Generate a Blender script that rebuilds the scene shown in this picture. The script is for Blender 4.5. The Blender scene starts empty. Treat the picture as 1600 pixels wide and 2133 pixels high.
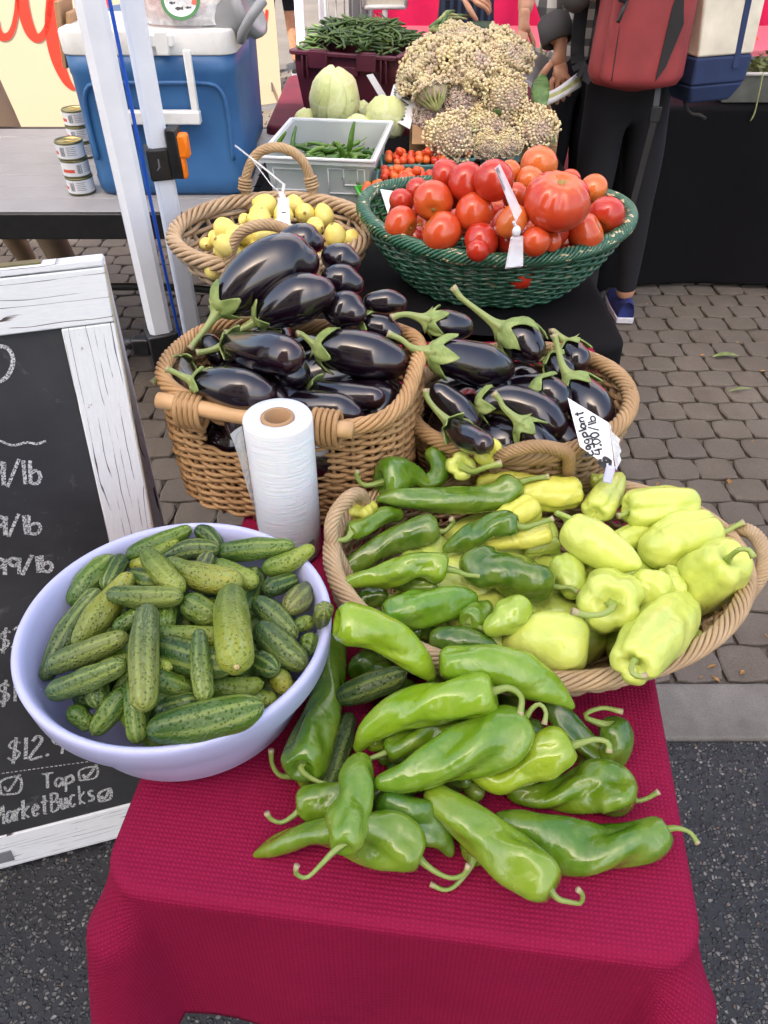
import bpy, bmesh, math, random
import numpy as np
from mathutils import Vector, Matrix, noise as mnoise
random.seed(7); RNG = np.random.default_rng(11)
C = bpy.context.scene.collection
SC = bpy.context.scene
# ------------------------------------------------------------------ camera
CAMH, PITCH, FPX = 1.5, math.radians(41.0), 1560.0
cam_d = bpy.data.cameras.new('camera'); cam = bpy.data.objects.new('camera', cam_d); C.objects.link(cam)
cam_d.sensor_fit = 'VERTICAL'; cam_d.angle = 2*math.atan(1066.5/FPX)
cam_d.clip_start = .02; cam_d.clip_end = 500
cam.location = (0, 0, CAMH); cam.rotation_euler = (math.pi/2-PITCH, 0, 0)
SC.camera = cam
# ------------------------------------------------------------------ world, sun, exposure
SUN_EL, SUN_AZ = math.radians(52), math.radians(205)      # azimuth from +Y clockwise: the sun stands behind the camera
w = bpy.data.worlds.new('World'); SC.world = w; w.use_nodes = True
nt = w.node_tree; bg = nt.nodes['Background']
sky = nt.nodes.new('ShaderNodeTexSky'); sky.sky_type = 'NISHITA'; sky.sun_disc = False
sky.sun_elevation = SUN_EL; sky.sun_rotation = SUN_AZ; sky.air_density = 1.0; sky.dust_density = 4.0; sky.ozone_density = .6
wb = nt.nodes.new('ShaderNodeMix'); wb.data_type = 'RGBA'; wb.blend_type = 'MULTIPLY'; wb.inputs[0].default_value = 1; wb.inputs[7].default_value = (1.06, 1.0, .93, 1)   # the camera's white balance for open shade
nt.links.new(sky.outputs[0], wb.inputs[6]); nt.links.new(wb.outputs[2], bg.inputs[0]); bg.inputs[1].default_value = .15
sd = bpy.data.lights.new('sun', 'SUN'); sd.energy = 2.6; sd.angle = math.radians(.5); sd.color = (1, .95, .86)
sun = bpy.data.objects.new('sun', sd); C.objects.link(sun); sun.location = (-2, -6, 9)
sdir = Vector((math.sin(SUN_AZ)*math.cos(SUN_EL), math.cos(SUN_AZ)*math.cos(SUN_EL), math.sin(SUN_EL)))
sun.rotation_euler = sdir.to_track_quat('Z', 'Y').to_euler()
SC.view_settings.view_transform = 'Standard'; SC.view_settings.look = 'None'
SC.view_settings.exposure = 1.85; SC.view_settings.gamma = 1
SC.cycles.use_denoising = True; SC.cycles.max_bounces = 7; SC.cycles.diffuse_bounces = 3; SC.cycles.glossy_bounces = 3
SC.cycles.transparent_max_bounces = 12; SC.cycles.caustics_reflective = False; SC.cycles.caustics_refractive = False
# ------------------------------------------------------------------ pixel -> world
FWD = np.array([0, math.cos(PITCH), -math.sin(PITCH)]); UPV = np.array([0, math.sin(PITCH), math.cos(PITCH)]); RGT = np.array([1., 0, 0])
CAM = np.array([0, 0, CAMH])
def rayd(px, py): return FWD + RGT*((px-800)/FPX) + UPV*((1066.5-py)/FPX)
def P(px, py, z=None, Y=None, Z=None):
    d = rayd(px, py)
    if z is not None: t = (z-CAMH)/d[2]
    elif Y is not None: t = Y/d[1]
    else: t = Z
    return CAM + d*t
def depth_of(p): return float(np.dot(np.asarray(p)-CAM, FWD))
def V(p): return Vector((float(p[0]), float(p[1]), float(p[2])))
# ------------------------------------------------------------------ tagging
def tag(o, label=None, cat=None, group=None, kind=None):
    if label: o['label'] = label
    if cat: o['category'] = cat
    if group: o['group'] = group
    if kind: o['kind'] = kind
    return o
def empty(name, loc, label=None, cat=None, group=None, rz=0):
    o = bpy.data.objects.new(name, None); C.objects.link(o); o.location = V(loc); o.rotation_euler = (0, 0, rz)
    o.empty_display_size = .05
    return tag(o, label, cat, group)
def link(name, me, mat=None, parent=None, loc=(0, 0, 0), smooth=True):
    o = bpy.data.objects.new(name, me); C.objects.link(o)
    if mat is not None and len(me.materials) == 0:
        for m_ in (mat if isinstance(mat, (list, tuple)) else [mat]): me.materials.append(m_)
    if parent is not None: o.parent = parent
    o.location = V(loc)
    if smooth and len(me.polygons): me.polygons.foreach_set('use_smooth', [True]*len(me.polygons))
    return o
def copy_tree(o, parent=None):
    c = o.copy(); C.objects.link(c)
    if parent is not None: c.parent = parent
    for ch in list(o.children): copy_tree(ch, c)
    return c
# ------------------------------------------------------------------ mesh builder
class MB:
    """collects verts/faces (+uv, +material index) into one mesh"""
    def __init__(s): s.v = []; s.f = []; s.uv = []; s.mi = []; s.m = 0
    def add(s, verts, faces, uvs=None):
        b = len(s.v); s.v.extend([tuple(map(float, p)) for p in verts])
        for k, f in enumerate(faces):
            s.f.append(tuple(int(i)+b for i in f)); s.mi.append(s.m)
            s.uv.append(uvs[k] if uvs is not None else None)
    def box(s, c, size, rot=None, taper=1.0):
        hx, hy, hz = size[0]/2, size[1]/2, size[2]/2
        p = []
        for z in (-1, 1):
            k = taper if z < 0 else 1
            for x, y in ((-1, -1), (1, -1), (1, 1), (-1, 1)): p.append(Vector((x*hx*k, y*hy*k, z*hz)))
        if rot is not None: p = [rot @ q for q in p]
        p = [q+Vector(c) for q in p]
        s.add(p, [(3, 2, 1, 0), (4, 5, 6, 7), (0, 1, 5, 4), (1, 2, 6, 5), (2, 3, 7, 6), (3, 0, 4, 7)])
    def bar(s, a, b, wx, wy, up=(0, 0, 1)):
        a = Vector(a); b = Vector(b); z = (b-a).normalized(); x = Vector(up).cross(z)
        if x.length < 1e-4: x = Vector((1, 0, 0)).cross(z)
        x.normalize(); y = z.cross(x)
        p = []
        for q in (a, b):
            for i, j in ((-1, -1), (1, -1), (1, 1), (-1, 1)): p.append(q+x*(i*wx/2)+y*(j*wy/2))
        s.add(p, [(3, 2, 1, 0), (4, 5, 6, 7), (0, 1, 5, 4), (1, 2, 6, 5), (2, 3, 7, 6), (3, 0, 4, 7)])
    def tube(s, pts, r, n=8, closed=False, cap=True):
        v, f, uv = tube_np(np.asarray(pts, float), r, n, closed, cap); s.add(v, f, uv)
    def lathe(s, prof, c=(0, 0, 0), n=48, sx=1, sy=1, rot=None):
        k = len(prof); vs = []
        for r, z in prof:
            for i in range(n):
                a = 2*math.pi*i/n; q = Vector((r*math.cos(a)*sx, r*math.sin(a)*sy, z))
                if rot is not None: q = rot @ q
                vs.append(q+Vector(c))
        fs = []; uv = []
        for j in range(k-1):
            for i in range(n):
                i2 = (i+1) % n; fs.append((j*n+i, j*n+i2, (j+1)*n+i2, (j+1)*n+i))
                uv.append([(i/n, j/(k-1)), ((i+1)/n, j/(k-1)), ((i+1)/n, (j+1)/(k-1)), (i/n, (j+1)/(k-1))])
        s.add(vs, fs, uv)
    def ball(s, c, r, n=8, m=6, sc=(1, 1, 1), rot=None):
        vs = []
        for j in range(m+1):
            t = math.pi*j/m
            for i in range(n):
                a = 2*math.pi*i/n
                q = Vector((r*sc[0]*math.sin(t)*math.cos(a), r*sc[1]*math.sin(t)*math.sin(a), r*sc[2]*math.cos(t)))
                if rot is not None: q = rot @ q
                vs.append(q+Vector(c))
        fs = [(j*n+i, (j+1)*n+i, (j+1)*n+(i+1) % n, j*n+(i+1) % n) for j in range(m) for i in range(n)]
        s.add(vs, fs)
    def mesh(s, name, origin=(0, 0, 0)):
        me = bpy.data.meshes.new(name); o = origin
        me.from_pydata([(p[0]-o[0], p[1]-o[1], p[2]-o[2]) for p in s.v], [], s.f)
        if any(u is not None for u in s.uv):
            L = me.uv_layers.new(name='UVMap').data; k = 0
            for f, u in zip(s.f, s.uv):
                for j in range(len(f)):
                    if u is not None: L[k].uv = u[j]
                    k += 1
        if max(s.mi, default=0) > 0: me.polygons.foreach_set('material_index', s.mi)
        me.update(); return me
    def build(s, name, mat, parent=None, loc=(0, 0, 0), smooth=False, origin=(0, 0, 0), bevel=0):
        me = s.mesh(name, origin); o = link(name, me, mat, parent, loc, smooth)
        if bevel:
            b = o.modifiers.new('bevel', 'BEVEL'); b.width = bevel; b.segments = 2; b.limit_method = 'ANGLE'; b.angle_limit = math.radians(40)
            for p in me.polygons: p.use_smooth = True
            try: me.set_sharp_from_angle(angle=math.radians(40))
            except Exception: pass
        return o
def frames(pts, closed=False):
    n = len(pts); T = np.zeros_like(pts)
    if closed: T = np.roll(pts, -1, 0)-np.roll(pts, 1, 0)
    else:
        T[1:-1] = pts[2:]-pts[:-2]; T[0] = pts[1]-pts[0]; T[-1] = pts[-1]-pts[-2]
    T /= np.maximum(np.linalg.norm(T, axis=1, keepdims=True), 1e-9)
    N = np.zeros_like(pts); ref = np.array([0, 0, 1.]) if abs(T[0][2]) < .9 else np.array([1., 0, 0])
    v = np.cross(T[0], ref); v /= np.linalg.norm(v); N[0] = v
    for i in range(1, n):
        v = N[i-1]-T[i]*np.dot(N[i-1], T[i]); l = np.linalg.norm(v)
        N[i] = v/l if l > 1e-9 else N[i-1]
    return T, N, np.cross(T, N)
def tube_np(pts, r, n=8, closed=False, cap=True):
    m = len(pts); T, N, B = frames(pts, closed); r = np.broadcast_to(np.asarray(r, float), (m,))
    a = np.arange(n)*2*math.pi/n
    v = (pts[:, None]+(N[:, None]*np.cos(a)[None, :, None]+B[:, None]*np.sin(a)[None, :, None])*r[:, None, None]).reshape(-1, 3)
    f = []; uv = []; mm = m if closed else m-1
    L = np.concatenate([[0], np.cumsum(np.linalg.norm(np.diff(pts, axis=0), axis=1))]); L = np.append(L, L[-1]+.01)
    for j in range(mm):
        j2 = (j+1) % m
        for i in range(n):
            i2 = (i+1) % n; f.append((j*n+i, j*n+i2, j2*n+i2, j2*n+i))
            uv.append([(L[j], i/n), (L[j], (i+1)/n), (L[j+1], (i+1)/n), (L[j+1], i/n)])
    if cap and not closed:
        f.append(tuple(range(n-1, -1, -1))); f.append(tuple((m-1)*n+i for i in range(n)))
        uv += [[(L[0], 0)]*n, [(L[m-1], 0)]*n]
    return v, f, uv
def smooth_path(pts, n, closed=False):
    """Catmull-Rom through pts (k, d) -> n samples spaced evenly by arc length of the first three columns"""
    p = np.asarray(pts, float); k = len(p)
    if k == 2 and not closed:
        t = np.linspace(0, 1, n)[:, None]; return p[0]*(1-t)+p[1]*t
    q = np.vstack([p[-1:], p, p[:2]]) if closed else np.vstack([2*p[0]-p[1], p, 2*p[-1]-p[-2]])
    segs = k if closed else k-1; out = []
    for i in range(segs):
        t = np.linspace(0, 1, 16, endpoint=False)[:, None]; a, b, c, d = q[i], q[i+1], q[i+2], q[i+3]
        out.append(.5*((2*b)+(-a+c)*t+(2*a-5*b+4*c-d)*t*t+(-a+3*b-3*c+d)*t**3))
    out.append((p[0] if closed else p[-1])[None]); o = np.vstack(out)
    L = np.concatenate([[0], np.cumsum(np.linalg.norm(np.diff(o[:, :3], axis=0), axis=1))])
    s = np.linspace(0, L[-1], n+1)[:-1] if closed else np.linspace(0, L[-1], n)
    return np.stack([np.interp(s, L, o[:, j]) for j in range(o.shape[1])], 1)
# ------------------------------------------------------------------ materials
def srgb(r, g, b):
    f = lambda c: c/12.92 if c <= .04045 else ((c+.055)/1.055)**2.4
    return (f(r/255), f(g/255), f(b/255), 1)
class NT:
    def __init__(s, name):
        s.m = bpy.data.materials.new(name); s.m.use_nodes = True; s.t = s.m.node_tree
        s.b = s.t.nodes['Principled BSDF']; s.out = s.t.nodes['Material Output']
    def n(s, typ, **kw):
        nd = s.t.nodes.new('ShaderNode'+typ)
        for k, v in kw.items():
            if k.startswith('i_'):
                key = k[2:]; nd.inputs[int(key) if key.isdigit() else key.replace('_', ' ')].default_value = v
            else: setattr(nd, k, v)
        return nd
    def l(s, a, b): s.t.links.new(a, b); return s
    def coord(s, which='Object', scale=None):
        tc = s.n('TexCoord'); o = tc.outputs[which]
        if scale is not None:
            mp = s.n('Mapping'); mp.inputs['Scale'].default_value = scale if hasattr(scale, '__len__') else (scale,)*3
            s.l(o, mp.inputs[0]); o = mp.outputs[0]
        return o
    def noise(s, scale, detail=3, rough=.5, vec=None, dist=0):
        nd = s.n('TexNoise'); nd.inputs['Scale'].default_value = scale; nd.inputs['Detail'].default_value = detail
        nd.inputs['Roughness'].default_value = rough; nd.inputs['Distortion'].default_value = dist
        s.l(vec if vec is not None else s.coord(), nd.inputs['Vector']); return nd.outputs[0]
    def voro(s, scale, feature='F1', vec=None, rnd=1, out=0):
        nd = s.n('TexVoronoi', feature=feature); nd.inputs['Scale'].default_value = scale; nd.inputs['Randomness'].default_value = rnd
        s.l(vec if vec is not None else s.coord(), nd.inputs['Vector']); return nd.outputs[out]
    def ramp(s, fac, stops, interp='LINEAR'):
        nd = s.n('ValToRGB'); r = nd.color_ramp; r.interpolation = interp
        while len(r.elements) < len(stops): r.elements.new(.5)
        for e, (p, c) in zip(r.elements, stops):
            e.position = p; e.color = c if hasattr(c, '__len__') else (c, c, c, 1)
        s.l(fac, nd.inputs[0]); return nd.outputs[0]
    def mix(s, fac, a, b, mode='MIX'):
        nd = s.n('Mix', data_type='RGBA', blend_type=mode); ins = [nd.inputs[0], nd.inputs[6], nd.inputs[7]]
        for x, i in zip((fac, a, b), ins):
            if hasattr(x, 'is_linked') or isinstance(x, bpy.types.NodeSocket): s.l(x, i)
            else: i.default_value = x
        return nd.outputs[2]
    def math(s, op, a, b=0., c=None):
        nd = s.n('Math', operation=op)
        for x, i in zip((a, b, c), nd.inputs):
            if x is None: continue
            if isinstance(x, bpy.types.NodeSocket): s.l(x, i)
            else: i.default_value = x
        return nd.outputs[0]
    def bump(s, h, strength=.3, dist=.002, prev=None):
        nd = s.n('Bump'); nd.inputs['Strength'].default_value = strength; nd.inputs['Distance'].default_value = dist
        s.l(h, nd.inputs['Height'])
        if prev is not None: s.l(prev, nd.inputs['Normal'])
        s.l(nd.outputs[0], s.b.inputs['Normal']); return nd.outputs[0]
    def base(s, c):
        if isinstance(c, bpy.types.NodeSocket): s.l(c, s.b.inputs['Base Color'])
        else: s.b.inputs['Base Color'].default_value = c
        return s
    def set(s, **kw):
        for k, v in kw.items():
            i = s.b.inputs[k.replace('_', ' ')]
            if isinstance(v, bpy.types.NodeSocket): s.l(v, i)
            else: i.default_value = v
        return s
def plain(name, col, rough=.5, var=.12, nscale=30, bump=0, bscale=200, spec=.5, metal=0, bdist=.001):
    """one colour with a little natural variation, optional fine bump"""
    t = NT(name); c = col
    nz = t.noise(nscale, 4)
    t.base(t.mix(t.ramp(nz, [(.3, 0), (.7, 1)]), tuple(x*(1-var) for x in c[:3])+(1,), tuple(min(1, x*(1+var)) for x in c[:3])+(1,)))
    t.set(Roughness=rough, Specular_IOR_Level=spec, Metallic=metal)
    if bump: t.bump(t.noise(bscale, 3), bump, bdist)
    return t.m
MT = {}
def objcol(t): return t.n('ObjectInfo').outputs['Color']
def uvx(t, scale=None):
    sp = t.n('SeparateXYZ'); t.l(t.coord('UV'), sp.inputs[0]); return sp.outputs[0], sp.outputs[1]
# peppers: obj.color is the skin colour
def m_pepper(name, rough, yellowish, sss, coat=.6):
    t = NT(name); oc = objcol(t); u, v = uvx(t)
    n1 = t.noise(14, 3, .6, dist=.4); n2 = t.noise(55, 3)
    c = t.mix(t.math('MULTIPLY', t.ramp(n1, [(.42, 0), (.72, 1)]), yellowish), oc, (.36, .42, .035, 1))
    c = t.mix(t.ramp(n1, [(.25, .55), (.5, 0)]), c, t.mix(1, oc, (.5, .62, .5, 1), 'MULTIPLY'))
    c = t.mix(t.ramp(n2, [(.45, 0), (.8, .16)]), c, (.5, .52, .2, 1))
    vs = t.voro(420); c = t.mix(t.ramp(vs, [(.05, .3), (.12, 0)]), c, (.6, .62, .35, 1))
    t.base(c).set(Roughness=t.ramp(n2, [(.3, rough), (.8, rough+.14)]), Specular_IOR_Level=.5, Coat_Weight=coat, Coat_Roughness=.07)
    t.set(Subsurface_Weight=sss, Subsurface_Radius=(.35, .45, .08), Subsurface_Scale=.012)
    b = t.bump(t.noise(22, 2, .5, dist=1.2), .30, .012); b = t.bump(t.noise(62, 2, .5, dist=.6), .22, .005, b); t.bump(t.noise(500, 2), .05, .0008, b)
    return t.m
MT['pepper'] = m_pepper('pepper_skin', .17, .30, .08, .45)
MT['ypepper'] = m_pepper('pale_pepper_skin', .27, .12, .07, .2)
t = NT('stem_green'); oc = objcol(t); c = t.mix(t.ramp(t.noise(60, 3), [(.35, 0), (.7, .5)]), oc, (.33, .36, .12, 1))
u, v = uvx(t); c = t.mix(t.ramp(u, [(.93, 0), (.99, 1)]), c, (.42, .33, .2, 1))
t.base(c).set(Roughness=.42, Subsurface_Weight=.08, Subsurface_Scale=.006); t.bump(t.noise(150, 2), .35, .002); MT['stem'] = t.m
# cucumber: u runs along, obj.color = (dark body colour); light end at u=1
t = NT('cucumber_skin'); oc = objcol(t); u, v = uvx(t); co = t.coord('Object')
geo = t.coord('Object', (1, 1, 1))
n1 = t.noise(18, 4, .6); big = t.noise(9, 2)
grad = t.math('ADD', t.math('MULTIPLY', u, .75), t.math('MULTIPLY', big, .6))
c = t.mix(t.ramp(grad, [(.38, 0), (1.0, 1)]), oc, t.mix(1, oc, (2.9, 2.0, 1.3, 1), 'MULTIPLY'))
st = t.n('TexWave', wave_type='BANDS', bands_direction='Y'); st.inputs['Scale'].default_value = 2.6; st.inputs['Distortion'].default_value = 2.2; st.inputs['Detail'].default_value = 2
mp = t.n('Mapping'); mp.inputs['Scale'].default_value = (.35, 1, 1); t.l(t.coord('UV'), mp.inputs[0]); t.l(mp.outputs[0], st.inputs[0])
c = t.mix(t.math('MULTIPLY', t.ramp(st.outputs[0], [(.50, 0), (.9, .75)]), t.ramp(u, [(.1, .25), (.9, 1)])), c, (.25, .31, .06, 1))
mpc = t.n('Mapping'); mpc.inputs['Scale'].default_value = (14, 46, 1); t.l(t.coord('UV'), mpc.inputs[0]); sp = t.noise(1, 4, .75, mpc.outputs[0]); msk = t.noise(26, 2)
c = t.mix(t.math('MULTIPLY', t.ramp(sp, [(.50, 0), (.66, .7)]), t.ramp(msk, [(.40, 0), (.66, .8)])), c, (.34, .38, .24, 1))
wv = t.voro(250); c = t.mix(t.ramp(wv, [(.10, .55), (.26, 0)]), c, t.mix(1, oc, (.66, .72, .6, 1), 'MULTIPLY'))
t.base(c).set(Roughness=t.ramp(msk, [(.3, .3), (.7, .5)]), Specular_IOR_Level=.45)
b = t.bump(t.ramp(wv, [(.05, 1), (.4, 0)]), .8, .0018); t.bump(t.noise(110, 3), .5, .002, b); MT['cucumber'] = t.m
MT['cuke_scar'] = plain('cucumber_blossom_scar', srgb(196, 172, 118), .7, .2, 300, .4, 500)
# eggplant
t = NT('eggplant_skin'); n1 = t.noise(10, 3); u, v = uvx(t)
c = t.mix(t.ramp(n1, [(.35, 0), (.75, 1)]), (.004, .0022, .005, 1), (.010, .0035, .009, 1))
c = t.mix(t.ramp(u, [(.80, 0), (1.0, .55)]), c, (.035, .008, .012, 1))
sc = t.noise(85, 4, .7, dist=1.5); msk = t.noise(7, 1)
c = t.mix(t.math('MULTIPLY', t.ramp(sc, [(.68, 0), (.74, .7)]), t.ramp(msk, [(.56, 0), (.66, 1)])), c, (.20, .09, .04, 1))
dst = t.voro(250); c = t.mix(t.ramp(dst, [(.03, .7), (.07, 0)]), c, (.2, .19, .18, 1))
t.base(c).set(Roughness=t.ramp(t.noise(45, 3), [(.3, .14), (.75, .26)]), Specular_IOR_Level=.55, Coat_Weight=.7, Coat_Roughness=.05)
t.bump(t.noise(26, 2), .12, .004); MT['eggplant'] = t.m
t = NT('eggplant_calyx'); n1 = t.noise(40, 4, .6)
c = t.ramp(n1, [(.25, srgb(96, 116, 58)), (.55, srgb(140, 158, 88)), (.8, srgb(176, 182, 118))])
t.base(c).set(Roughness=.6, Subsurface_Weight=.05, Subsurface_Scale=.004); t.bump(t.noise(120, 3, .6), .5, .003); MT['calyx'] = t.m
# tomato
t = NT('tomato_skin'); oc = objcol(t); u, v = uvx(t); n1 = t.noise(11, 3, .6)
c = t.mix(t.ramp(n1, [(.45, 0), (.8, .5)]), oc, t.mix(1, oc, (1.15, 2.2, 1.6, 1), 'MULTIPLY'))
c = t.mix(t.math('MULTIPLY', t.ramp(v, [(0, .8), (.28, 0)]), t.ramp(n1, [(.3, .2), (.7, 1)])), c, (.60, .22, .03, 1))
t.base(c).set(Roughness=.20, Specular_IOR_Level=.5, Subsurface_Weight=.12, Subsurface_Radius=(1, .25, .1), Subsurface_Scale=.012, Coat_Weight=.2, Coat_Roughness=.15)
t.bump(t.noise(20, 2), .08, .004); MT['tomato'] = t.m
MT['tomato_scar'] = plain('tomato_stem_scar', srgb(150, 120, 66), .8, .3, 200, .5, 400)
MT['squash'] = (lambda t: (t.base(t.mix(t.ramp(t.noise(16, 3), [(.35, 0), (.75, 1)]), srgb(226, 205, 92), srgb(238, 224, 138))), t.set(Roughness=.38, Subsurface_Weight=.1, Subsurface_Scale=.01), t.bump(t.noise(60, 3), .2, .003), t.m)[-1])(NT('pale_squash_skin'))
# wicker: obj.color
t = NT('wicker_cane'); oc = objcol(t); u, v = uvx(t)
n1 = t.noise(22, 4, .65); isl = t.n('NewGeometry').outputs['Random Per Island']
c = t.mix(t.ramp(n1, [(.3, 0), (.75, .75)]), t.mix(1, oc, (.55, .5, .45, 1), 'MULTIPLY'), oc)
c = t.mix(t.ramp(isl, [(0, .4), (1, 0)]), c, t.mix(1, oc, (.62, .55, .46, 1), 'MULTIPLY'))
t.base(c).set(Roughness=.55, Specular_IOR_Level=.4)
mp = t.n('Mapping'); mp.inputs['Scale'].default_value = (30, 900, 900); t.l(t.coord('Object'), mp.inputs[0]); t.bump(t.noise(1, 3, .6, mp.outputs[0]), .3, .0012); MT['wicker'] = t.m
t = NT('painted_green_wicker'); n1 = t.noise(45, 4, .7); oc = objcol(t)
mpz = t.n('Mapping'); mpz.inputs['Scale'].default_value = (38, 38, 130); t.l(t.coord('Object'), mpz.inputs[0])
ch = t.noise(1, 3, .6, mpz.outputs[0]); up = t.n('SeparateXYZ'); t.l(t.n('NewGeometry').outputs['Normal'], up.inputs[0])
c = t.mix(t.ramp(n1, [(.3, 0), (.75, 1)]), srgb(22, 72, 50), srgb(48, 106, 78))
c = t.mix(t.math('MULTIPLY', t.ramp(ch, [(.60, 0), (.635, 1)]), t.n('ObjectInfo').outputs['Alpha']), c, srgb(206, 186, 146))
t.base(c).set(Roughness=.3, Coat_Weight=.3); t.bump(n1, .2, .001); MT['green_wicker'] = t.m
# table cloths: woven waffle pattern from the uv (metres)
def m_cloth(name, c1, c2, cell=.0052, rough=.75, strength=.7, sheen=.25):
    t = NT(name); uv = t.coord('UV')
    ck = t.n('TexChecker'); ck.inputs['Scale'].default_value = 1/cell; t.l(uv, ck.inputs[0])
    wv = []
    for ang in (0, math.pi/2):
        mp = t.n('Mapping'); mp.inputs['Rotation'].default_value = (0, 0, ang); t.l(uv, mp.inputs[0])
        wx = t.n('TexWave', wave_type='BANDS', bands_direction='X'); wx.inputs['Scale'].default_value = 1/cell/20*math.pi*1.0; wx.inputs['Distortion'].default_value = .5
        wx.inputs['Detail'].default_value = 1; t.l(mp.outputs[0], wx.inputs[0]); wv.append(wx.outputs[1])
    h = t.math('MULTIPLY', wv[0], wv[1]); fine = t.noise(900, 2, .6, uv)
    c = t.mix(t.ramp(h, [(.1, 0), (.6, 1)]), c1, c2); c = t.mix(t.ramp(t.noise(5, 3, .6, uv), [(.3, .18), (.7, 0)]), c, tuple(x*.6 for x in c1[:3])+(1,))
    t.base(c).set(Roughness=rough, Specular_IOR_Level=.12, Sheen_Weight=sheen, Sheen_Roughness=.4)
    b = t.bump(t.noise(7, 3, .55, uv, dist=.8), .22, .03); b = t.bump(h, strength, .0020, b); t.bump(fine, .25, .0006, b); return t.m
MT['red_cloth'] = m_cloth('crimson_waffle_cloth', (.235, .0066, .040, 1), (.305, .0090, .056, 1), cell=.0024, strength=.5, sheen=.0)
t = NT('black_cloth'); t.base(t.mix(t.noise(6, 3), (.004, .0038, .0045, 1), (.008, .0075, .009, 1))).set(Roughness=.8, Specular_IOR_Level=.12); t.bump(t.noise(700, 2), .3, .001); MT['black_cloth'] = t.m
MT['maroon_cloth'] = plain('maroon_cloth', (.10, .004, .018, 1), .8, .2, 8, .3, 600)
# ground
t = NT('paver_stone'); isl = t.n('NewGeometry').outputs['Random Per Island']; n1 = t.noise(7, 5, .65); n2 = t.noise(190, 4, .7); n3 = t.noise(2, 3)
c = t.mix(t.ramp(n1, [(.3, 0), (.7, 1)]), (.115, .094, .074, 1), (.18, .152, .122, 1))
c = t.mix(t.math('MULTIPLY', isl, .75), c, (.14, .122, .106, 1)); c = t.mix(t.ramp(n2, [(.35, .5), (.6, 0)]), c, (.07, .058, .046, 1))
c = t.mix(t.ramp(n2, [(.66, 0), (.8, .55)]), c, (.24, .21, .18, 1)); c = t.mix(t.ramp(n3, [(.35, .35), (.6, 0)]), c, (.06, .048, .038, 1))
t.base(c).set(Roughness=.85); b = t.bump(n2, .5, .003); t.bump(n1, .4, .008, b); MT['paver'] = t.m
MT['joint'] = plain('paver_joint_dirt', (.095, .08, .064, 1), .95, .5, 40, .8, 250, bdist=.004)
t = NT('asphalt'); co = t.coord('Object')
vd = t.n('TexVoronoi'); vd.inputs['Scale'].default_value = 140; t.l(co, vd.inputs['Vector'])
ve = t.n('TexVoronoi', feature='DISTANCE_TO_EDGE'); ve.inputs['Scale'].default_value = 140; t.l(co, ve.inputs['Vector'])
rnd = t.n('SeparateColor'); t.l(vd.outputs['Color'], rnd.inputs[0])
stone = t.ramp(ve.outputs[0], [(.04, 0), (.14, 1)]); keep = t.ramp(t.math('ADD', rnd.outputs[0], t.math('MULTIPLY', t.noise(30, 2), .3)), [(.62, 0), (.74, 1)])
sc = t.ramp(rnd.outputs[1], [(0, (.020, .020, .022, 1)), (.35, (.045, .045, .048, 1)), (.62, (.085, .083, .080, 1)), (.86, (.15, .14, .13, 1)), (.94, (.26, .25, .23, 1)), (1, (.12, .08, .055, 1))])
c = t.mix(t.math('MULTIPLY', stone, keep), (.015, .015, .017, 1), sc)
t.base(c).set(Roughness=t.ramp(rnd.outputs[2], [(0, .35), (1, .75)]), Specular_IOR_Level=.5)
b = t.bump(t.math('MULTIPLY', t.ramp(ve.outputs[0], [(0, 0), (.25, 1)]), keep), .9, .004); t.bump(t.noise(300, 3), .4, .001, b); MT['asphalt'] = t.m
t = NT('kerb_concrete'); n1 = t.noise(9, 5, .6); n2 = t.noise(240, 3, .7)
c = t.mix(t.ramp(n1, [(.3, 0), (.7, 1)]), (.13, .118, .105, 1), (.22, .205, .185, 1)); c = t.mix(t.ramp(n2, [(.3, .6), (.5, 0)]), c, (.07, .065, .06, 1))
t.base(c).set(Roughness=.9); t.bump(n2, .5, .003); MT['kerb'] = t.m
# plastics, paint, wood, metal
t = NT('lavender_plastic'); t.base(t.mix(t.noise(6, 2), srgb(186, 188, 226), srgb(196, 197, 231))).set(Roughness=.38, Specular_IOR_Level=.45, Subsurface_Weight=.12, Subsurface_Scale=.01, Subsurface_Radius=(.6, .6, 1)); t.bump(t.noise(30, 2), .04, .002); MT['lavender'] = t.m
MT['white_metal'] = plain('white_powder_coat', srgb(234, 239, 246), .42, .05, 12, .08, 300)
MT['black_plastic'] = plain('black_plastic', (.012, .012, .013, 1), .4, .3, 40, .15, 400)
MT['orange_plastic'] = plain('orange_plastic', srgb(250, 128, 20), .4, .1, 40, .1, 300)
MT['blue_cord'] = plain('blue_cord', srgb(20, 84, 190), .6, .2, 300, .5, 600)
t = NT('blue_cooler_plastic'); n1 = t.noise(5, 4, .6); n2 = t.noise(60, 4, .75, dist=.6)
c = t.mix(t.ramp(n1, [(.3, 0), (.7, 1)]), srgb(42, 88, 138), srgb(60, 112, 162)); c = t.mix(t.ramp(n2, [(.66, 0), (.78, .4)]), c, srgb(120, 150, 185))
t.base(c).set(Roughness=.45); t.bump(t.noise(350, 2), .12, .001); MT['cooler_blue'] = t.m
t = NT('cooler_white_plastic'); n1 = t.noise(20, 5, .7); c = t.mix(t.ramp(n1, [(.5, 0), (.75, .35)]), srgb(228, 228, 224), srgb(170, 165, 155)); t.base(c).set(Roughness=.45); MT['cooler_white'] = t.m
t = NT('weathered_white_paint_wood'); oc = t.coord('Object')
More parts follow.
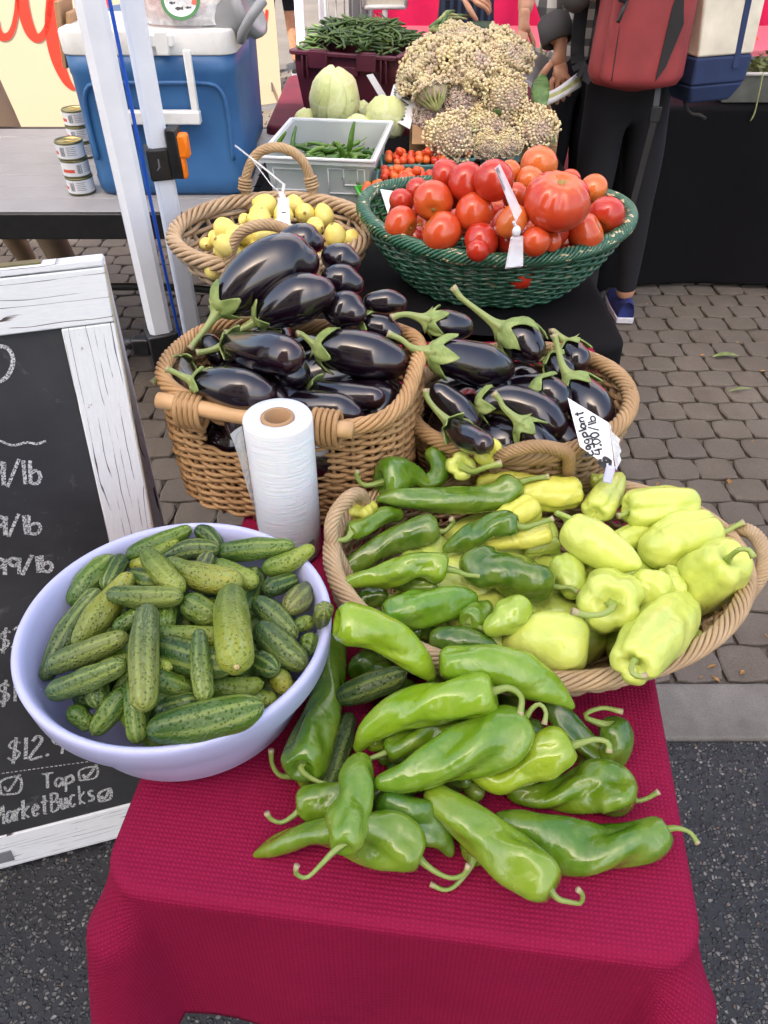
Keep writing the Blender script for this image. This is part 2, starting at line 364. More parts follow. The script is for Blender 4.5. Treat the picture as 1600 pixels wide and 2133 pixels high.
def wood(name, axis_scale, base1, base2, crack, thr, amt=1.0):
    t = NT(name); mp = t.n('Mapping'); mp.inputs['Scale'].default_value = axis_scale; t.l(t.coord('UV'), mp.inputs[0])
    wv = t.n('TexWave', wave_type='BANDS', bands_direction='Y', wave_profile='SAW'); wv.inputs['Scale'].default_value = 1.0; wv.inputs['Distortion'].default_value = 9; wv.inputs['Detail'].default_value = 3; wv.inputs['Detail Scale'].default_value = 1.1
    t.l(mp.outputs[0], wv.inputs[0]); brk = t.noise(2.2, 4, .6, mp.outputs[0]); fine = t.noise(14, 4, .7, mp.outputs[0])
    line = t.math('MULTIPLY', t.ramp(wv.outputs[1], [(thr, 0), (thr+.05, 1)]), t.ramp(brk, [(.47, 0), (.54, 1)]))
    c = t.mix(t.ramp(fine, [(.3, 0), (.7, 1)]), base1, base2); c = t.mix(t.ramp(t.noise(60, 4, .7), [(.68, 0), (.74, .75)]), c, srgb(150, 122, 92))
    c = t.mix(t.math('MULTIPLY', line, amt), c, crack)
    t.base(c).set(Roughness=.65); t.bump(t.math('SUBTRACT', 1, line), .6, .002); return t.m
MT['wood_white'] = wood('weathered_white_paint_wood', (3.0, 30, 1), srgb(226, 228, 230), srgb(240, 241, 242), srgb(84, 74, 70), .90)
MT['wood_grey'] = wood('bare_grey_wood', (2.6, 16, 1), srgb(206, 200, 200), srgb(226, 222, 222), srgb(70, 58, 58), .80)
MT['wood_edge'] = plain('worn_wood_edge', srgb(200, 186, 160), .7, .25, 60, .3, 200)
t = NT('chalkboard'); n1 = t.noise(3.5, 5, .7); n2 = t.noise(14, 5, .75, dist=1.2)
c = t.mix(t.ramp(n1, [(.35, 0), (.7, 1)]), (.022, .022, .025, 1), (.045, .046, .050, 1)); c = t.mix(t.ramp(n2, [(.60, 0), (.78, .5)]), c, (.22, .22, .23, 1))
t.base(c).set(Roughness=.75); MT['chalkboard'] = t.m
t = NT('chalk'); al = t.ramp(t.noise(420, 3, .75), [(.40, .05), (.56, 1)]); t.base(srgb(214, 216, 216)).set(Roughness=.95, Alpha=al); MT['chalk'] = t.m
MT['card'] = plain('white_card', srgb(226, 228, 232), .5, .03, 20)
MT['ink'] = plain('black_marker_ink', (.01, .01, .012, 1), .5, .1)
t = NT('clear_plastic'); t.base((.95, .96, .98, 1)).set(Roughness=.12, Alpha=.42, Specular_IOR_Level=.8); MT['clear'] = t.m
t = NT('bin_plastic'); t.base(srgb(206, 214, 214)).set(Roughness=.3, Alpha=.55, Specular_IOR_Level=.6); MT['bin'] = t.m
t = NT('bag_film'); t.base(srgb(226, 226, 224)).set(Roughness=.25, Alpha=t.ramp(t.noise(22, 4, .7, dist=1.5), [(.3, .35), (.7, .85)]), Specular_IOR_Level=.7); t.bump(t.noise(30, 4, .6, dist=1), .7, .01); MT['film'] = t.m
t = NT('bag_roll'); mp = t.n('Mapping'); mp.inputs['Scale'].default_value = (25, 25, 260); t.l(t.coord('Object'), mp.inputs[0])
t.base(srgb(226, 230, 234)).set(Roughness=.35, Specular_IOR_Level=.5, Subsurface_Weight=.3, Subsurface_Scale=.02); t.bump(t.noise(1, 3, .6, mp.outputs[0]), .5, .003); MT['roll'] = t.m
MT['cardboard'] = plain('cardboard', srgb(168, 134, 98), .85, .12, 20, .15, 200)
MT['crate'] = plain('maroon_crate_plastic', srgb(84, 32, 48), .45, .15, 12, .15, 300)
MT['metal_grey'] = plain('grey_slat_aluminium', srgb(152, 150, 149), .5, .08, 6, .1, 100)
t = NT('tin_label'); u, v = uvx(t); c = t.mix(t.noise(30), srgb(206, 208, 210), srgb(222, 224, 226)); t.base(c).set(Roughness=.35); MT['tin_label'] = t.m
MT['tin_gold'] = plain('gold_tin_lid', srgb(206, 184, 120), .28, .1, 30, 0, 100, metal=.85)
MT['tin_rim'] = plain('tin_rim', srgb(120, 118, 84), .3, .1, 30, 0, 100, metal=.8)
MT['red_print'] = plain('red_print', srgb(206, 82, 58), .5, .06)
MT['grey_print'] = plain('grey_print', srgb(120, 120, 124), .6, .1)
MT['green_print'] = plain('green_print', srgb(38, 110, 52), .5, .06)
t = NT('banner_vinyl'); t.base(t.mix(t.noise(1.3, 3), srgb(200, 184, 154), srgb(208, 193, 164))).set(Roughness=.6); MT['banner'] = t.m
MT['banner_red'] = plain('banner_red_paint', srgb(226, 62, 44), .55, .06)
MT['pink_cloth'] = plain('hot_pink_cloth', srgb(226, 24, 92), .75, .12, 6, .3, 500)
MT['pink_pale'] = plain('pale_pink_cloth', srgb(232, 120, 130), .75, .1, 6, .3, 500)
MT['skin'] = (lambda t: (t.base(t.mix(t.ramp(t.noise(30, 3), [(.3, 0), (.7, 1)]), srgb(196, 140, 108), srgb(216, 164, 132))), t.set(Roughness=.5, Subsurface_Weight=.12, Subsurface_Scale=.01, Subsurface_Radius=(1, .4, .25)), t.bump(t.noise(250, 3), .2, .001), t.m)[-1])(NT('skin'))
def fabric(name, col, rough=.85, nb=.35): return plain(name, col, rough, .18, 9, nb, 420)
MT['trousers_black'] = fabric('black_trousers', (.0075, .007, .010, 1)); MT['khaki'] = fabric('khaki_trousers', srgb(138, 116, 92)); MT['grey_jacket'] = fabric('dark_grey_jacket', srgb(74, 70, 70))
MT['navy'] = fabric('navy_fabric', srgb(38, 54, 92)); MT['dark_navy'] = fabric('dark_navy_fabric', srgb(30, 34, 46)); MT['canvas'] = fabric('natural_canvas', srgb(222, 214, 194))
MT['backpack'] = fabric('brick_red_nylon', srgb(146, 56, 58), .6); MT['webbing'] = fabric('black_webbing', (.02, .019, .02, 1)); MT['shoe_blue'] = fabric('blue_shoe_knit', srgb(38, 48, 110)); MT['sole'] = plain('white_sole', srgb(206, 204, 214), .6)
MT['hair'] = plain('dark_hair', (.02, .014, .01, 1), .5, .3, 60, .5, 300)
t = NT('plaid_shirt'); mp = t.n('Mapping'); mp.inputs['Scale'].default_value = (1, 1, 1); t.l(t.coord('Object'), mp.inputs[0])
wA = t.n('TexWave', wave_type='BANDS', bands_direction='X'); wA.inputs['Scale'].default_value = 5.5; t.l(mp.outputs[0], wA.inputs[0])
wB = t.n('TexWave', wave_type='BANDS', bands_direction='Z'); wB.inputs['Scale'].default_value = 5.5; t.l(mp.outputs[0], wB.inputs[0])
c = t.mix(t.ramp(wA.outputs[1], [(.55, 0), (.62, 1)]), srgb(214, 208, 196), srgb(96, 92, 90)); c = t.mix(t.ramp(wB.outputs[1], [(.6, 0), (.66, .75)]), c, srgb(64, 62, 62)); t.base(c).set(Roughness=.85); MT['plaid'] = t.m
t = NT('blue_plaid_apron'); wA = t.n('TexWave', wave_type='BANDS', bands_direction='X'); wA.inputs['Scale'].default_value = 9; t.l(t.coord('Object'), wA.inputs[0])
c = t.mix(t.ramp(wA.outputs[1], [(.5, 0), (.7, 1)]), srgb(30, 40, 60), srgb(66, 82, 108)); t.base(c).set(Roughness=.85); MT['blue_plaid'] = t.m
# brassica and greens
t = NT('cauliflower_curd'); oc = objcol(t); isl = t.n('NewGeometry').outputs['Random Per Island']; n1 = t.noise(9, 3)
c = t.mix(t.ramp(n1, [(.40, 0), (.68, .85)]), oc, srgb(178, 150, 152)); c = t.mix(t.math('MULTIPLY', isl, .45), c, srgb(236, 226, 186)); t.base(c).set(Roughness=.7, Subsurface_Weight=.1, Subsurface_Scale=.006); t.bump(t.noise(260, 3), .8, .004); MT['curd'] = t.m
t = NT('cauliflower_stalk'); c = t.ramp(t.noise(40, 3), [(.3, srgb(150, 158, 92)), (.7, srgb(196, 198, 140))]); t.base(c).set(Roughness=.5); MT['stalk'] = t.m
MT['leaf_green'] = plain('brassica_leaf', srgb(92, 124, 70), .5, .35, 30, .4, 90, bdist=.004)
t = NT('cabbage_leaf'); u, v = uvx(t); n1 = t.noise(10, 4, .6); vn = t.voro(11, 'DISTANCE_TO_EDGE')
c = t.mix(t.ramp(n1, [(.3, 0), (.7, 1)]), srgb(196, 204, 130), srgb(226, 228, 178)); c = t.mix(t.ramp(vn, [(.01, .35), (.06, 0)]), c, srgb(232, 234, 200)); t.base(c).set(Roughness=.45, Subsurface_Weight=.12, Subsurface_Scale=.01); t.bump(t.noise(28, 3, .6, dist=1), .6, .008); MT['cabbage'] = t.m
def veg(name, c1, c2, rough=.45): 
    t = NT(name); oc = t.n('ObjectInfo').outputs['Random']; t.base(t.mix(oc, c1, c2)).set(Roughness=rough); t.bump(t.noise(90, 3), .25, .002); return t.m
MT['bean'] = veg('green_bean_skin', srgb(46, 72, 30), srgb(92, 116, 56)); MT['chili'] = veg('green_chili_skin', srgb(44, 84, 26), srgb(96, 134, 46), .25)
MT['cherry'] = veg('cherry_tomato_skin', srgb(196, 44, 26), srgb(222, 108, 44), .22)
MT['herb'] = veg('herb_leaf', srgb(84, 98, 48), srgb(120, 126, 66), .6); MT['petal'] = veg('orange_petal', srgb(240, 110, 20), srgb(250, 150, 30), .5)
MT['pint'] = plain('teal_pulp_pint', srgb(96, 140, 140), .8, .1, 40, .3, 200); MT['pint_green'] = plain('green_plastic_pint', srgb(70, 180, 60), .35, .1)
MT['grey_plastic'] = plain('grey_plastic', srgb(140, 142, 144), .4, .06, 10); MT['pale_bag'] = fabric('pale_paper', srgb(216, 206, 188), .7)
MT['salmon'] = plain('red_salmon_pack', srgb(190, 84, 62), .35, .2, 20); MT['cane_wood'] = plain('turned_wood', srgb(206, 164, 116), .5, .12, 25, .2, 120)
MT['fallen'] = plain('fallen_leaf', srgb(112, 128, 72), .6, .3, 60); MT['dry_leaf'] = plain('dry_leaf', srgb(150, 112, 62), .8, .4, 60)
t = NT('canopy_fabric'); t.base(srgb(236, 236, 236)).set(Roughness=.8)
tr = t.n('BsdfTranslucent'); tr.inputs[0].default_value = (.85, .87, .9, 1); ms = t.n('MixShader'); ms.inputs[0].default_value = .5
t.l(t.b.outputs[0], ms.inputs[1]); t.l(tr.outputs[0], ms.inputs[2]); t.l(ms.outputs[0], t.out.inputs[0]); MT['canopy'] = t.m
# ------------------------------------------------------------------ heaps: every vegetable keeps its outline, and settles on what lies under it
class Spheres:
    def __init__(s): s.c = np.zeros((0, 3)); s.r = np.zeros(0)
    def add(s, c, r): s.c = np.vstack([s.c, c]); s.r = np.concatenate([s.r, r])
PLACED = Spheres()
ZS = np.arange(.40, 4.2, .004)
def settle(pts, base, fr=lambda x, y: (x, y), sc=1.0, k=.84, n=9, sink=.92, flat=False, record=True, maxlift=.16):
    """pts: (x, y, halfwidth[, depth offset]) in the units of frame fr -> centres (n,3) and radii (n) in metres"""
    q = []
    for p in pts:
        x, y = fr(p[0], p[1]); q.append((x, y, p[2]/sc, p[3] if len(p) > 3 else 0.))
    q = np.array(q); dz = np.any(q[:, 3] != 0)
    if len(q) == 1: sp = q.copy()
    elif dz:
        t = np.linspace(0, 1, len(q)); tt = np.linspace(0, 1, n); sp = np.stack([np.interp(tt, t, q[:, j]) for j in range(4)], 1)
    else: sp = smooth_path(np.column_stack([q[:, 0], q[:, 1], np.zeros(len(q)), q[:, 2]]), n); sp = np.column_stack([sp[:, 0], sp[:, 1], sp[:, 3], np.zeros(len(sp))])
    D = np.array([rayd(x, y) for x, y in sp[:, :2]]); Z0 = np.zeros(len(sp))
    for i in range(len(sp)):
        pp = CAM+D[i]*ZS[:, None]; h = pp[:, 2]-base(pp[:, 0], pp[:, 1]); r = sp[i, 2]*ZS/FPX
        hit = np.nonzero(h < r*sink)[0]; Z0[i] = ZS[hit[0]] if len(hit) else ZS[-1]
    m = len(sp); t = np.linspace(0, 1, m) if m > 1 else np.zeros(1)
    if dz: Z0 = np.full(m, Z0[0])+sp[:, 3]
    elif m > 2 and not flat:
        A = np.column_stack([np.ones(m), t]); co, *_ = np.linalg.lstsq(A, Z0, rcond=None); f = A @ co; Z0 = f-max(0, (f-Z0).max()-.012)
    La = Lb = 0.
    for it in range(240):
        Z = Z0-(La*(1-t)+Lb*t); c = CAM+D*Z[:, None]; r = sp[:, 2]*Z/FPX
        if not len(PLACED.r): break
        d = np.linalg.norm(PLACED.c[None]-c[:, None], axis=2); de = k*(r[:, None]+PLACED.r[None])-d
        if dz: de[m//3+1:] = -1
        wi = de.max(1); i = int(wi.argmax())
        if wi[i] <= .0008 or max(La, Lb) > maxlift: break
        st = max(.0012, min(.006, wi[i]*.5)); La += st*max(.12, 1-t[i]); Lb += st*max(.12, t[i])
    if record: PLACED.add(c, r)
    return c, r
def body_rings(c, r, e0, e1, n_mid=26, n_cap=7, dimple=0., capk=.45):
    """centres/radii along a rounded body; e0, e1 = how far the ends bulge past the first and last centre, in radii"""
    cr = smooth_path(np.column_stack([c, r]), 40) if len(c) > 1 else np.column_stack([c, r])
    p = cr[:, :3]; L = np.concatenate([[0], np.cumsum(np.linalg.norm(np.diff(p, axis=0), axis=1))]); LL = L[-1]
    t0 = (p[1]-p[0])/max(np.linalg.norm(p[1]-p[0]), 1e-9); t1 = (p[-1]-p[-2])/max(np.linalg.norm(p[-1]-p[-2]), 1e-9)
    r0, r1 = cr[0, 3], cr[-1, 3]; a, b = e0*r0, e1*r1; ca, cb = a+capk*r0, b+capk*r1
    if ca+cb > .9*(LL+a+b): k = .9*(LL+a+b)/(ca+cb); ca *= k; cb *= k
    x = 1-np.cos(np.linspace(0, math.pi/2, n_cap)); s = np.concatenate([-a+ca*x, np.linspace(-a+ca, LL+b-cb, n_mid)[1:-1], (LL+b-cb*x)[::-1]])
    P_ = np.stack([np.interp(np.clip(s, 0, LL), L, p[:, j]) for j in range(3)], 1)+np.where(s < 0, s, 0)[:, None]*t0+np.where(s > LL, s-LL, 0)[:, None]*t1
    R = np.interp(np.clip(s, 0, LL), L, cr[:, 3])
    fa = np.clip((s+a)/max(ca, 1e-6), 0, 1); fb = np.clip((LL+b-s)/max(cb, 1e-6), 0, 1)
    R = R*np.sqrt(np.maximum(1-(1-fa)**2, 1e-5))*np.sqrt(np.maximum(1-(1-fb)**2, 1e-5))
    if dimple > 0:
        k = 3; R = R[k:]; P_ = P_[k:]; s = s[k:]; base = P_[0]; rr = R[0]
        pre = [(.05, 1.0), (.35, .85), (.68, .35)]
        P_ = np.vstack([[base+t0*(dimple*r0*d) for _, d in pre], P_]); R = np.concatenate([[rr*f for f, _ in pre], R]); s = np.concatenate([[s[0]]*3, s])
    return P_, R, (s-s[0])/max(s[-1]-s[0], 1e-6)
def skin_surface(P_, R, u, cs, nseg=28, pre=0):
    T, N, B = frames(P_[pre:])
    if pre: N = np.vstack([N[:1]]*pre+[N]); B = np.vstack([B[:1]]*pre+[B])
    th = np.arange(nseg)*2*math.pi/nseg
    k = cs(th[None, :], u[:, None])*R[:, None]
    v = P_[:, None]+N[:, None]*(np.cos(th)[None]*k)[..., None]+B[:, None]*(np.sin(th)[None]*k)[..., None]
    m = len(P_); f = []; uv = []
    for j in range(m-1):
        for i in range(nseg):
            i2 = (i+1) % nseg; f.append((j*nseg+i, j*nseg+i2, (j+1)*nseg+i2, (j+1)*nseg+i))
            uv.append([(u[j], i/nseg), (u[j], (i+1)/nseg), (u[j+1], (i+1)/nseg), (u[j+1], i/nseg)])
    return v.reshape(-1, 3), f, uv
def wob(seed, amp, lob=(1, 2, 3, 4), fu=(2., 9.)):
    g = np.random.default_rng(seed); K = [(g.choice(lob), g.uniform(*fu), g.uniform(0, 6.28), g.uniform(.4, 1)) for _ in range(7)]
    return lambda th, u: amp*sum(w_*np.sin(l*th+f*u*2+ph) for l, f, ph, w_ in K)/2.2
SEED = [100]
def nseed(): SEED[0] += 1; return SEED[0]
def place(name, mb, mat, origin, color, label, cat, group, parent=None):
    o = mb.build(name, mat, parent, (0, 0, 0) if parent else origin, True, origin); o.color = tuple(color)+(1,) if len(color) == 3 else color
    if parent is None: tag(o, label, cat, group)
    return o
def px_stem(c0, r0, tdir, stem, fr, base, srpx, sc, lift=0.):
    """3-D points of a stalk drawn in the frame's units, starting inside the body's end"""
    Z = depth_of(c0); pts = [c0+tdir*r0*.25]
    for k, (x, y) in enumerate(stem):
        X, Y = fr(x, y); q = P(X, Y, Z=Z-.004-.003*k-lift*min(k+1, 2)/2); lo = base(np.array([q[0]]), np.array([q[1]]))[0]+.004
        if q[2] < lo: q = P(X, Y, z=lo)
        pts.append(q)
    return np.array(pts)
def add_stem(parent, origin, pts, r, col, flare=2.6, name='stem'):
    sp = smooth_path(pts, 16); m = len(sp); x = np.linspace(0, 1, m)
    R = r*(1+(flare-1)*np.exp(-x*9)+.12*np.sin(x*7)+.18*np.clip((x-.88)/.12, 0, 1)); mb = MB(); v, f, uv = tube_np(sp, R, 15, False, True); vv = v.reshape(m, 15, 3); a_ = np.arange(15)*2*math.pi/15; vv = sp[:, None]+(vv-sp[:, None])*(1+(.07+.40*np.exp(-(x*m/2.2)**2))[:, None]*np.cos(5*a_)[None])[..., None]; v = vv.reshape(-1, 3)
    uv = [[(float(j)/((m-1)*15), 0)]*len(fc) for j, fc in enumerate(f)]; mb.add(v, f, uv)
    o = mb.build(name, MT['stem'], parent, (0, 0, 0), True, origin); o.color = tuple(col)+(1,); return o
STEMC = (.20, .29, .05)
def pepper(pts, fr, sc, base, col, label, group, stem=None, kind='pepper', wr=.05, lobes=.07, e0=.55, e1=.6, srpx=8, name='green_pepper', cat='pepper', stemcol=STEMC, dimple=.22, k=.84, flat=False, c=None, r=None, n_l=3, lift=0., crease=.11):
    if c is None: c, r = settle(pts, base, fr, sc, k=k, flat=flat)
    s = nseed(); g = np.random.default_rng(s); ph, tw = g.uniform(0, 6.28), g.uniform(-1.2, 1.2); wf = wob(s, wr*(3.0 if kind != 'y' else 1.3), (1, 2, 2, 3, 4), (1.5, 7)); wf2 = wob(s+5000, wr*.5, (3, 4, 5, 6), (6, 16)); fur = [(g.uniform(0, 6.28), g.uniform(-1, 1), g.uniform(.5, 1.2)*crease, g.uniform(.06, .12)) for _ in range(5)]
    cs = lambda th, u: 1-lobes*.6*(1-u*.5)+lobes*np.abs(np.cos(n_l/2*(th)+ph+tw*u))*1.5*(1-u*.55)+(wf(th, u)+wf2(th, u)-sum(a_*np.exp(-(np.angle(np.exp(1j*(th-t_-k_*u-.5*np.sin(5*u+t_))))**2)/w_)*np.clip(1.4-1.5*u, 0, 1) for t_, k_, a_, w_ in fur))*np.sin(np.clip(u*1.05, 0, 1)*math.pi)**.5
    P_, R, u = body_rings(c, r, e0, e1, n_mid=38, n_cap=8, dimple=dimple, capk=.22 if kind == 'y' else .4)
    if kind == 'y':
        fy = [ph+2*math.pi*(k_+g.uniform(-.12, .12))/max(4, n_l) for k_ in range(max(4, n_l))]
        cs = lambda th, u: 1.03-lobes*1.25*(1-.62*u)*sum(np.exp(-(np.angle(np.exp(1j*(th-t_-.35*tw*u)))**2)/.055) for t_ in fy)+(wf(th, u)+wf2(th, u))*np.sin(np.clip(u*1.05, 0, 1)*math.pi)**.5
    mb = MB(); mb.add(*skin_surface(P_, R*(1.08 if kind == 'y' else 1.06), u, cs, 40, 3 if dimple > 0 else 0)); o0 = c.mean(0)
    ob = place(name, mb, MT['ypepper' if kind == 'y' else 'pepper'], o0, col, label, cat, group)
    t0 = c[0]-c[1] if len(c) > 1 else np.array([0, 0, 1.]); t0 /= np.linalg.norm(t0)
    sr = srpx/sc*depth_of(c[0])/FPX
    if stem: add_stem(ob, o0, px_stem(P_[0]-t0*r[0]*.05, r[0], -t0, stem, fr, base, srpx, sc, lift), sr, stemcol)
    elif stem is None: 
        side = np.cross(t0, [.3, .5, .8]); add_stem(ob, o0, np.array([P_[0]-t0*r[0]*.2, P_[0]+t0*r[0]*.4, P_[0]+t0*r[0]*1.0+side*r[0]*.3]), sr, stemcol)
    return ob
def cucumber(pts, fr, sc, base, col, label, group, k=.84, scar=False, c=None, r=None, e0=.75, e1=.75, flat=False, name='cucumber'):
    if c is None: c, r = settle(pts, base, fr, sc, k=k, flat=flat)
    s = nseed(); wf = wob(s, .035, (1, 2, 3, 5), (2, 10)); cs = lambda th, u: 1+.018*np.cos(6*th+s)+wf(th, u)
    P_, R, u = body_rings(c, r, e0, e1); R = R*1.09*(1-.06*np.abs(2*u-1)**2.5); mb = MB(); mb.add(*skin_surface(P_, R, u, cs, 26)); o0 = c.mean(0)
    ob = place(name, mb, MT['cucumber'], o0, col, label, 'cucumber', group)
    if scar:
        t1 = P_[-1]-P_[-4]; t1 /= np.linalg.norm(t1); b = MB(); q = Vector(t1).to_track_quat('Z', 'Y').to_matrix()
        rr = r[-1]*.17; b.lathe([(0, rr*.5), (rr*.7, rr*.45), (rr, 0), (rr*.9, -rr*.8)], P_[-1]-t1*rr*.1, 12, rot=q); b.build('blossom_scar', MT['cuke_scar'], ob, (0, 0, 0), True, o0)
    return ob
def eggplant(pts, fr, sc, base, label, group, stem=None, cal=1.0, k=.84, c=None, r=None, lobes_up=.22, e1=.8, name='eggplant'):
    if c is None: c, r = settle(pts, base, fr, sc, k=k)
    s = nseed(); g = np.random.default_rng(s); wf = wob(s, .018, (1, 2), (1, 3)); cs = lambda th, u: 1+wf(th, u)
    P_, R, u = body_rings(c, r, .75, e1+.12, n_mid=30, n_cap=9); R = R*1.13; mb = MB(); mb.add(*skin_surface(P_, R, u, cs, 36)); o0 = c.mean(0)
    ob = place(name, mb, MT['eggplant'], o0, (0, 0, 0), label, 'eggplant', group)
    if not cal: return ob
    # calyx: a five-lobed cap hugging the shoulder
    Lb = np.concatenate([[0], np.cumsum(np.linalg.norm(np.diff(P_, axis=0), axis=1))]); T, N, B = frames(P_)
    def surf(sv, th, off):
        p = np.array([np.interp(sv, Lb, P_[:, j]) for j in range(3)]); i = min(int(np.searchsorted(Lb, sv)), len(P_)-1)
        d = N[i]*math.cos(th)+B[i]*math.sin(th); rr = np.interp(sv, Lb, R); return p+d*(rr+off), d
    ns, nr = 50, 8; vs = []; ph = g.uniform(0, 6.28); rm = float(r[0]); Lc = rm*1.25*cal; jit = g.uniform(.75, 1.25, 5)
    for j in range(nr+1):
        q = j/nr
        for i in range(ns):
            th = 2*math.pi*i/ns; a = (th+ph)/(2*math.pi)*5; fr5 = abs((a % 1)-.5)*2; ln = Lc*(.42+.75*(1-fr5)**1.35*jit[int(a) % 5])
            lift = .0015+.0045*q**3*(1-fr5)+lobes_up*rm*max(0, q-.6)**2*(1-fr5)*2+.0012*math.sin(7*th+3*q)
            p, d = surf(q*ln, th, lift); vs.append(p)
    fs = [(j*ns+i, j*ns+(i+1) % ns, (j+1)*ns+(i+1) % ns, (j+1)*ns+i) for j in range(nr) for i in range(ns)]
    mb = MB(); mb.add(vs, fs); ca = mb.build('calyx', MT['calyx'], ob, (0, 0, 0), True, o0); so = ca.modifiers.new('thick', 'SOLIDIFY'); so.thickness = .0022; so.offset = 1
    t0 = c[0]-c[1]; t0 /= np.linalg.norm(t0); sr = 17/2.667*depth_of(c[0])/FPX
    if stem is False: return ob
    if stem: pt = px_stem(P_[0], r[0], -t0, stem, fr, base, 12, sc)
    else: pt = np.array([P_[0]-t0*rm*.3, P_[0]+t0*rm*.45, P_[0]+t0*rm*1.0+np.array([0, 0, .01])])
    st = add_stem(ob, o0, pt, sr, (.26, .32, .10), 3.4); return ob
def tomato(x, y, rad, fr, sc, base, col, label, group, axis=None, ribs=.02, sq=.86, scar=True, k=.86, name='tomato', n=5, big=False):
    c, r = settle([(x, y, rad)], base, fr, sc, k=k); c = c[0]; r = float(r[0])
    s = nseed(); g = np.random.default_rng(s); ax = np.array(axis if axis is not None else g.normal(0, .5, 3)+[0, -.1, .8], float); ax /= np.linalg.norm(ax)
    nb = g.integers(5, 9) if not big else 12; ph = g.uniform(0, 6.28); M_, nn = 26, 48; prof = []
    for j in range(M_+1):
        a = math.pi*j/M_; rr = abs(math.sin(a))**.92; z = math.cos(a)*sq
        if a < .9: z -= .20*math.exp(-(a/.33)**2)
        prof.append((rr, z))
    vs = []; wf = wob(s, .02, (1, 2, 3), (1, 3))
    rot = Vector(ax).to_track_quat('Z', 'Y').to_matrix()
    for j, (rr, z) in enumerate(prof):
        for i in range(nn):
            th = 2*math.pi*i/nn; e = math.exp(-((j/M_-.16)/.32)**2); kk = 1-ribs*e*(1-abs(math.cos(nb/2*th+ph)))*2.2+float(wf(th, j/M_))
            vs.append(rot @ Vector((rr*kk*r*math.cos(th), rr*kk*r*math.sin(th), z*r)))
    fs = [(j*nn+i, (j+1)*nn+i, (j+1)*nn+(i+1) % nn, j*nn+(i+1) % nn) for j in range(M_) for i in range(nn)]
    uv = [[(i/nn, j/M_), (i/nn, (j+1)/M_), ((i+1)/nn, (j+1)/M_), ((i+1)/nn, j/M_)] for j in range(M_) for i in range(nn)]
    mb = MB(); mb.add(vs, fs, uv); ob = mb.build(name, MT['tomato'], None, c, True); ob.color = tuple(col)+(1,); tag(ob, label, 'tomato', group)
    if scar:
        b = MB(); z0 = r*(sq-.19); rs = r*(.11 if not big else .15)
        b.lathe([(0, z0+.002), (rs*.6, z0+.0025), (rs, z0-.0002), (rs*1.05, z0-.004)], (0, 0, 0), 14, sx=1.2, rot=rot); b.build('stem_scar', MT['tomato_scar'], ob, (0, 0, 0), True)
    return ob
def fillers(kind, n, center, rx, ry, z0, z1, size, cols, label, group, rot=0, **kw):
    """vegetables lower in the heap, seen in the gaps between those on top"""
    g = np.random.default_rng(int(abs(center[0])*1000)+n); cr, sr = math.cos(rot), math.sin(rot)
    for i in range(n):
        a = g.uniform(0, 6.28); q = math.sqrt(g.uniform(0, .8)); x, y = q*rx*math.cos(a), q*ry*math.sin(a); z = g.uniform(z0, z1)
        p = np.array([center[0]+x*cr-y*sr, center[1]+x*sr+y*cr, z]); d = g.normal(0, 1, 3); d[2] *= .25; d /= np.linalg.norm(d); L, r = size[0]*g.uniform(.8, 1.1), size[1]*g.uniform(.85, 1.1)
        t = np.linspace(-.5, .5, 5)[:, None]; c = p+d*L*t+np.cross(d, [0, 0, 1])*(.06*L*np.cos(t*3)); rr = r*np.linspace(1, kw.get('tip', 1), 5)
        PLACED.add(c, rr)
        col = cols[i % len(cols)]
        if kind == 'c': cucumber(None, None, 1, None, col, label, group, c=c, r=rr)
        elif kind == 'e': eggplant(None, None, 1, None, label, group, cal=0, c=c, r=rr)
        else: pepper(None, None, 1, None, col, label, group, c=c, r=rr, kind=kind, name=kw.get('name', 'green_pepper'), stem=False)
# ------------------------------------------------------------------ ground
def quad(name, x0, x1, y0, y1, z, mat, kind='structure'):
    mb = MB(); mb.add([(x0, y0, z), (x1, y0, z), (x1, y1, z), (x0, y1, z)], [(0, 1, 2, 3)]); return tag(mb.build(name, mat), kind=kind)
quad('ground', -60, 60, -40, 1.10, -.012, MT['asphalt'])
quad('paving_bed', -60, 60, 1.10, 90, -.014, MT['joint'])
quad('far_pavement', -30, 30, 8.2, 90, -.008, MT['paver'])
mb = MB()
for k, (x0, x1) in enumerate(((-4, -2.2), (-2.195, -.4), (-.395, .93), (.935, 2.4), (2.405, 4.2))):
    mb.box(((x0+x1)/2, 1.02, -.05), (x1-x0, .152, .10))
tag(mb.build('kerb', MT['kerb'], bevel=.006), kind='structure')
mb = MB(); pts = [(1.0+.012*math.sin(i*1.7)+.05*i/9+.008*math.cos(i*3.1), .944+.152*i/9, .0012) for i in range(10)]
for i in range(9):
    a, b = pts[i], pts[i+1]; w_ = .0022+.001*math.sin(i*2.); mb.add([(a[0]-w_, a[1], a[2]), (a[0]+w_, a[1], a[2]), (b[0]+w_, b[1], b[2]), (b[0]-w_, b[1], b[2])], [(0, 1, 2, 3)])
tag(mb.build('kerb_crack', MT['joint']), kind='structure')
mb = MB(); px_, py_ = .128, .113; g = np.random.default_rng(3)
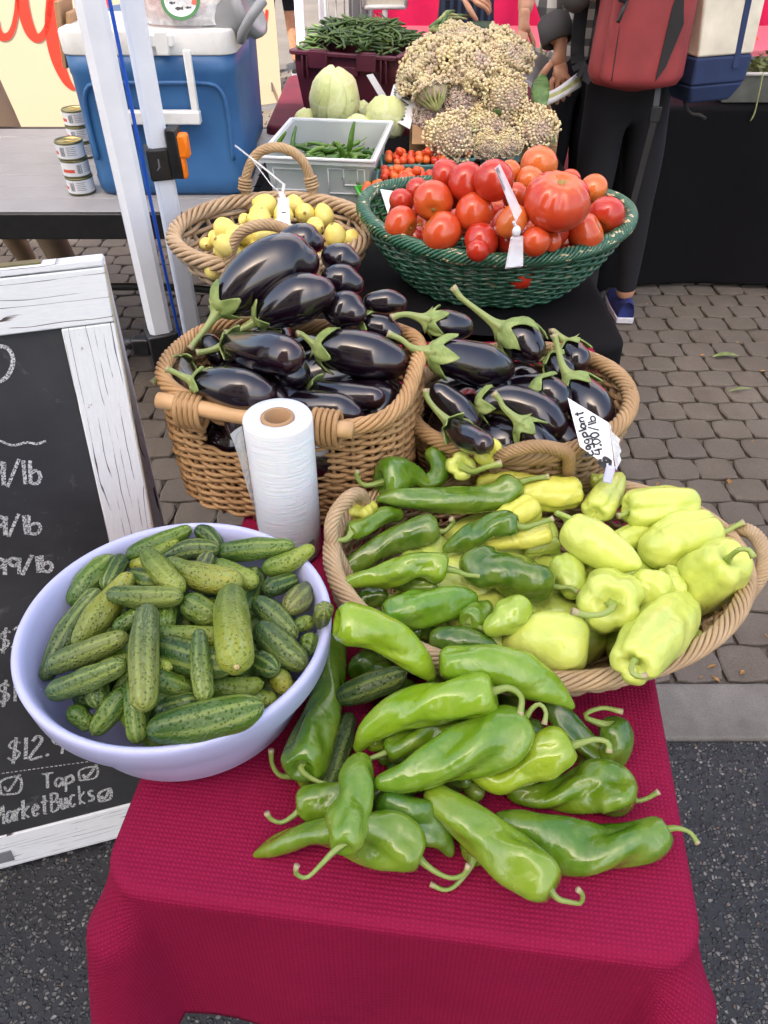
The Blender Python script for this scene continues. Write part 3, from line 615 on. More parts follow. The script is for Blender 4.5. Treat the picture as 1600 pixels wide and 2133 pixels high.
for j in range(int((8.2-1.105)/py_)+1):
    y = 1.10+py_*(j+.5); xr = 1.3+.62*y
    for i in range(int(-xr/px_), int(xr/px_)+1):
        x = (i+.5*(j % 2))*px_+g.normal(0, .0018); yy = y+g.normal(0, .0018); z = g.normal(0, .0012); tx, ty = g.normal(0, .012, 2)
        n = 12; out = []
        for q in range(n):
            a = 2*math.pi*(q+.5)/n; c_, s_ = math.cos(a), math.sin(a); k = 1/max(abs(c_)**6+abs(s_)**6, 1e-6)**(1/6)
            k *= 1+.035*math.cos(3*a+i)+g.normal(0, .012); out.append((c_*k*px_*.487, s_*k*py_*.490))
        v = [(x+u_, yy+v_, -.010) for u_, v_ in out]+[(x+u_*.985, yy+v_*.985, -.0028+z+tx*u_+ty*v_) for u_, v_ in out]+[(x+u_*.90, yy+v_*.90, z+tx*u_+ty*v_) for u_, v_ in out]
        f = [(q, (q+1) % n, n+(q+1) % n, n+q) for q in range(n)]+[(n+q, n+(q+1) % n, 2*n+(q+1) % n, 2*n+q) for q in range(n)]+[tuple(range(2*n, 3*n))]
        mb.add(v, f)
tag(mb.build('pavement', MT['paver'], smooth=False), kind='structure')
# litter on the paving
mb = MB(); g = np.random.default_rng(5)
for i in range(260):
    x, y = g.uniform(-1.6, 3), g.uniform(1.12, 4.2); a = g.uniform(0, 6.28); L = g.uniform(.005, .016); wd = L*g.uniform(.25, .6)
    if i % 3 == 0: y = 1.10+abs(g.normal(0, .03))
    c_, s_ = math.cos(a), math.sin(a); zz = .003; mb.add([(x-L*c_, y-L*s_, zz), (x+wd*s_, y-wd*c_, zz+.002), (x+L*c_, y+L*s_, zz), (x-wd*s_, y+wd*c_, zz+.003)], [(0, 1, 2, 3)])
tag(mb.build('leaf_litter', MT['dry_leaf']), kind='stuff')
def blade_leaf(L, wd, curl, name):
    mb = MB(); vs = []; n = 12
    for i in range(n+1):
        t_ = i/n; h = wd*math.sin(math.pi*t_)**.8; z = .006+curl*math.sin(math.pi*t_)*.5
        vs += [((t_-.5)*L, -h+.02*L*math.sin(4*t_), z+.25*h), ((t_-.5)*L, .02*L*math.sin(4*t_), z), ((t_-.5)*L, h+.02*L*math.sin(4*t_), z+.4*h)]
    fs = []
    for i in range(n): b = i*3; fs += [(b, b+3, b+4, b+1), (b+1, b+4, b+5, b+2)]
    mb.add(vs, fs); return mb.mesh(name)
o = link('fallen_leaf', blade_leaf(.115, .012, .014, 'fallen_leaf'), MT['fallen'], None, P(1510, 745, z=.004)); o.rotation_euler.z = .1; tag(o, 'long pale green leaf lying on the pavers', 'leaf')
o = link('fallen_leaf', blade_leaf(.10, .005, .008, 'grass_blade'), MT['fallen'], None, P(1540, 815, z=.004)); o.rotation_euler.z = .25; tag(o, 'thin green blade of leaf lying nearer on the pavers', 'leaf')
# ------------------------------------------------------------------ draped table cloths
def draped(name, mat, x0, x1, y0, y1, z, drops, label, rot=0, org=(0, 0), rad=.018, flare=.10, corner=.09, fold=.006, seed=1, hem=None, parent=None, sag=0):
    """a cloth over a rectangular top; drops = overhang at (front, right, back, left)"""
    g = np.random.default_rng(seed); ph = g.uniform(0, 6.28, 8); cr, sr = math.cos(rot), math.sin(rot)
    # perimeter samples of the rounded rectangle
    rc = .036; per = []
    def edge(a, b, n, nrm, k):
        for i in range(n): t_ = i/n; per.append((a[0]+(b[0]-a[0])*t_, a[1]+(b[1]-a[1])*t_, nrm[0], nrm[1], k, t_, 0))
    def arc(cx, cy, a0, k0, k1):
        for i in range(14): t_ = i/14; a = a0+math.pi/2*t_; per.append((cx+rc*math.cos(a), cy+rc*math.sin(a), math.cos(a), math.sin(a), k0, t_, 1+k1))
    edge((x0+rc, y0), (x1-rc, y0), 44, (0, -1), 0); arc(x1-rc, y0+rc, -math.pi/2, 0, 1)
    edge((x1, y0+rc), (x1, y1-rc), 50, (1, 0), 1); arc(x1-rc, y1-rc, 0, 1, 2)
    edge((x1-rc, y1), (x0+rc, y1), 30, (0, 1), 2); arc(x0+rc, y1-rc, math.pi/2, 2, 3)
    edge((x0, y1-rc), (x0, y0+rc), 50, (-1, 0), 3); arc(x0+rc, y0+rc, math.pi, 3, 0)
    n = len(per); rings = []; uvr = []
    def ring(d, inset=0.):
        vs = []; us = []
        for q, (x, y, nx, ny, k, t_, c_) in enumerate(per):
            dk = drops[k] if not c_ else drops[k]*(1-t_)+drops[c_-1]*t_
            cm = math.sin(math.pi*t_)**1.0 if c_ else (math.exp(-(min(t_, 1-t_)/.10)**2)*.0)
            if d <= 0: o_ = -inset; dz = 0.
            elif d < rad*1.571: a = d/rad; o_ = rad*math.sin(a); dz = rad*(1-math.cos(a))
            else:
                h = (d-rad*1.571)*(dk/max(drops))*1.0; h = h*(1+.30*cm); o_ = rad+flare*h+corner*cm*min(1, h/.08)*(.35+h*2.0); dz = rad+h*math.sqrt(max(.2, 1-flare**2))
                o_ += fold*min(1, h/.2)*(math.sin(q*.33+ph[0])+.7*math.sin(q*.19+ph[1]+2*h)); 
            if sag and d <= 0: dz = 0
            X, Y = x+nx*o_, y+ny*o_; zz = z-dz
            if hem is not None: zz = max(zz, hem)
            vs.append((org[0]+X*cr-Y*sr, org[1]+X*sr+Y*cr, zz)); us.append((x+nx*max(d, 0)-nx*inset, y+ny*max(d, 0)-ny*inset))
        rings.append(vs); uvr.append(us)
    for ins in (.030, .016, .006): ring(0, ins)
    D = max(drops)+rad*1.571
    for i in range(9): ring(rad*1.571*i/8)
    m = 26
    for i in range(1, m+1): ring(rad*1.571+max(drops)*i/m)
    mb = MB(); vs = [p for r_ in rings for p in r_]; fs = []; uv = []
    for j in range(len(rings)-1):
        for q in range(n):
            q2 = (q+1) % n; fs.append((j*n+q, (j+1)*n+q, (j+1)*n+q2, j*n+q2)); uv.append([uvr[j][q], uvr[j+1][q], uvr[j+1][q2], uvr[j][q2]])
    fs.append(tuple(range(n))); uv.append(uvr[0]); mb.add(vs, fs, uv); o = mb.build(name, mat, parent, (0, 0, 0), True)
    s = o.modifiers.new('thick', 'SOLIDIFY'); s.thickness = .0012; s.offset = -1
    if label: tag(o, label, 'tablecloth')
    return o
def folding_table(label, x0, x1, y0, y1, z, rot=0, org=(0, 0), mat=None, leg=None, topname='table_top'):
    t_ = empty('folding_table', (org[0], org[1], 0), label, 'table', rz=rot); b = MB(); b.box(((x0+x1)/2, (y0+y1)/2, z-.016), (x1-x0-.006, y1-y0-.006, .026)); b.build(topname, mat or MT['card'], t_, bevel=.006)
    for x in (x0+.06, x1-.06):
        for y in (y0+.12, y1-.12):
            b = MB(); b.tube([(x, y, .004), (x, y, z-.03)], .012, 10); b.build('leg', leg or MT['white_metal'], t_, smooth=True)
    for y in (y0+.12, y1-.12):
        b = MB(); b.tube([(x0+.06, y, .2), (x1-.06, y, .2)], .009, 8); b.build('brace', leg or MT['white_metal'], t_, smooth=True)
    return t_
TZ = .72; TROT = -math.radians(7); TORG = (.008, .30)
folding_table('folding table hidden under the crimson cloth, holding the bowl of cucumbers', -.283, .283, 0, 1.2, TZ-.003, TROT, TORG, leg=MT['white_metal'])
draped('tablecloth', MT['red_cloth'], -.288, .288, -.005, 1.2, TZ, (.288, .27, .1, .22), 'crimson waffle weave cloth draped over the front table', TROT, TORG, rad=.014, flare=.06, corner=.085, fold=.006)
BZ = .72
folding_table('folding table under the black cloth behind the eggplants', -.34, .50, 1.46, 2.06, BZ-.003)
draped('tablecloth', MT['black_cloth'], -.345, .505, 1.455, 2.06, BZ, (.36, .68, .1, .25), 'black cloth draped over the table under the green basket', rad=.02, flare=.0, corner=.015, fold=.006, hem=.015, seed=4)
folding_table('folding table under the black cloth holding the box of cauliflower', -.40, .585, 2.12, 3.02, .727)
draped('tablecloth', MT['black_cloth'], -.405, .59, 2.115, 3.02, .73, (.5, .55, .1, .1), 'black cloth on the table under the clear bin and the cauliflower', rad=.015, flare=.0, corner=.02, fold=.01, hem=.015, seed=6)
folding_table('long folding table under black cloth behind the person with the backpack', 1.0, 2.9, 3.34, 4.05, .757)
draped('tablecloth', MT['black_cloth'], .995, 2.905, 3.335, 4.05, .76, (.74, .5, .5, .7), 'long black cloth hanging almost to the pavers behind the backpack', rad=.02, flare=.01, corner=.04, fold=.02, hem=.02, seed=8)
# the crate's own stand, with a maroon cloth
folding_table('folding table under the maroon cloth holding the crate of beans', -.42, .62, 3.04, 3.9, .757, leg=MT['black_plastic'])
draped('tablecloth', MT['maroon_cloth'], -.425, .625, 3.035, 3.9, .76, (.14, .1, .1, .16), 'dark maroon cloth hanging off the table under the crate of beans', rad=.015, flare=.03, corner=.05, fold=.01, seed=9)
# grey slat table at the left, black frame
t_ = empty('slat_table', (-1.0, 2.22, 0), 'grey slatted table with a black steel frame under the blue coolers', 'table')
for k in range(8):
    b = MB(); b.box((-.22, .055+k*.112, .719), (1.68, .106, .022)); b.build('slat', MT['metal_grey'], t_, bevel=.003)
b = MB(); b.box((-.22, .0, .690), (1.70, .03, .075)); b.box((-.22, .92, .690), (1.70, .03, .075)); b.box((-1.06, .46, .690), (.03, .89, .075)); b.box((.62, .46, .690), (.03, .89, .075)); b.build('frame', MT['black_plastic'], t_, bevel=.004)
for y in (.10, .80):
    b = MB(); b.tube(smooth_path([(-.36, y, .66), (-.345, y, .40), (-.33, y+.02, .2), (-.28, y+.02, .012)], 20), .017, 12); b.build('leg', MT['black_plastic'], t_, smooth=True)
b = MB(); b.tube(smooth_path([(-.40, .13, .012), (-.36, .13, .30), (-.22, .16, .40), (-.05, .16, .425), (.3, .16, .425), (.46, .16, .40), (.56, .13, .30), (.58, .13, .012)], 50), .013, 10); b.build('leg_hoop', MT['black_plastic'], t_, smooth=True)
# ------------------------------------------------------------------ canopy: roof out of the picture, two legs in it
ct = empty('canopy', (-.59, 1.95, 0), 'white pop up canopy on white square legs beside the eggplants', 'canopy')
def leg_prof(name, x, y, z0, z1, wx, wy, ch, mat, parent, rz=0):
    mb = MB(); p = [(-wx/2+ch, -wy/2), (wx/2-ch, -wy/2), (wx/2, -wy/2+ch), (wx/2, wy/2-ch), (wx/2-ch, wy/2), (-wx/2+ch, wy/2), (-wx/2, wy/2-ch), (-wx/2, -wy/2+ch)]
    c_, s_ = math.cos(rz), math.sin(rz); p = [(a*c_-b*s_, a*s_+b*c_) for a, b in p]; n = 8
    mb.add([(x+a, y+b, z) for z in (z0, z1) for a, b in p], [(i, (i+1) % n, n+(i+1) % n, n+i) for i in range(n)]+[tuple(range(n-1, -1, -1)), tuple(range(n, 2*n))])
    return mb.build(name, mat, parent)
L = (-.031, -.05)
leg_prof('leg', L[0], L[1], .47, 2.35, .062, .062, .012, MT['white_metal'], ct, .42)
leg_prof('inner_leg', L[0]+.02, L[1], .01, .48, .028, .028, .004, MT['white_metal'], ct, .42)
b = MB(); b.box((L[0], L[1], .455), (.083, .083, .13), Matrix.Rotation(.42, 3, 'Z')); b.box((L[0]-.052, L[1]-.02, .482), (.05, .04, .05)); b.build('leg_lock', MT['black_plastic'], ct, bevel=.006)
b = MB(); b.tube([(L[0]-.07, L[1]-.022, .488), (L[0]-.10, L[1]-.022, .488)], .017, 14); b.build('pull_knob', MT['black_plastic'], ct, smooth=True)
b = MB(); b.box((L[0]+.03, L[1], .006), (.05, .06, .010)); b.build('foot_plate', MT['black_plastic'], ct)
Rg = (.029, .05)
leg_prof('leg', Rg[0], Rg[1], .02, 2.35, .050, .050, .008, MT['white_metal'], ct, .35)
b = MB(); b.box((Rg[0], Rg[1]-.002, .93), (.066, .066, .075), Matrix.Rotation(.35, 3, 'Z')); b.box((Rg[0]+.045, Rg[1]-.012, .955), (.03, .05, .115)); b.build('slider_clamp', MT['black_plastic'], ct, bevel=.005)
b = MB(); b.tube([(Rg[0]-.012, Rg[1]-.0355, .945), (Rg[0]-.012, Rg[1]-.0365, .926), (Rg[0]-.004, Rg[1]-.0365, .918), (Rg[0]+.004, Rg[1]-.0365, .926), (Rg[0]+.004, Rg[1]-.0355, .945)], .0022, 6); b.build('clamp_mark', MT['grey_print'], ct)
b = MB(); b.box((Rg[0]+.066, Rg[1]-.018, .972), (.030, .034, .055)); b.box((Rg[0]+.060, Rg[1]-.018, .925), (.014, .03, .06)); b.build('release_lever', MT['orange_plastic'], ct, bevel=.006)
for z in (.70, .45):
    b = MB(); b.tube([(Rg[0]+.018, Rg[1]-.028, z), (Rg[0]+.021, Rg[1]-.0315, z)], .004, 8); b.build('pin_hole', MT['black_plastic'], ct)
b = MB(); b.tube(smooth_path([(-.02, .02, 2.2), (-.006, .005, 1.3), (-.002, .01, .6), (.01, .02, .3)], 40), .0045, 6); b.build('cord', MT['blue_cord'], ct, smooth=True)
for (x, y), wd in (((3.2, .05), .05), ((3.2, 2.5), .05), (tuple((P(632, 150, Y=4.4)-[-.59, 1.95, 0])[:2]), .045), (tuple((P(674, 90, Y=4.6)-[-.59, 1.95, 0])[:2]), .034)):
    leg_prof('leg', x, y, .01, 2.35, wd, wd, .006, MT['white_metal'], ct)
b = MB(); rx0, rx1, ry0, ry1 = -.10, 3.3, .02, 2.7
top = []; nx, ny = 14, 10
for j in range(ny+1):
    for i in range(nx+1):
        u_, v_ = i/nx, j/ny; hh = 2.36+.75*min(2*min(u_, 1-u_), 2*min(v_, 1-v_)); top.append((rx0+(rx1-rx0)*u_, ry0+(ry1-ry0)*v_, hh))
fs = [(j*(nx+1)+i, j*(nx+1)+i+1, (j+1)*(nx+1)+i+1, (j+1)*(nx+1)+i) for j in range(ny) for i in range(nx)]
b.add(top, fs); b.build('roof', MT['canopy'], ct, smooth=True)
# ------------------------------------------------------------------ the building added out of view, placed and sized to shade the stall
bd = empty('shade_building', (0, -6.0, 0), 'beige two tone building added unseen behind the viewer to shade the stall', 'shade_building'); b = MB(); b.box((-4.6, -4, 7.0), (9.6, 8, 14.0)); b.build('wall', plain('beige_stucco', srgb(206, 184, 148), .9, .08, 2), bd)
for k in range(3):
    for f_ in range(3):
        b = MB(); b.box((-8+3.2*k, .02, 3.6+3.6*f_), (1.5, .06, 1.9)); wn = b.build('window', MT['grey_plastic'], bd); b = MB(); b.box((-8+3.2*k, .06, 3.6+3.6*f_), (1.3, .03, 1.7)); b.build('pane', plain('window_glass', (.03, .04, .05, 1), .1) if k+f_ == 0 else bpy.data.materials['window_glass'], wn)
# ------------------------------------------------------------------ banner far left
A = P(95, 290, z=.03); B = P(588, 215, z=.03); u_ = (B-A); u_[2] = 0; Lb = np.linalg.norm(u_); u_ /= Lb; nrm = np.array([u_[1], -u_[0], 0])
if nrm[1] > 0: nrm = -nrm
bt = empty('banner_panel', A, 'cream banner panel with big red script letters behind the coolers', 'banner')
b = MB(); e0, e1 = -u_*2.2, u_*Lb; zb, zt = 0., 2.3
q = [e0+[0, 0, zb], e1+[0, 0, zb], e1+[0, 0, zt], e0+[0, 0, zt]]; b.add([p for p in q]+[p-nrm*.03 for p in q], [(0, 1, 2, 3), (7, 6, 5, 4), (0, 4, 5, 1), (1, 5, 6, 2), (2, 6, 7, 3), (3, 7, 4, 0)]); b.build('panel', MT['banner'], bt)
b = MB(); b.bar(V(e0+[0, 0, -.015]-nrm*.015), V(e1+[0, 0, -.015]-nrm*.015), .03, .05); b.build('base_rail', MT['grey_plastic'], bt)
b = MB(); c_ = u_*(Lb-.08)+nrm*.004; b.bar(V(c_+[0, 0, .10]), V(c_+[0, 0, .16]), .09, .006); b.build('latch', MT['grey_print'], bt)
def on_plane(px, py, p0, n): d = rayd(px, py); t = np.dot(p0-CAM, n)/np.dot(d, n); return CAM+d*t
def ribbon(mb, pts, widths, nrm, n=40, off=0.):
    """flat stroke of varying half width lying in the plane with normal nrm"""
    sp = smooth_path(np.column_stack([pts, widths]), n); p = sp[:, :3]; T = np.gradient(p, axis=0); T /= np.maximum(np.linalg.norm(T, axis=1, keepdims=True), 1e-9); S = np.cross(T, nrm); S /= np.maximum(np.linalg.norm(S, axis=1, keepdims=True), 1e-9)
    a = p+S*sp[:, 3:4]+nrm*off; c = p-S*sp[:, 3:4]+nrm*off; vs = np.empty((2*n, 3)); vs[0::2] = a; vs[1::2] = c
    mb.add(vs, [(2*i, 2*i+2, 2*i+3, 2*i+1) for i in range(n-1)])
b = MB()
for S in ([(-12, 40, 9), (-8, 62, 10), (4, 76, 8), (18, 74, 6), (27, 58, 5), (33, 30, 4.5), (36, 0, 4.5), (37, -40, 4.5)], [(42, -50, 12), (46, 0, 12), (54, 40, 12), (66, 70, 11), (80, 79, 8), (92, 68, 6), (100, 44, 5), (105, 0, 5), (106, -40, 5)],
          [(113, -50, 13), (110, 0, 13), (108, 45, 14), (112, 92, 14), (122, 132, 12), (137, 166, 9), (150, 182, 5), (156, 186, 2)], [(556, 20, 3), (553, 38, 4), (549, 52, 4), (542, 64, 4), (534, 72, 3)], [(222, -30, 6), (223, 0, 6), (222, 15, 5)]):
    pts = np.array([on_plane(x, y, A, nrm) for x, y, _ in S])-A; wd = np.array([w_*depth_of(p+A)/FPX for p, (_, _, w_) in zip(pts, S)]); ribbon(b, pts, wd, nrm, 50, .004)
b.build('lettering', MT['banner_red'], bt)
# ------------------------------------------------------------------ wicker baskets
def wicker(name, label, ctr, a, b, h, rot=0, base=.85, pw=2.0, rows=16, nst=40, sr=.0034, col=(.42, .27, .13), mat=None, rim=None, zdip=None, bulge=.04, skip=None, amp=1.15, tw=2, alpha=0., tilt=None, baseoff=(0, 0)):
    """ctr = centre of the base on what it stands on; a, b = half axes at the rim; pw > 2 squares the plan"""
    mat = mat or MT['wicker']; B = empty(name, ctr, label, 'basket', rz=rot)
    def O(phi, s):
        c_, s_ = np.cos(phi), np.sin(phi); k = (np.abs(c_)**pw+np.abs(s_)**pw)**(-1/pw); return np.stack([a*s*k*c_, b*s*k*s_], -1)
    zd = zdip or (lambda p: np.zeros_like(p))
    def pt(phi, t_, off):
        s = base+(1-base)*t_+bulge*np.sin(np.pi*t_)*.5; xy = O(phi, s); l = np.linalg.norm(xy, axis=-1, keepdims=True); xy = xy*(1+np.asarray(off)[..., None]/l)
        xy = xy+np.array(baseoff)*(1-t_)
        return np.column_stack([xy, np.full(len(phi), 0.)+h*t_+zd(phi)*t_**2])
    g = np.random.default_rng(int(abs(ctr[0]*1e3))+7); nn = nst*6; phi = np.arange(nn)*2*math.pi/nn; mb = MB()
    for k in range(rows):
        t_ = (k+.5)/rows*.97+.015; off = sr*amp*np.cos(nst/2*phi+k*math.pi+(0 if tw == 2 else (k % tw)))+g.normal(0, sr*.15)+sr*.25*np.sin(phi*g.integers(2, 6)+g.uniform(0, 6))
        p = pt(phi, t_, off); p[:, 2] += sr*.35*np.sin(phi*g.integers(3, 9)+g.uniform(0, 6)); r = sr*g.uniform(.85, 1.12)
        if skip is not None and t_ > skip[2] and t_ < skip[3]:
            keep = np.abs((phi-skip[0]+math.pi) % (2*math.pi)-math.pi) > skip[1]; i0 = int(np.argmin(keep)); seq = np.roll(np.arange(nn), -i0); seq = [i for i in seq if keep[i]]; mb.tube(p[seq], r, 6)
        else: mb.tube(p, r, 6, closed=True)
    o = mb.build('weave', mat, B, smooth=True); o.color = tuple(col)+(alpha,)
    mb = MB()
    for j in range(nst):
        ph = np.full(14, 2*math.pi*(j+.5*0)/nst); tt = np.linspace(0, 1, 14); p = np.vstack([pt(ph[i:i+1], tt[i], [0.]) for i in range(14)])
        if skip is not None and abs((ph[0]-skip[0]+math.pi) % (2*math.pi)-math.pi) < skip[1]: p = p[:int(14*skip[2])]
        mb.tube(p, sr*.95, 6)
    # floor of the basket
    fl = [pt(phi[::4], 0., np.zeros(nn//4))]; k = len(fl[0]); c0 = np.array([[baseoff[0], baseoff[1], .002]]); 
    mb.add(np.vstack([fl[0]+[0, 0, .003], c0]), [(i, (i+1) % k, k) for i in range(k)])
    for q_ in np.linspace(.12, .95, 13):
        p = pt(phi[::3], 0., np.zeros(nn//3))*[q_, q_, 1]+[0, 0, .006]; p[:, 2] += sr*np.cos(np.arange(len(p))*.8+q_*40); mb.tube(p, sr, 5, closed=True)
    o = mb.build('stakes', mat, B, smooth=True); o.color = tuple(x*.8 for x in col)+(0.,)
    R, ns, turns, rs = rim or (sr*2.2, 4, 22, sr*1.1); nn2 = 420; ph = np.arange(nn2)*2*math.pi/nn2; mb = MB()
    ctrp = pt(ph, 1., np.zeros(nn2)); ctrp[:, 2] += R*.2; T, N, Bn = frames(ctrp, True); outd = np.column_stack([ctrp[:, :2]/np.linalg.norm(ctrp[:, :2], axis=1, keepdims=True), np.zeros(nn2)])
    for j in range(ns):
        w_ = turns*ph+2*math.pi*j/ns; p = ctrp+outd*(R*np.cos(w_))[:, None]+np.array([0, 0, 1.])*(R*np.sin(w_))[:, None]; mb.tube(p, rs*g.uniform(.9, 1.1), 7, closed=True)
    o = mb.build('rim', mat, B, smooth=True); o.color = tuple(min(1, x*1.08) for x in col)+(alpha,)
    return B
def rope_handle(parent, pts, R, rs, ns, turns, col, name='handle', wraps=()):
    p = smooth_path(np.array(pts, float), 90); T, N, Bn = frames(p); mb = MB(); u_ = np.linspace(0, 1, 90)
    for j in range(ns):
        w_ = 2*math.pi*(turns*u_+j/ns); mb.tube(p+N*(R*np.cos(w_))[:, None]+Bn*(R*np.sin(w_))[:, None], rs, 7)
    for q in wraps:
        i = int(q*89); 
        for k in range(4):
            a = np.linspace(0, 2*math.pi, 18, endpoint=False); c_ = p[i]+T[i]*(k-1.5)*rs*1.7; mb.tube(c_+np.outer(np.cos(a), N[i])*(R+rs*1.6)+np.outer(np.sin(a), Bn[i])*(R+rs*1.6), rs*.8, 6, closed=True)
    o = mb.build(name, MT['wicker'], parent, smooth=True); o.color = tuple(col)+(0.,); return o
TAN, TAN2, PALE = (.62, .385, .18), (.50, .33, .165), (.62, .46, .28)
# rectangular basket of eggplants, with a dowel handle
B1C = np.array([-.135, 1.004, TZ+.004]); B1R = -.21; B1H = .205
B1 = wicker('wicker_basket', 'square honey coloured wicker basket with a wooden dowel handle heaped with eggplants', B1C, .184, .140, B1H, B1R, .985, 3.4, 29, 46, .0036, TAN, rim=(.0088, 8, 10, .0034), bulge=.05,
            zdip=lambda p: .012*np.cos(2*(p-.4))-.006, skip=(-math.pi/2-.12, .36, .66, .90))
yf = -.140-.012
b = MB(); b.tube(smooth_path([(-.150, yf, B1H+.006), (.0, yf-.004, B1H-.002), (.128, yf-.001, B1H-.004)], 12), .0115, 14); b.build('dowel_handle', MT['cane_wood'], B1, smooth=True)
for x in (-.105, .090):
    b = MB()
    for k in range(5):
        a = np.linspace(0, 2*math.pi, 22, endpoint=False); b.tube(np.column_stack([np.full(22, x+(k-2)*.0078), yf+.004+.0195*np.cos(a), B1H-.004+.024*np.sin(a)-.004]), .0038, 7, closed=True)
    o = b.build('lashing', MT['wicker'], B1, smooth=True); o.color = TAN+(0.,)
# round basket of eggplants
B2C = np.array([.207, .995, TZ+.004])
B2 = wicker('wicker_basket', 'round wicker basket holding the eggplants beside the handwritten price card', B2C, .168, .150, .145, -.1, .80, 2.0, 23, 40, .0036, TAN2, rim=(.0092, 8, 11, .0034), zdip=lambda p: .018*np.cos(p-.2), bulge=.06)
rope_handle(B2, [(-.035, -.150, .120), (-.030, -.162, .150), (.0, -.168, .172), (.030, -.168, .176), (.062, -.160, .160), (.070, -.148, .120)], .0065, .0032, 8, 4, TAN2)
# wide shallow basket of pale peppers
YBC = np.array([.196, .700, TZ+.006])
YB = wicker('wicker_basket', 'wide shallow oval wicker basket full of pale yellow peppers', YBC, .264, .186, .078, -.03, .86, 2.05, 12, 60, .0032, PALE, rim=(.0095, 10, 12, .0028), zdip=lambda p: .012*np.cos(2*p)+.006, bulge=.05, baseoff=(-.02, .01))
rope_handle(YB, [(-.240, -.02, .055), (-.262, .0, .100), (-.263, .020, .128), (-.246, .048, .140), (-.229, .072, .125), (-.220, .085, .060)], .0070, .0030, 8, 4, PALE)
rope_handle(YB, [(.252, .055, .070), (.276, .045, .103), (.288, .015, .112), (.284, -.025, .103), (.262, -.05, .070)], .0070, .0030, 8, 4, PALE)
# green painted basket of tomatoes
GBC = np.array([.255, 1.765, BZ+.004])
GB = wicker('wicker_basket', 'large oval basket of dark green painted wicker heaped with tomatoes', GBC, .305, .250, .160, -.13, .62, 2.05, 19, 46, .0036, (.03, .12, .07), MT['green_wicker'], rim=(.0125, 9, 18, .0040), bulge=.10, alpha=.25, amp=1.2, zdip=lambda p: .012*np.cos(2*p))
for ch in GB.children:
    if ch.name.startswith('rim'): ch.color = (.03, .12, .07, 1.)
# squash basket with two hoop handles
SBC = np.array([-.268, 1.800, BZ+.004])
SB = wicker('wicker_basket', 'round thick cane basket with two rope hoops holding pale yellow squash', SBC, .232, .225, .105, 0, .66, 2.0, 8, 20, .0062, (.60, .45, .29), rim=(.013, 6, 9, .0056), bulge=.12, amp=1.1)
SC_ = (.64, .47, .28)
rope_handle(SB, [(-.085, .205, .085), (-.090, .215, .150), (-.055, .222, .215), (.005, .224, .232), (.058, .222, .205), (.082, .215, .145), (.085, .205, .085)], .0080, .0044, 7, 5, SC_, wraps=(.16, .84))
rope_handle(SB, [(-.060, -.215, .075), (-.066, -.225, .125), (-.035, -.230, .185), (.025, -.232, .205), (.085, -.230, .180), (.115, -.225, .125), (.115, -.215, .075)], .0080, .0044, 7, 5, SC_)
# lavender bowl
BWC = np.array([-.234, .554, TZ+.003]); bw = empty('plastic_bowl', BWC, 'wide lavender plastic bowl overflowing with cucumbers', 'bowl')
b = MB(); prof = [(0, .0), (.112, .0), (.124, .004), (.133, .016), (.147, .060), (.1560, .094), (.1575, .0965), (.1665, .0970), (.1690, .100), (.1712, .124), (.1716, .131), (.1695, .1345), (.166, .1348), (.1625, .1318), (.1590, .122), (.154, .098), (.143, .058), (.126, .014), (.114, .006), (0, .005)]
b.lathe(prof, n=96, sx=1.02, sy=.968); b.build('bowl_shell', MT['lavender'], bw, smooth=True)
# roll of produce bags
RC = P(608, 1138, z=TZ+.004); rl = empty('bag_roll', RC, 'white roll of plastic produce bags standing in front of the square basket', 'bag roll'); H = .232; R_ = .0455
b = MB(); b.lathe([(.0215, H-.004), (.024, H), (.0435, H+.0005), (R_, H-.003), (R_, .05), (R_-.0006, .046), (R_-.0006, .002), (.0215, .002)], n=56); b.build('film_roll', MT['roll'], rl, smooth=True)
b = MB(); b.lathe([(.0170, .003), (.0170, H+.001), (.0214, H+.001), (.0214, H-.03)], n=40); b.build('cardboard_core', MT['cardboard'], rl, smooth=True)
b = MB(); a = np.linspace(-2.6, -1.75, 14); vs = [((R_+.0004)*math.cos(q), (R_+.0004)*math.sin(q), z) for z in (.003, .042) for q in a]; b.add(vs, [(i, i+1, 15+i, 14+i) for i in range(13)]); b.build('green_print', MT['green_print'] if False else plain('dark_green_print', srgb(22, 74, 58), .4, .1), rl, smooth=True)
b = MB(); a = np.linspace(-1.72, -.6, 18); vs = [((R_+.0004)*math.cos(q), (R_+.0004)*math.sin(q), z) for z in (.003, .040) for q in a]; b.add(vs, [(i, i+1, 19+i, 18+i) for i in range(17)]); b.build('grey_print', MT['grey_print'], rl, smooth=True)
b = MB(); vs = []
for j in range(15):
    q = j/14; z = H-.006-q*.17
    for i in range(7): t_ = i/6; ang = math.pi+.25; k = (1-q)**1.3*.019*t_; vs.append(((R_+.0008+k)*math.cos(ang+t_*.25), (R_+.0008+k)*math.sin(ang+t_*.25), z+.006*t_*math.sin(q*9)))
b.add(vs, [(j*7+i, j*7+i+1, (j+1)*7+i+1, (j+1)*7+i) for j in range(14) for i in range(6)]); b.build('loose_film', MT['film'], rl, smooth=True)
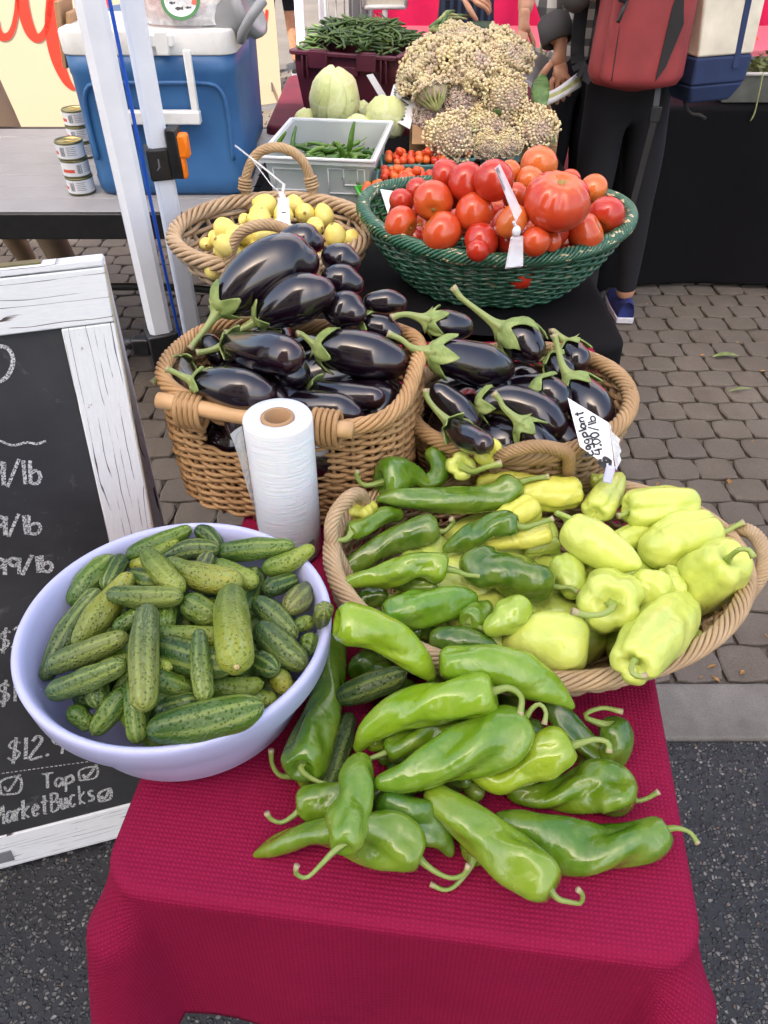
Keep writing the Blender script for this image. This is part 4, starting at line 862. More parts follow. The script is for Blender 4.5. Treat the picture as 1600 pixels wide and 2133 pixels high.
# ------------------------------------------------------------------ frames of the enlarged views the outlines were read from
def Fr(ox, oy, s): return lambda x, y: (ox+x/s, oy+y/s)
f5, f6, f7, f8, f9 = Fr(0, 1050, 2.1333), Fr(650, 900, 1.684), Fr(500, 1350, 1.6), Fr(640, 900, 3.3333), Fr(1000, 900, 2.6667)
f3, f4, fT, fS = Fr(300, 450, 2.6667), Fr(800, 550, 2.6667), Fr(740, 300, 2.6667), Fr(380, 380, 3.81)
cl = np.clip
def ell(x, y, c, a, b, rot=0): 
    X, Y = x-c[0], y-c[1]; cr, sr = math.cos(-rot), math.sin(-rot); return ((X*cr-Y*sr)/a)**2+((X*sr+Y*cr)/b)**2
tab = lambda x, y: np.full(np.shape(x), TZ+.002)
def bowlb(x, y):
    d = ell(x, y, BWC, .168, .158); b_ = TZ+.088+.040*cl(1-d, 0, 1)+.14*cl(y-BWC[1], -.13, .2)+.04*cl(x-BWC[0]-.03, 0, .2)
    rimup = cl((d-.70)/.25, 0, 1)*cl((y-BWC[1]+.045)/.05, 0, 1); return np.maximum(b_, TZ+.10+.034*rimup*1.0-.5*(1-rimup))
def pepb(x, y):
    d = ell(x, y, YBC, .265, .175); back = cl((y-.60)/.10, 0, 1)*cl((x+.16)/.06, 0, 1); m = np.maximum(cl((1.2-d)/.35, 0, 1), back)
    return TZ+.002+(.052+.03*cl(1-d, 0, 1)+.30*cl(y-.74, 0, .2))*m
b1b = lambda x, y: TZ+.152+.33*cl(y-.93, -.08, .3)+.45*cl(y-1.03, 0, .1)
b2b = lambda x, y: TZ+.105+.42*cl(y-.92, -.08, .2)+.05*cl((.19-x)/.1, 0, 1)
gbb = lambda x, y: BZ+.150+.085*cl(1-ell(x, y, GBC, .29, .23), -.5, 1)
sbb = lambda x, y: BZ+.082+.045*cl(1-ell(x, y, SBC, .21, .20), -.3, 1)
def rim_spheres(c, a, b, h, rot, r, n=90):
    p = np.arange(n)*2*math.pi/n; X, Y = a*np.cos(p), b*np.sin(p); cr, sr = math.cos(rot), math.sin(rot); PLACED.add(np.column_stack([c[0]+X*cr-Y*sr, c[1]+X*sr+Y*cr, np.full(n, c[2]+h)]), np.full(n, r))
rim_spheres(YBC, .266, .188, .078, -.03, .016, 140); rim_spheres(BWC, .172, .162, .126, 0, .007, 160)
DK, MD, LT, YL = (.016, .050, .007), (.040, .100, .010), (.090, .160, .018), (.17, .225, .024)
GK = 'cucumbers in the lavender bowl'
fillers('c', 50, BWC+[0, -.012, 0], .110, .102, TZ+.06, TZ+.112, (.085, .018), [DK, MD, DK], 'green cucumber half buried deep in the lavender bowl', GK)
CUKES = [
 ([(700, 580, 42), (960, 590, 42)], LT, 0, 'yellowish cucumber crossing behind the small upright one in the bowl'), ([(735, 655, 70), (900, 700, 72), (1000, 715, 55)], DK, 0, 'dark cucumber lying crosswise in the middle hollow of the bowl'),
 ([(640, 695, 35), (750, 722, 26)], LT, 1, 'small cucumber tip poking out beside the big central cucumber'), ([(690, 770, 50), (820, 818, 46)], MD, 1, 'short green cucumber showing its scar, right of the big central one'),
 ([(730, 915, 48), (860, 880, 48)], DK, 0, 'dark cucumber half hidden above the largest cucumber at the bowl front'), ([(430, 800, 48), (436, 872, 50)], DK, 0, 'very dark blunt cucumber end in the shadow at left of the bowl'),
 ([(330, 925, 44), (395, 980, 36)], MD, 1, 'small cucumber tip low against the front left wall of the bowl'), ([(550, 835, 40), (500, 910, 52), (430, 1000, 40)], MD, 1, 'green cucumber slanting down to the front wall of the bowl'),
 ([(572, 800, 24), (600, 900, 45), (615, 1030, 48)], MD, 0, 'cucumber hanging under the tip of the big central cucumber'), ([(700, 1000, 62), (860, 975, 84), (1060, 925, 78), (1130, 905, 60)], (0.027, 0.074, 0.009), 0, 'largest smooth green cucumber lying along the front wall of the bowl'),
 ([(1130, 855, 32), (1205, 872, 36)], LT, 1, 'short pale cucumber end touching the right front rim'), ([(960, 812, 46), (1060, 820, 48), (1145, 800, 34)], LT, 1, 'stubby pale cucumber lying crosswise near the right front rim'),
 ([(1240, 765, 46), (1265, 815, 40)], YL, 0, 'small yellow green cucumber end standing up by the right rim'), ([(1150, 695, 50), (1210, 730, 48)], DK, 0, 'dark cucumber in the shadow under the speckled right one'),
 ([(1370, 655, 30), (1380, 605, 46)], MD, 0, 'round green cucumber tip beside the right rim'), ([(1325, 540, 30), (1372, 525, 34)], LT, 1, 'tiny pale cucumber wedged near the right rim'),
 ([(1165, 555, 50), (1240, 630, 66), (1330, 705, 52)], (0.039, 0.082, 0.023), 1, 'large dusty cucumber slanting down to the right rim'), ([(1150, 440, 42), (1220, 500, 54), (1300, 575, 36)], (0.039, 0.082, 0.022), 1, 'dusty cucumber lying just above the large slanting one at right'),
 ([(1400, 500, 14), (1425, 530, 24), (1440, 470, 44)], (0.039, 0.070, 0.023), 0, 'small shrivelled cucumber with a curled tail on the right rim'), ([(1370, 372, 34), (1330, 420, 56), (1290, 460, 44)], (0.055, 0.078, 0.031), 0, 'stubby pale grey cucumber end near the right rim'),
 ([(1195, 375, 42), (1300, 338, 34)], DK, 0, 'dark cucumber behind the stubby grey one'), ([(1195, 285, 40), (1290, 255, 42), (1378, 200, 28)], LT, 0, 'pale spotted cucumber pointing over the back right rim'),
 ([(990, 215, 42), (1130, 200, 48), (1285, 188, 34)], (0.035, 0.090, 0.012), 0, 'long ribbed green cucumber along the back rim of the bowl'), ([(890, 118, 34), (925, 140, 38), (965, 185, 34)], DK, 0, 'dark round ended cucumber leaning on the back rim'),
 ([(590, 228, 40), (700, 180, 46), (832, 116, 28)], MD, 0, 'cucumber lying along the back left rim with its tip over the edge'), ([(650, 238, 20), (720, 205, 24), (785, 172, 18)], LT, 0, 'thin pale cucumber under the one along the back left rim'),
 ([(735, 245, 32), (840, 205, 44), (945, 200, 40)], (0.023, 0.055, 0.016), 0, 'dark bumpy cucumber with white streaks at the top of the heap'), ([(970, 275, 40), (1120, 345, 42)], LT, 0, 'pale cucumber under the large curved one at the top right'),
 ([(325, 428, 36), (400, 340, 58), (490, 262, 52)], MD, 0, 'green cucumber resting on the left wall of the bowl'), ([(535, 250, 40), (480, 360, 40)], DK, 0, 'dark cucumber beside the one on the left wall'),
 ([(208, 760, 38), (300, 575, 54), (425, 405, 44)], (0.027, 0.062, 0.014), 0, 'longest cucumber running up the left wall of the bowl'), ([(590, 274, 26), (670, 262, 34)], YL, 0, 'small yellow green cucumber tip peeping out at the upper left'),
 ([(600, 322, 42), (680, 345, 48)], DK, 0, 'dark round cucumber end under the upper yellow topped one'), ([(345, 612, 34), (430, 510, 62), (570, 330, 38)], (0.117, 0.164, 0.023), 0, 'bright yellow sided cucumber lying left of the centre'),
 ([(525, 550, 34), (650, 465, 36)], MD, 0, 'slim green cucumber under the crosswise one'), ([(750, 450, 38), (745, 535, 36)], MD, 1, 'short green cucumber pointing at the viewer below the crosswise one'),
 ([(655, 222, 38), (710, 290, 50), (790, 375, 42)], (0.078, 0.133, 0.016), 0, 'cucumber with a yellow green top slanting down from the back'), ([(905, 275, 40), (925, 235, 36)], (0.027, 0.047, 0.023), 0, 'grey green cucumber tip behind the large curved cucumber'),
 ([(755, 262, 34), (870, 320, 58), (1035, 345, 60)], (0.101, 0.148, 0.023), 0, 'large curved yellow green cucumber at the top of the heap'), ([(500, 402, 36), (640, 415, 48), (785, 412, 40)], (0.055, 0.101, 0.020), 0, 'cucumber lying crosswise above the big central one'),
 ([(845, 445, 58), (940, 500, 56)], (0.047, 0.101, 0.011), 1, 'plump cucumber facing the viewer with a round scar at its end'), ([(1030, 400, 58), (1028, 510, 76), (1048, 690, 82)], (0.086, 0.140, 0.016), 1, 'biggest fat yellow green cucumber hanging down right of the centre'),
 ([(240, 715, 48), (380, 660, 52), (540, 596, 42)], (0.058, 0.098, 0.023), 0, 'upper of two pale cucumbers lying side by side at the left'), ([(240, 835, 46), (390, 780, 52), (535, 718, 40)], (0.039, 0.082, 0.019), 0, 'lower of two cucumbers lying side by side at the left'),
 ([(655, 480, 50), (640, 650, 62), (642, 880, 58)], (0.062, 0.101, 0.027), 0, 'big pale dusty cucumber lying upright at the centre of the bowl'), ([(886, 575, 30), (893, 700, 44), (907, 850, 42)], (0.047, 0.094, 0.019), 0, 'small slim cucumber standing upright right of the big central one'),
]
for pts, col, scar, lab in CUKES: cucumber(pts, f5, 2.1333, bowlb, col, lab, GK, k=.80, scar=bool(scar))
# ---- pale yellow peppers
YEL, YEL2, YG = (.61, .67, .13), (.67, .65, .10), (.48, .58, .10)
GY = 'pale yellow peppers in the wide basket'
def yp(pts, lab, fr=f9, sc=2.6667, stem=False, col=YEL, lobes=.18, wr=.04, e0=.35, e1=.55, **kw):
    return pepper(pts, fr, sc, pepb, col, lab, GY, stem, 'y', wr, lobes, e0, e1, srpx=kw.pop('srpx', 15), name='yellow_pepper', cat='pepper', stemcol=kw.pop('stemcol', (.30, .40, .08)), **kw)
fillers('y', 30, YBC, .22, .115, TZ+.035, TZ+.065, (.075, .030), [YEL, YG], 'pale pepper half buried at the bottom of the wide basket', GY, tip=.7, name='yellow_pepper')
yp([(560, 985, 40), (640, 1010, 50)], 'pale pepper glimpsed below the end on pepper', col=YG); yp([(1200, 1110, 50), (1130, 1210, 46)], 'pale pepper tucked against the right front rim', col=YG)
yp([(1050, 790, 60), (1080, 880, 64)], 'pale pepper in the gap beside the large right pepper', col=YEL); yp([(250, 650, 42), (420, 625, 44)], 'pale pepper lying under the stalk of the dark green one', col=YG)
yp([(450, 720, 74), (500, 800, 88), (520, 890, 60)], 'pale pepper leaning behind the dark green one, tip down', col=YG); yp([(700, 770, 60), (600, 760, 50)], 'pale pepper shoulder peeping over the end on pepper')
yp([(1000, 540, 56), (880, 570, 70), (770, 600, 50)], 'pale pepper half under the long lobed one at right'); yp([(960, 800, 100), (945, 890, 110), (905, 970, 66)], 'broad pale pepper standing behind the end on pepper')
yp([(620, 272, 36), (690, 262, 30)], 'pale pepper tip beside the price card'); yp([(350, 288, 46), (120, 270, 58), (0, 290, 40)], 'pale pepper lying under the back row', col=YEL2)
yp([(480, 200, 78), (330, 180, 78), (200, 160, 72), (80, 150, 56)], 'long pale pepper in the back row with an upright stalk', stem=[(490, 235), (512, 190), (514, 140)], col=YEL2)
yp([(540, 330, 78), (420, 345, 88), (300, 350, 76), (230, 370, 50)], 'yellow pepper lying crosswise behind the dark green ones', col=YEL2); yp([(300, 410, 74), (180, 480, 78), (60, 540, 60)], 'yellow pepper under the upper dark green pepper', col=YEL2)
yp([(380, 555, 62), (230, 590, 62), (40, 620, 34)], 'slim yellow pepper below the upper dark green one', col=YEL2)
yp([(45, 110, 74, 0), (45, 112, 76, .035), (55, 120, 60, .08)], 'pale pepper facing the viewer at the very back', stem=[(30, 80), (20, 65)], e0=.25, lobes=.05, col=YEL2, dimple=.4, srpx=12, lift=.035)
yp([(1070, 235, 92, 0), (1065, 235, 98, .04), (1060, 240, 80, .10)], 'pale pepper facing the viewer beside the curled green pepper', f8, 3.3333, stem=[(1150, 272), (1250, 240), (1350, 215)], e0=.25, col=YEL, dimple=.4, srpx=20, lift=.035)
yp([(360, 610, 90), (430, 520, 70)], 'yellow pepper behind the curled green one at left', f8, 3.3333, col=YEL2)
yp([(650, 440, 84), (690, 370, 84), (745, 290, 58), (780, 245, 26)], 'pointed pale pepper standing up in the middle of the basket', e0=.5)
yp([(830, 425, 96), (940, 420, 106), (1060, 405, 104), (1170, 400, 84)], 'pale blocky pepper at the back right with its stalk to the left', stem=[(808, 452), (765, 466)], lobes=.2)
yp([(495, 530, 88), (590, 590, 112), (700, 660, 104), (800, 705, 78), (880, 740, 30)], 'smooth cone shaped pale pepper in the middle of the basket', stem=[(470, 470), (420, 450), (440, 452), (500, 478), (530, 500), (540, 528)], lobes=.05, wr=.02)
yp([(1290, 545, 112), (1150, 590, 140), (1000, 640, 120), (930, 645, 84)], 'long lobed pale pepper at the right with a straight stalk', stem=[(1360, 552), (1415, 525), (1468, 500)], lobes=.2)
yp([(1390, 700, 124, 0), (1290, 790, 165, .02), (1190, 880, 146, .04), (1140, 925, 84, .05)], 'large pale pepper on the right rim with a hooked stalk', stem=[(1390, 690), (1440, 652), (1495, 655), (1522, 698)], lobes=.16, dimple=.35, lift=.04)
yp([(720, 950, 150, 0), (722, 945, 168, .03), (730, 900, 150, .09)], 'pale pepper seen end on with a ring of lobes and a long stalk', stem=[(735, 975), (680, 1012), (590, 1018), (512, 996)], e0=.30, lobes=.15, dimple=.42, n_l=5, srpx=17, lift=.045)
yp([(570, 1190, 138), (430, 1170, 158), (280, 1150, 122), (165, 1165, 62), (120, 1180, 22)], 'large pale pepper at the front left of the wide basket', lobes=.09)
yp([(850, 1290, 122, 0), (955, 1150, 156, .035), (1075, 1020, 130, .075), (1125, 965, 84, .095)], 'large pale pepper hanging over the front rim, stalk towards the viewer', stem=[(850, 1280), (840, 1330), (880, 1358), (930, 1350)], lobes=.18, dimple=.45, e0=.3, lift=.045)
# ---- green peppers
GG = 'green peppers heaped on the front table'
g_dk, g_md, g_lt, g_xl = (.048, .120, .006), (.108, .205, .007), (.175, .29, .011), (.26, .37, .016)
def gp(pts, lab, fr, sc, stem=False, col=g_md, wr=.07, lobes=.06, base=pepb, **kw): return pepper(pts, fr, sc, base, col, lab, GG, stem, 'pepper', wr, lobes, kw.pop('e0', .45), kw.pop('e1', .6), srpx=kw.pop('srpx', 5*sc), **kw)
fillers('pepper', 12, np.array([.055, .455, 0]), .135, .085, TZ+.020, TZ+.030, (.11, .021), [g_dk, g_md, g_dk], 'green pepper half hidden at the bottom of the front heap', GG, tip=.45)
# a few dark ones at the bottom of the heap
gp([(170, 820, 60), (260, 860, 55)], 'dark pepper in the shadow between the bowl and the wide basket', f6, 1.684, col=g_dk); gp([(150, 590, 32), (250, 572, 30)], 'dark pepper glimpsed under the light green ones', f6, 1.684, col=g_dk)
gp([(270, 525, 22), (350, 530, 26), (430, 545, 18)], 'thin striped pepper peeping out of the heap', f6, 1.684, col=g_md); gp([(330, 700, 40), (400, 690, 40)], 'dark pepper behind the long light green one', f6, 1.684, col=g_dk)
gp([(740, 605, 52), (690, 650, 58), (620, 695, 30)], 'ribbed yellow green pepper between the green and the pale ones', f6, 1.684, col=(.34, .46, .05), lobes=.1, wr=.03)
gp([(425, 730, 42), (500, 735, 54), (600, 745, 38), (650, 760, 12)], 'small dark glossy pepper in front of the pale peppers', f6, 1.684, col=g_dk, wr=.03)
gp([(550, 660, 44), (590, 630, 40), (620, 610, 20)], 'small green pepper with a long curved stalk', f6, 1.684, stem=[(585, 682), (640, 705), (695, 702), (725, 674)], col=(0.125, 0.232, 0.013))
gp([(265, 640, 52), (380, 620, 66), (500, 592, 52), (570, 582, 22)], 'glossy light green pepper with a pointed right end', f6, 1.684, col=(0.110, 0.249, 0.009), wr=.04)
gp([(310, 690, 62), (420, 640, 58), (520, 585, 58), (640, 575, 45)], 'green pepper with a curled stalk over the basket handle', f8, 3.3333, stem=[(270, 745), (200, 752), (145, 795), (140, 855), (182, 888)], col=g_md)
gp([(940, 945, 108), (800, 925, 95), (620, 965, 82), (400, 1020, 62), (240, 1062, 36), (165, 1078, 14)], 'light green pepper with a straight stalk in the middle of the heap', f8, 3.3333, stem=[(1030, 965), (1110, 992), (1218, 1000)], col=g_lt, wr=.06, srpx=19)
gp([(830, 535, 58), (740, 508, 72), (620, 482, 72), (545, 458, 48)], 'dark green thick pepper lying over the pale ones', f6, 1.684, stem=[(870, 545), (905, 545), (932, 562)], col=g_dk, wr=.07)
gp([(880, 665, 105), (740, 700, 96), (560, 770, 86), (400, 870, 78), (260, 970, 66), (195, 1025, 42)], 'long dull green pepper slanting down to the left', f8, 3.3333, stem=[(945, 690), (995, 652), (1012, 622), (996, 600)], col=(0.081, 0.156, 0.013), wr=.05)
gp([(1440, 640, 92), (1330, 650, 86), (1190, 710, 80), (1050, 775, 60), (955, 812, 28)], 'dark green bent pepper pointing at the pale peppers', f8, 3.3333, stem=[(1505, 662), (1590, 640), (1712, 600)], col=(0.059, 0.145, 0.008), wr=.07, srpx=18)
gp([(520, 345, 150), (630, 325, 132), (715, 300, 86), (790, 350, 58), (880, 335, 66), (922, 240, 66), (860, 140, 58)], 'curled twisted green pepper at the top of the heap', f8, 3.3333, stem=[(415, 370), (370, 350), (345, 310), (350, 262)], col=(0.074, 0.173, 0.008), wr=.05, lobes=.09, e0=.3)
gp([(1435, 350, 92), (1385, 430, 98), (1200, 470, 92), (950, 475, 88), (700, 465, 72), (545, 452, 50), (490, 466, 20)], 'long green pepper with a hooked shoulder at the top of the heap', f8, 3.3333, stem=[(1520, 335), (1580, 322), (1680, 308)], col=(0.089, 0.185, 0.012), wr=.04, srpx=19)
gp([(1030, 185, 34), (1080, 245, 42), (1150, 330, 44), (1205, 368, 48), (1255, 310, 55), (1235, 252, 46)][::-1], 'curled dark green pepper at the right end of the heap', f7, 1.6, stem=[(1150, 228), (1205, 200), (1275, 213)], col=g_dk, wr=.05, e0=.4)
gp([(1285, 490, 80), (1200, 462, 78), (1130, 480, 58), (1020, 492, 46), (900, 478, 28)], 'bulging green pepper lying alone on the right of the cloth', f7, 1.6, stem=[(1315, 508), (1355, 502), (1397, 478)], col=g_md, wr=.09)
gp([(1415, 605, 48), (1345, 640, 68), (1200, 672, 72), (1050, 645, 76), (930, 595, 52), (860, 572, 28)], 'long glossy green pepper reaching the right edge of the cloth', f7, 1.6, stem=[(1452, 600), (1500, 615), (1526, 652)], col=(0.074, 0.179, 0.007), wr=.07)
gp([(480, 495, 56), (580, 565, 64), (660, 625, 42), (702, 685, 16)], 'dark green pepper with its tip pointing at the viewer', f7, 1.6, col=(0.051, 0.145, 0.007), wr=.06)
gp([(775, 692, 48), (800, 645, 50), (790, 580, 40)], 'small green pepper with a long pale stalk under the diagonal one', f7, 1.6, stem=[(770, 725), (722, 788), (682, 806), (634, 786)], col=g_md)
gp([(590, 690, 66), (490, 645, 84), (380, 620, 76), (250, 612, 48), (130, 655, 36), (50, 690, 10)], 'twisted green pepper with a yellow tip at the left front', f7, 1.6, stem=[(640, 738), (700, 766), (745, 755), (762, 722)], col=g_md, wr=.08)
gp([(205, 520, 50), (290, 505, 50), (400, 480, 40)], 'green pepper behind the upright one at left', f7, 1.6, stem=[(182, 555), (140, 580), (104, 570), (88, 548)], col=g_md)
gp([(195, 430, 44), (240, 400, 50)], 'green pepper end beside the bowl with an upright stalk', f7, 1.6, stem=[(138, 425), (108, 388), (103, 338)], col=(0.104, 0.209, 0.009))
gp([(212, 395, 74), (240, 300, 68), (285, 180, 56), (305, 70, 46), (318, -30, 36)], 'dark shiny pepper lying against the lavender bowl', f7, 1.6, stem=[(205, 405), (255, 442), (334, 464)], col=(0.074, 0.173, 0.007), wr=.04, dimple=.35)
cucumber([(345, 160, 36), (430, 130, 44), (530, 92, 36)], f7, 1.6, pepb, (.022, .055, .012), 'dark dusty cucumber lying outside the bowl under the light green peppers', 'cucumbers outside the bowl', scar=True)
cucumber([(362, 235, 28), (330, 330, 40), (298, 430, 36), (280, 480, 24)], f7, 1.6, pepb, (.03, .065, .022), 'dark speckled cucumber lying on the cloth among the green peppers', 'cucumbers outside the bowl')
gp([(348, 655, 58), (368, 560, 66), (388, 445, 56), (402, 375, 40)], 'upright green pepper at the left front with a hooked stalk', f7, 1.6, stem=[(300, 690), (270, 722), (222, 765), (186, 750), (190, 724)], col=(0.117, 0.232, 0.009), wr=.06)
gp([(640, 425, 28), (760, 440, 26)], 'dark pepper in the shadow under the central one', f7, 1.6, col=g_dk)
gp([(495, 345, 40), (600, 305, 52), (700, 270, 50), (790, 235, 38)], 'wrinkled green pepper with its stalk to the left', f7, 1.6, stem=[(470, 355), (425, 370), (366, 380)], col=g_md)
gp([(650, 235, 36), (520, 262, 46), (435, 322, 30)], 'green pepper tail under the long light green one', f7, 1.6, col=g_lt)
gp([(1090, 325, 66), (1010, 362, 68), (935, 412, 52), (860, 440, 42), (785, 408, 32)], 'light yellow green pepper with a hooked stalk at the right', f7, 1.6, stem=[(1120, 322), (1180, 305), (1226, 315), (1230, 350)], col=g_xl, wr=.05, srpx=10)
gp([(945, 255, 68), (880, 292, 84), (770, 345, 80), (640, 395, 64), (540, 435, 46), (460, 450, 24)], 'large wrinkled green pepper in the middle of the front heap', f7, 1.6, stem=[(975, 200), (1002, 188), (1020, 215), (1014, 255)], col=(0.125, 0.249, 0.009), wr=.075)
gp([(680, 52, 52), (800, 52, 62), (940, 88, 66), (1040, 142, 42), (1108, 196, 12)], 'long light green pepper slanting down in front of the wide basket', f7, 1.6, col=(0.170, 0.307, 0.012), wr=.06)
gp([(105, 672, 74), (200, 690, 72), (300, 748, 58), (375, 810, 44), (420, 860, 20)], 'big bright yellow green pepper lying against the lavender bowl', f6, 1.684, col=(0.236, 0.371, 0.013), wr=.04, lobes=.08)
gp([(830, 152, 74), (740, 170, 66), (620, 190, 64), (510, 225, 52), (425, 285, 38), (392, 335, 18)], 'bright green wrinkled pepper on top of the front heap', f7, 1.6, stem=[(850, 143), (900, 134), (938, 165), (932, 226)], col=(0.191, 0.336, 0.011), wr=.08, dimple=.4, srpx=11)
gp([(1030, 790, 72), (940, 722, 82), (820, 630, 70), (710, 540, 58), (650, 490, 44)], 'long pale green pepper lying diagonally at the front of the cloth', f7, 1.6, stem=[(1055, 832), (1098, 846), (1136, 850), (1141, 822), (1126, 804)], col=(0.163, 0.272, 0.014), wr=.04, e1=.9)
# ---- eggplants
GE1, GE2 = 'eggplants in the square basket', 'eggplants in the round basket'
fillers('e', 24, B1C+[.0, 0, 0], .135, .10, TZ+.11, TZ+.175, (.115, .042), [(0, 0, 0)], 'eggplant half buried in the square basket', GE1, rot=B1R)
def ep(fr, base, grp, pts, lab, stem=False, cal=1.0, **kw): return eggplant(pts, fr, 2.6667, base, lab, grp, stem, cal, **kw)
e1 = lambda *a, **k: ep(f3, b1b, GE1, *a, **k); e2 = lambda *a, **k: ep(f4, b2b, GE2, *a, **k)
e1([(420, 780, 60), (360, 700, 50)], 'dark eggplant in the gap at the left of the square basket', cal=0); e1([(215, 830, 48), (235, 900, 60), (300, 960, 56)], 'eggplant with a withered stalk hanging over the left rim', [(150, 830), (100, 875), (48, 932)], 1.1)
e1([(960, 965, 56), (1100, 1005, 80), (1290, 1010, 56)], 'dark eggplant lying low against the right side of the square basket', cal=.8); e1([(1250, 480, 44), (1350, 475, 60), (1420, 485, 46)], 'eggplant peeping out behind the heap by the green basket', cal=0)
e1([(1240, 600, 56), (1330, 625, 68), (1400, 660, 46)], 'eggplant behind the long right one, with a trace of green', cal=.8); e1([(1030, 225, 62), (1110, 240, 76), (1155, 255, 56)], 'eggplant end at the back of the heap under the squash basket', cal=0)
e1([(760, 150, 48), (850, 140, 80), (925, 145, 82), (965, 150, 50)], 'topmost eggplant in front of the pale squash', cal=0, e1=.6); e1([(1030, 345, 66), (1110, 360, 80), (1170, 380, 58)], 'eggplant end just below the topmost back ones', cal=0)
e1([(1050, 515, 80), (1130, 525, 96), (1180, 545, 66)], 'eggplant end stacked right of the two big slanting ones', cal=0); e1([(770, 870, 84), (850, 885, 86)], 'eggplant end with a pale scar under the middle one', cal=0)
e1([(850, 1040, 66), (950, 1062, 86), (1090, 1085, 90), (1165, 1105, 62)], 'eggplant behind the dowel handle at the front', cal=0)
e1([(1010, 735, 84), (1130, 750, 112), (1280, 790, 118), (1385, 810, 92)], 'big shiny eggplant on the right of the square basket', [(880, 660), (850, 655)], 1.15)
e1([(320, 930, 66), (430, 945, 96), (560, 970, 104), (655, 985, 80)], 'shiny eggplant lying at the front left of the square basket', [(205, 885), (165, 865), (120, 848)], 1.0)
e1([(490, 715, 62), (600, 740, 96), (720, 762, 108), (810, 780, 92)], 'eggplant with a brown scratch in the middle of the square basket', [(395, 738), (345, 752), (290, 762)], 1.05)
e1([(445, 490, 80), (545, 400, 122), (680, 310, 146), (815, 255, 140), (905, 262, 92)], 'largest eggplant slanting across the top of the square basket', [(375, 580), (330, 640), (282, 700), (254, 742)], 1.05, e1=.65)
e1([(665, 560, 70), (770, 500, 108), (890, 450, 118), (985, 425, 88)], 'second large eggplant slanting below the largest one', [(575, 612), (512, 640), (450, 652)], .9)
fillers('e', 20, B2C, .115, .105, TZ+.06, TZ+.112, (.10, .038), [(0, 0, 0)], 'eggplant half buried in the round basket', GE2)
e2([(290, 700, 56), (400, 800, 76), (490, 880, 56)], 'dark eggplant leaning on the left wall of the round basket', cal=0); e2([(880, 690, 84), (960, 760, 90)], 'dark eggplant in the middle of the round basket', cal=.6)
e2([(1040, 470, 60), (1075, 540, 72)], 'eggplant with its green cap at the back right of the round basket', [(950, 380), (930, 378)], 1.1); e2([(950, 540, 58), (1000, 600, 64)], 'eggplant with a pale cap squeezed in at the right', [(885, 530), (868, 520)], 1.0)
e2([(270, 320, 56), (350, 335, 72), (440, 350, 62)], 'eggplant with a curled stalk behind the heap of the round basket', [(140, 282), (80, 285), (40, 300)], 1.2)
e2([(560, 780, 70), (700, 780, 98), (850, 835, 104), (945, 900, 80)], 'eggplant crossing the round basket under the wide green cap', False, 1.1)
e2([(700, 390, 82), (775, 430, 96), (830, 480, 76)], 'eggplant at the top back with a very large green cap', [(475, 225), (425, 185), (380, 125)], 1.7)
e2([(300, 505, 80), (420, 530, 100), (550, 562, 108), (650, 582, 84)], 'big shiny eggplant lying across both baskets', [(155, 465), (95, 420), (18, 385)], 1.15)
e2([(1060, 670, 78), (1135, 775, 106), (1195, 870, 96)], 'eggplant leaning on the right rim beside the price card', [(990, 560), (962, 450), (942, 388)], 1.35)
e2([(395, 910, 58), (470, 965, 72), (560, 1000, 56)], 'eggplant at the front left of the round basket with a hooked stalk', [(288, 808), (240, 742), (232, 692)], 1.25)
e2([(785, 910, 62), (850, 980, 72), (930, 1020, 56)], 'eggplant at the front of the round basket with a spread cap', [(668, 800), (640, 752), (608, 715)], 1.3)
# ---- tomatoes
R1, R2, R3 = (.46, .028, .012), (.54, .062, .016), (.60, .125, .028)
GT = 'tomatoes in the green basket'
TOM = [(780, 170, 62, R3, 'orange tomato behind the heap'), (860, 150, 60, R3, 'orange tomato between the two topmost ones'), (540, 195, 60, R2, 'tomato end hidden between two back ones'), (345, 255, 66, R1, 'tomato behind the two left ones'),
 (1195, 200, 58, R2, 'tomato peeping over the huge ribbed one'), (1100, 480, 95, R1, 'dark tomato in the shadow under the huge ribbed one'), (700, 540, 100, R1, 'deep red tomato under the round middle one'), (540, 300, 60, R1, 'tomato in the gap left of the middle'), (890, 290, 74, R2, 'tomato behind the plastic tag holder'),
 (1090, 540, 58, R2, 'half hidden tomato at the front rim'), (680, 590, 64, R1, 'tomato end low against the front rim'), (505, 165, 84, R1, 'red tomato at the back left'), (970, 205, 82, R3, 'orange red tomato left of the huge ribbed one'),
 (1020, 115, 102, R3, 'topmost orange tomato of the heap'), (1325, 245, 76, R3, 'orange tomato at the right back'), (620, 212, 104, R1, 'large red tomato in the back row'), (770, 205, 112, R1, 'large red tomato behind the plastic tag'),
 (258, 318, 72, R1, 'small red tomato at the left beside the white card'), (1395, 395, 104, R1, 'red tomato with its stem end showing at the right rim'), (432, 318, 112, R2, 'big tomato with a brown star scar at left'), (255, 442, 96, R2, 'tomato resting on the left rim'),
 (870, 432, 96, R3, 'orange tomato behind the stem of the tag holder'), (480, 490, 112, R2, 'tomato with a yellow streak at the front left'), (1000, 540, 84, R2, 'smooth tomato right of the tag clip'), (1278, 495, 112, R2, 'tomato at the front right rim'), (660, 382, 108, R2, 'round tomato in the middle of the heap')]
g = np.random.default_rng(77)
for i in range(30):
    a_ = g.uniform(0, 6.28); q_ = math.sqrt(g.uniform(0, .9)); PT = GBC+[.25*q_*math.cos(a_), .20*q_*math.sin(a_), g.uniform(.085, .14)]; dd = PT-CAM; zz = float(dd @ FWD)
    SK = (800+FPX*float(dd @ RGT)/zz, 1066.5-FPX*float(dd @ UPV)/zz)
    tomato(SK[0], SK[1], .036*FPX/zz, lambda x, y: (x, y), 1., lambda x, y, h=PT[2]-.036: np.full(np.shape(x), h), R1, 'deep red tomato low in the heap of the green basket', GT, None, .02, .9, k=.6)
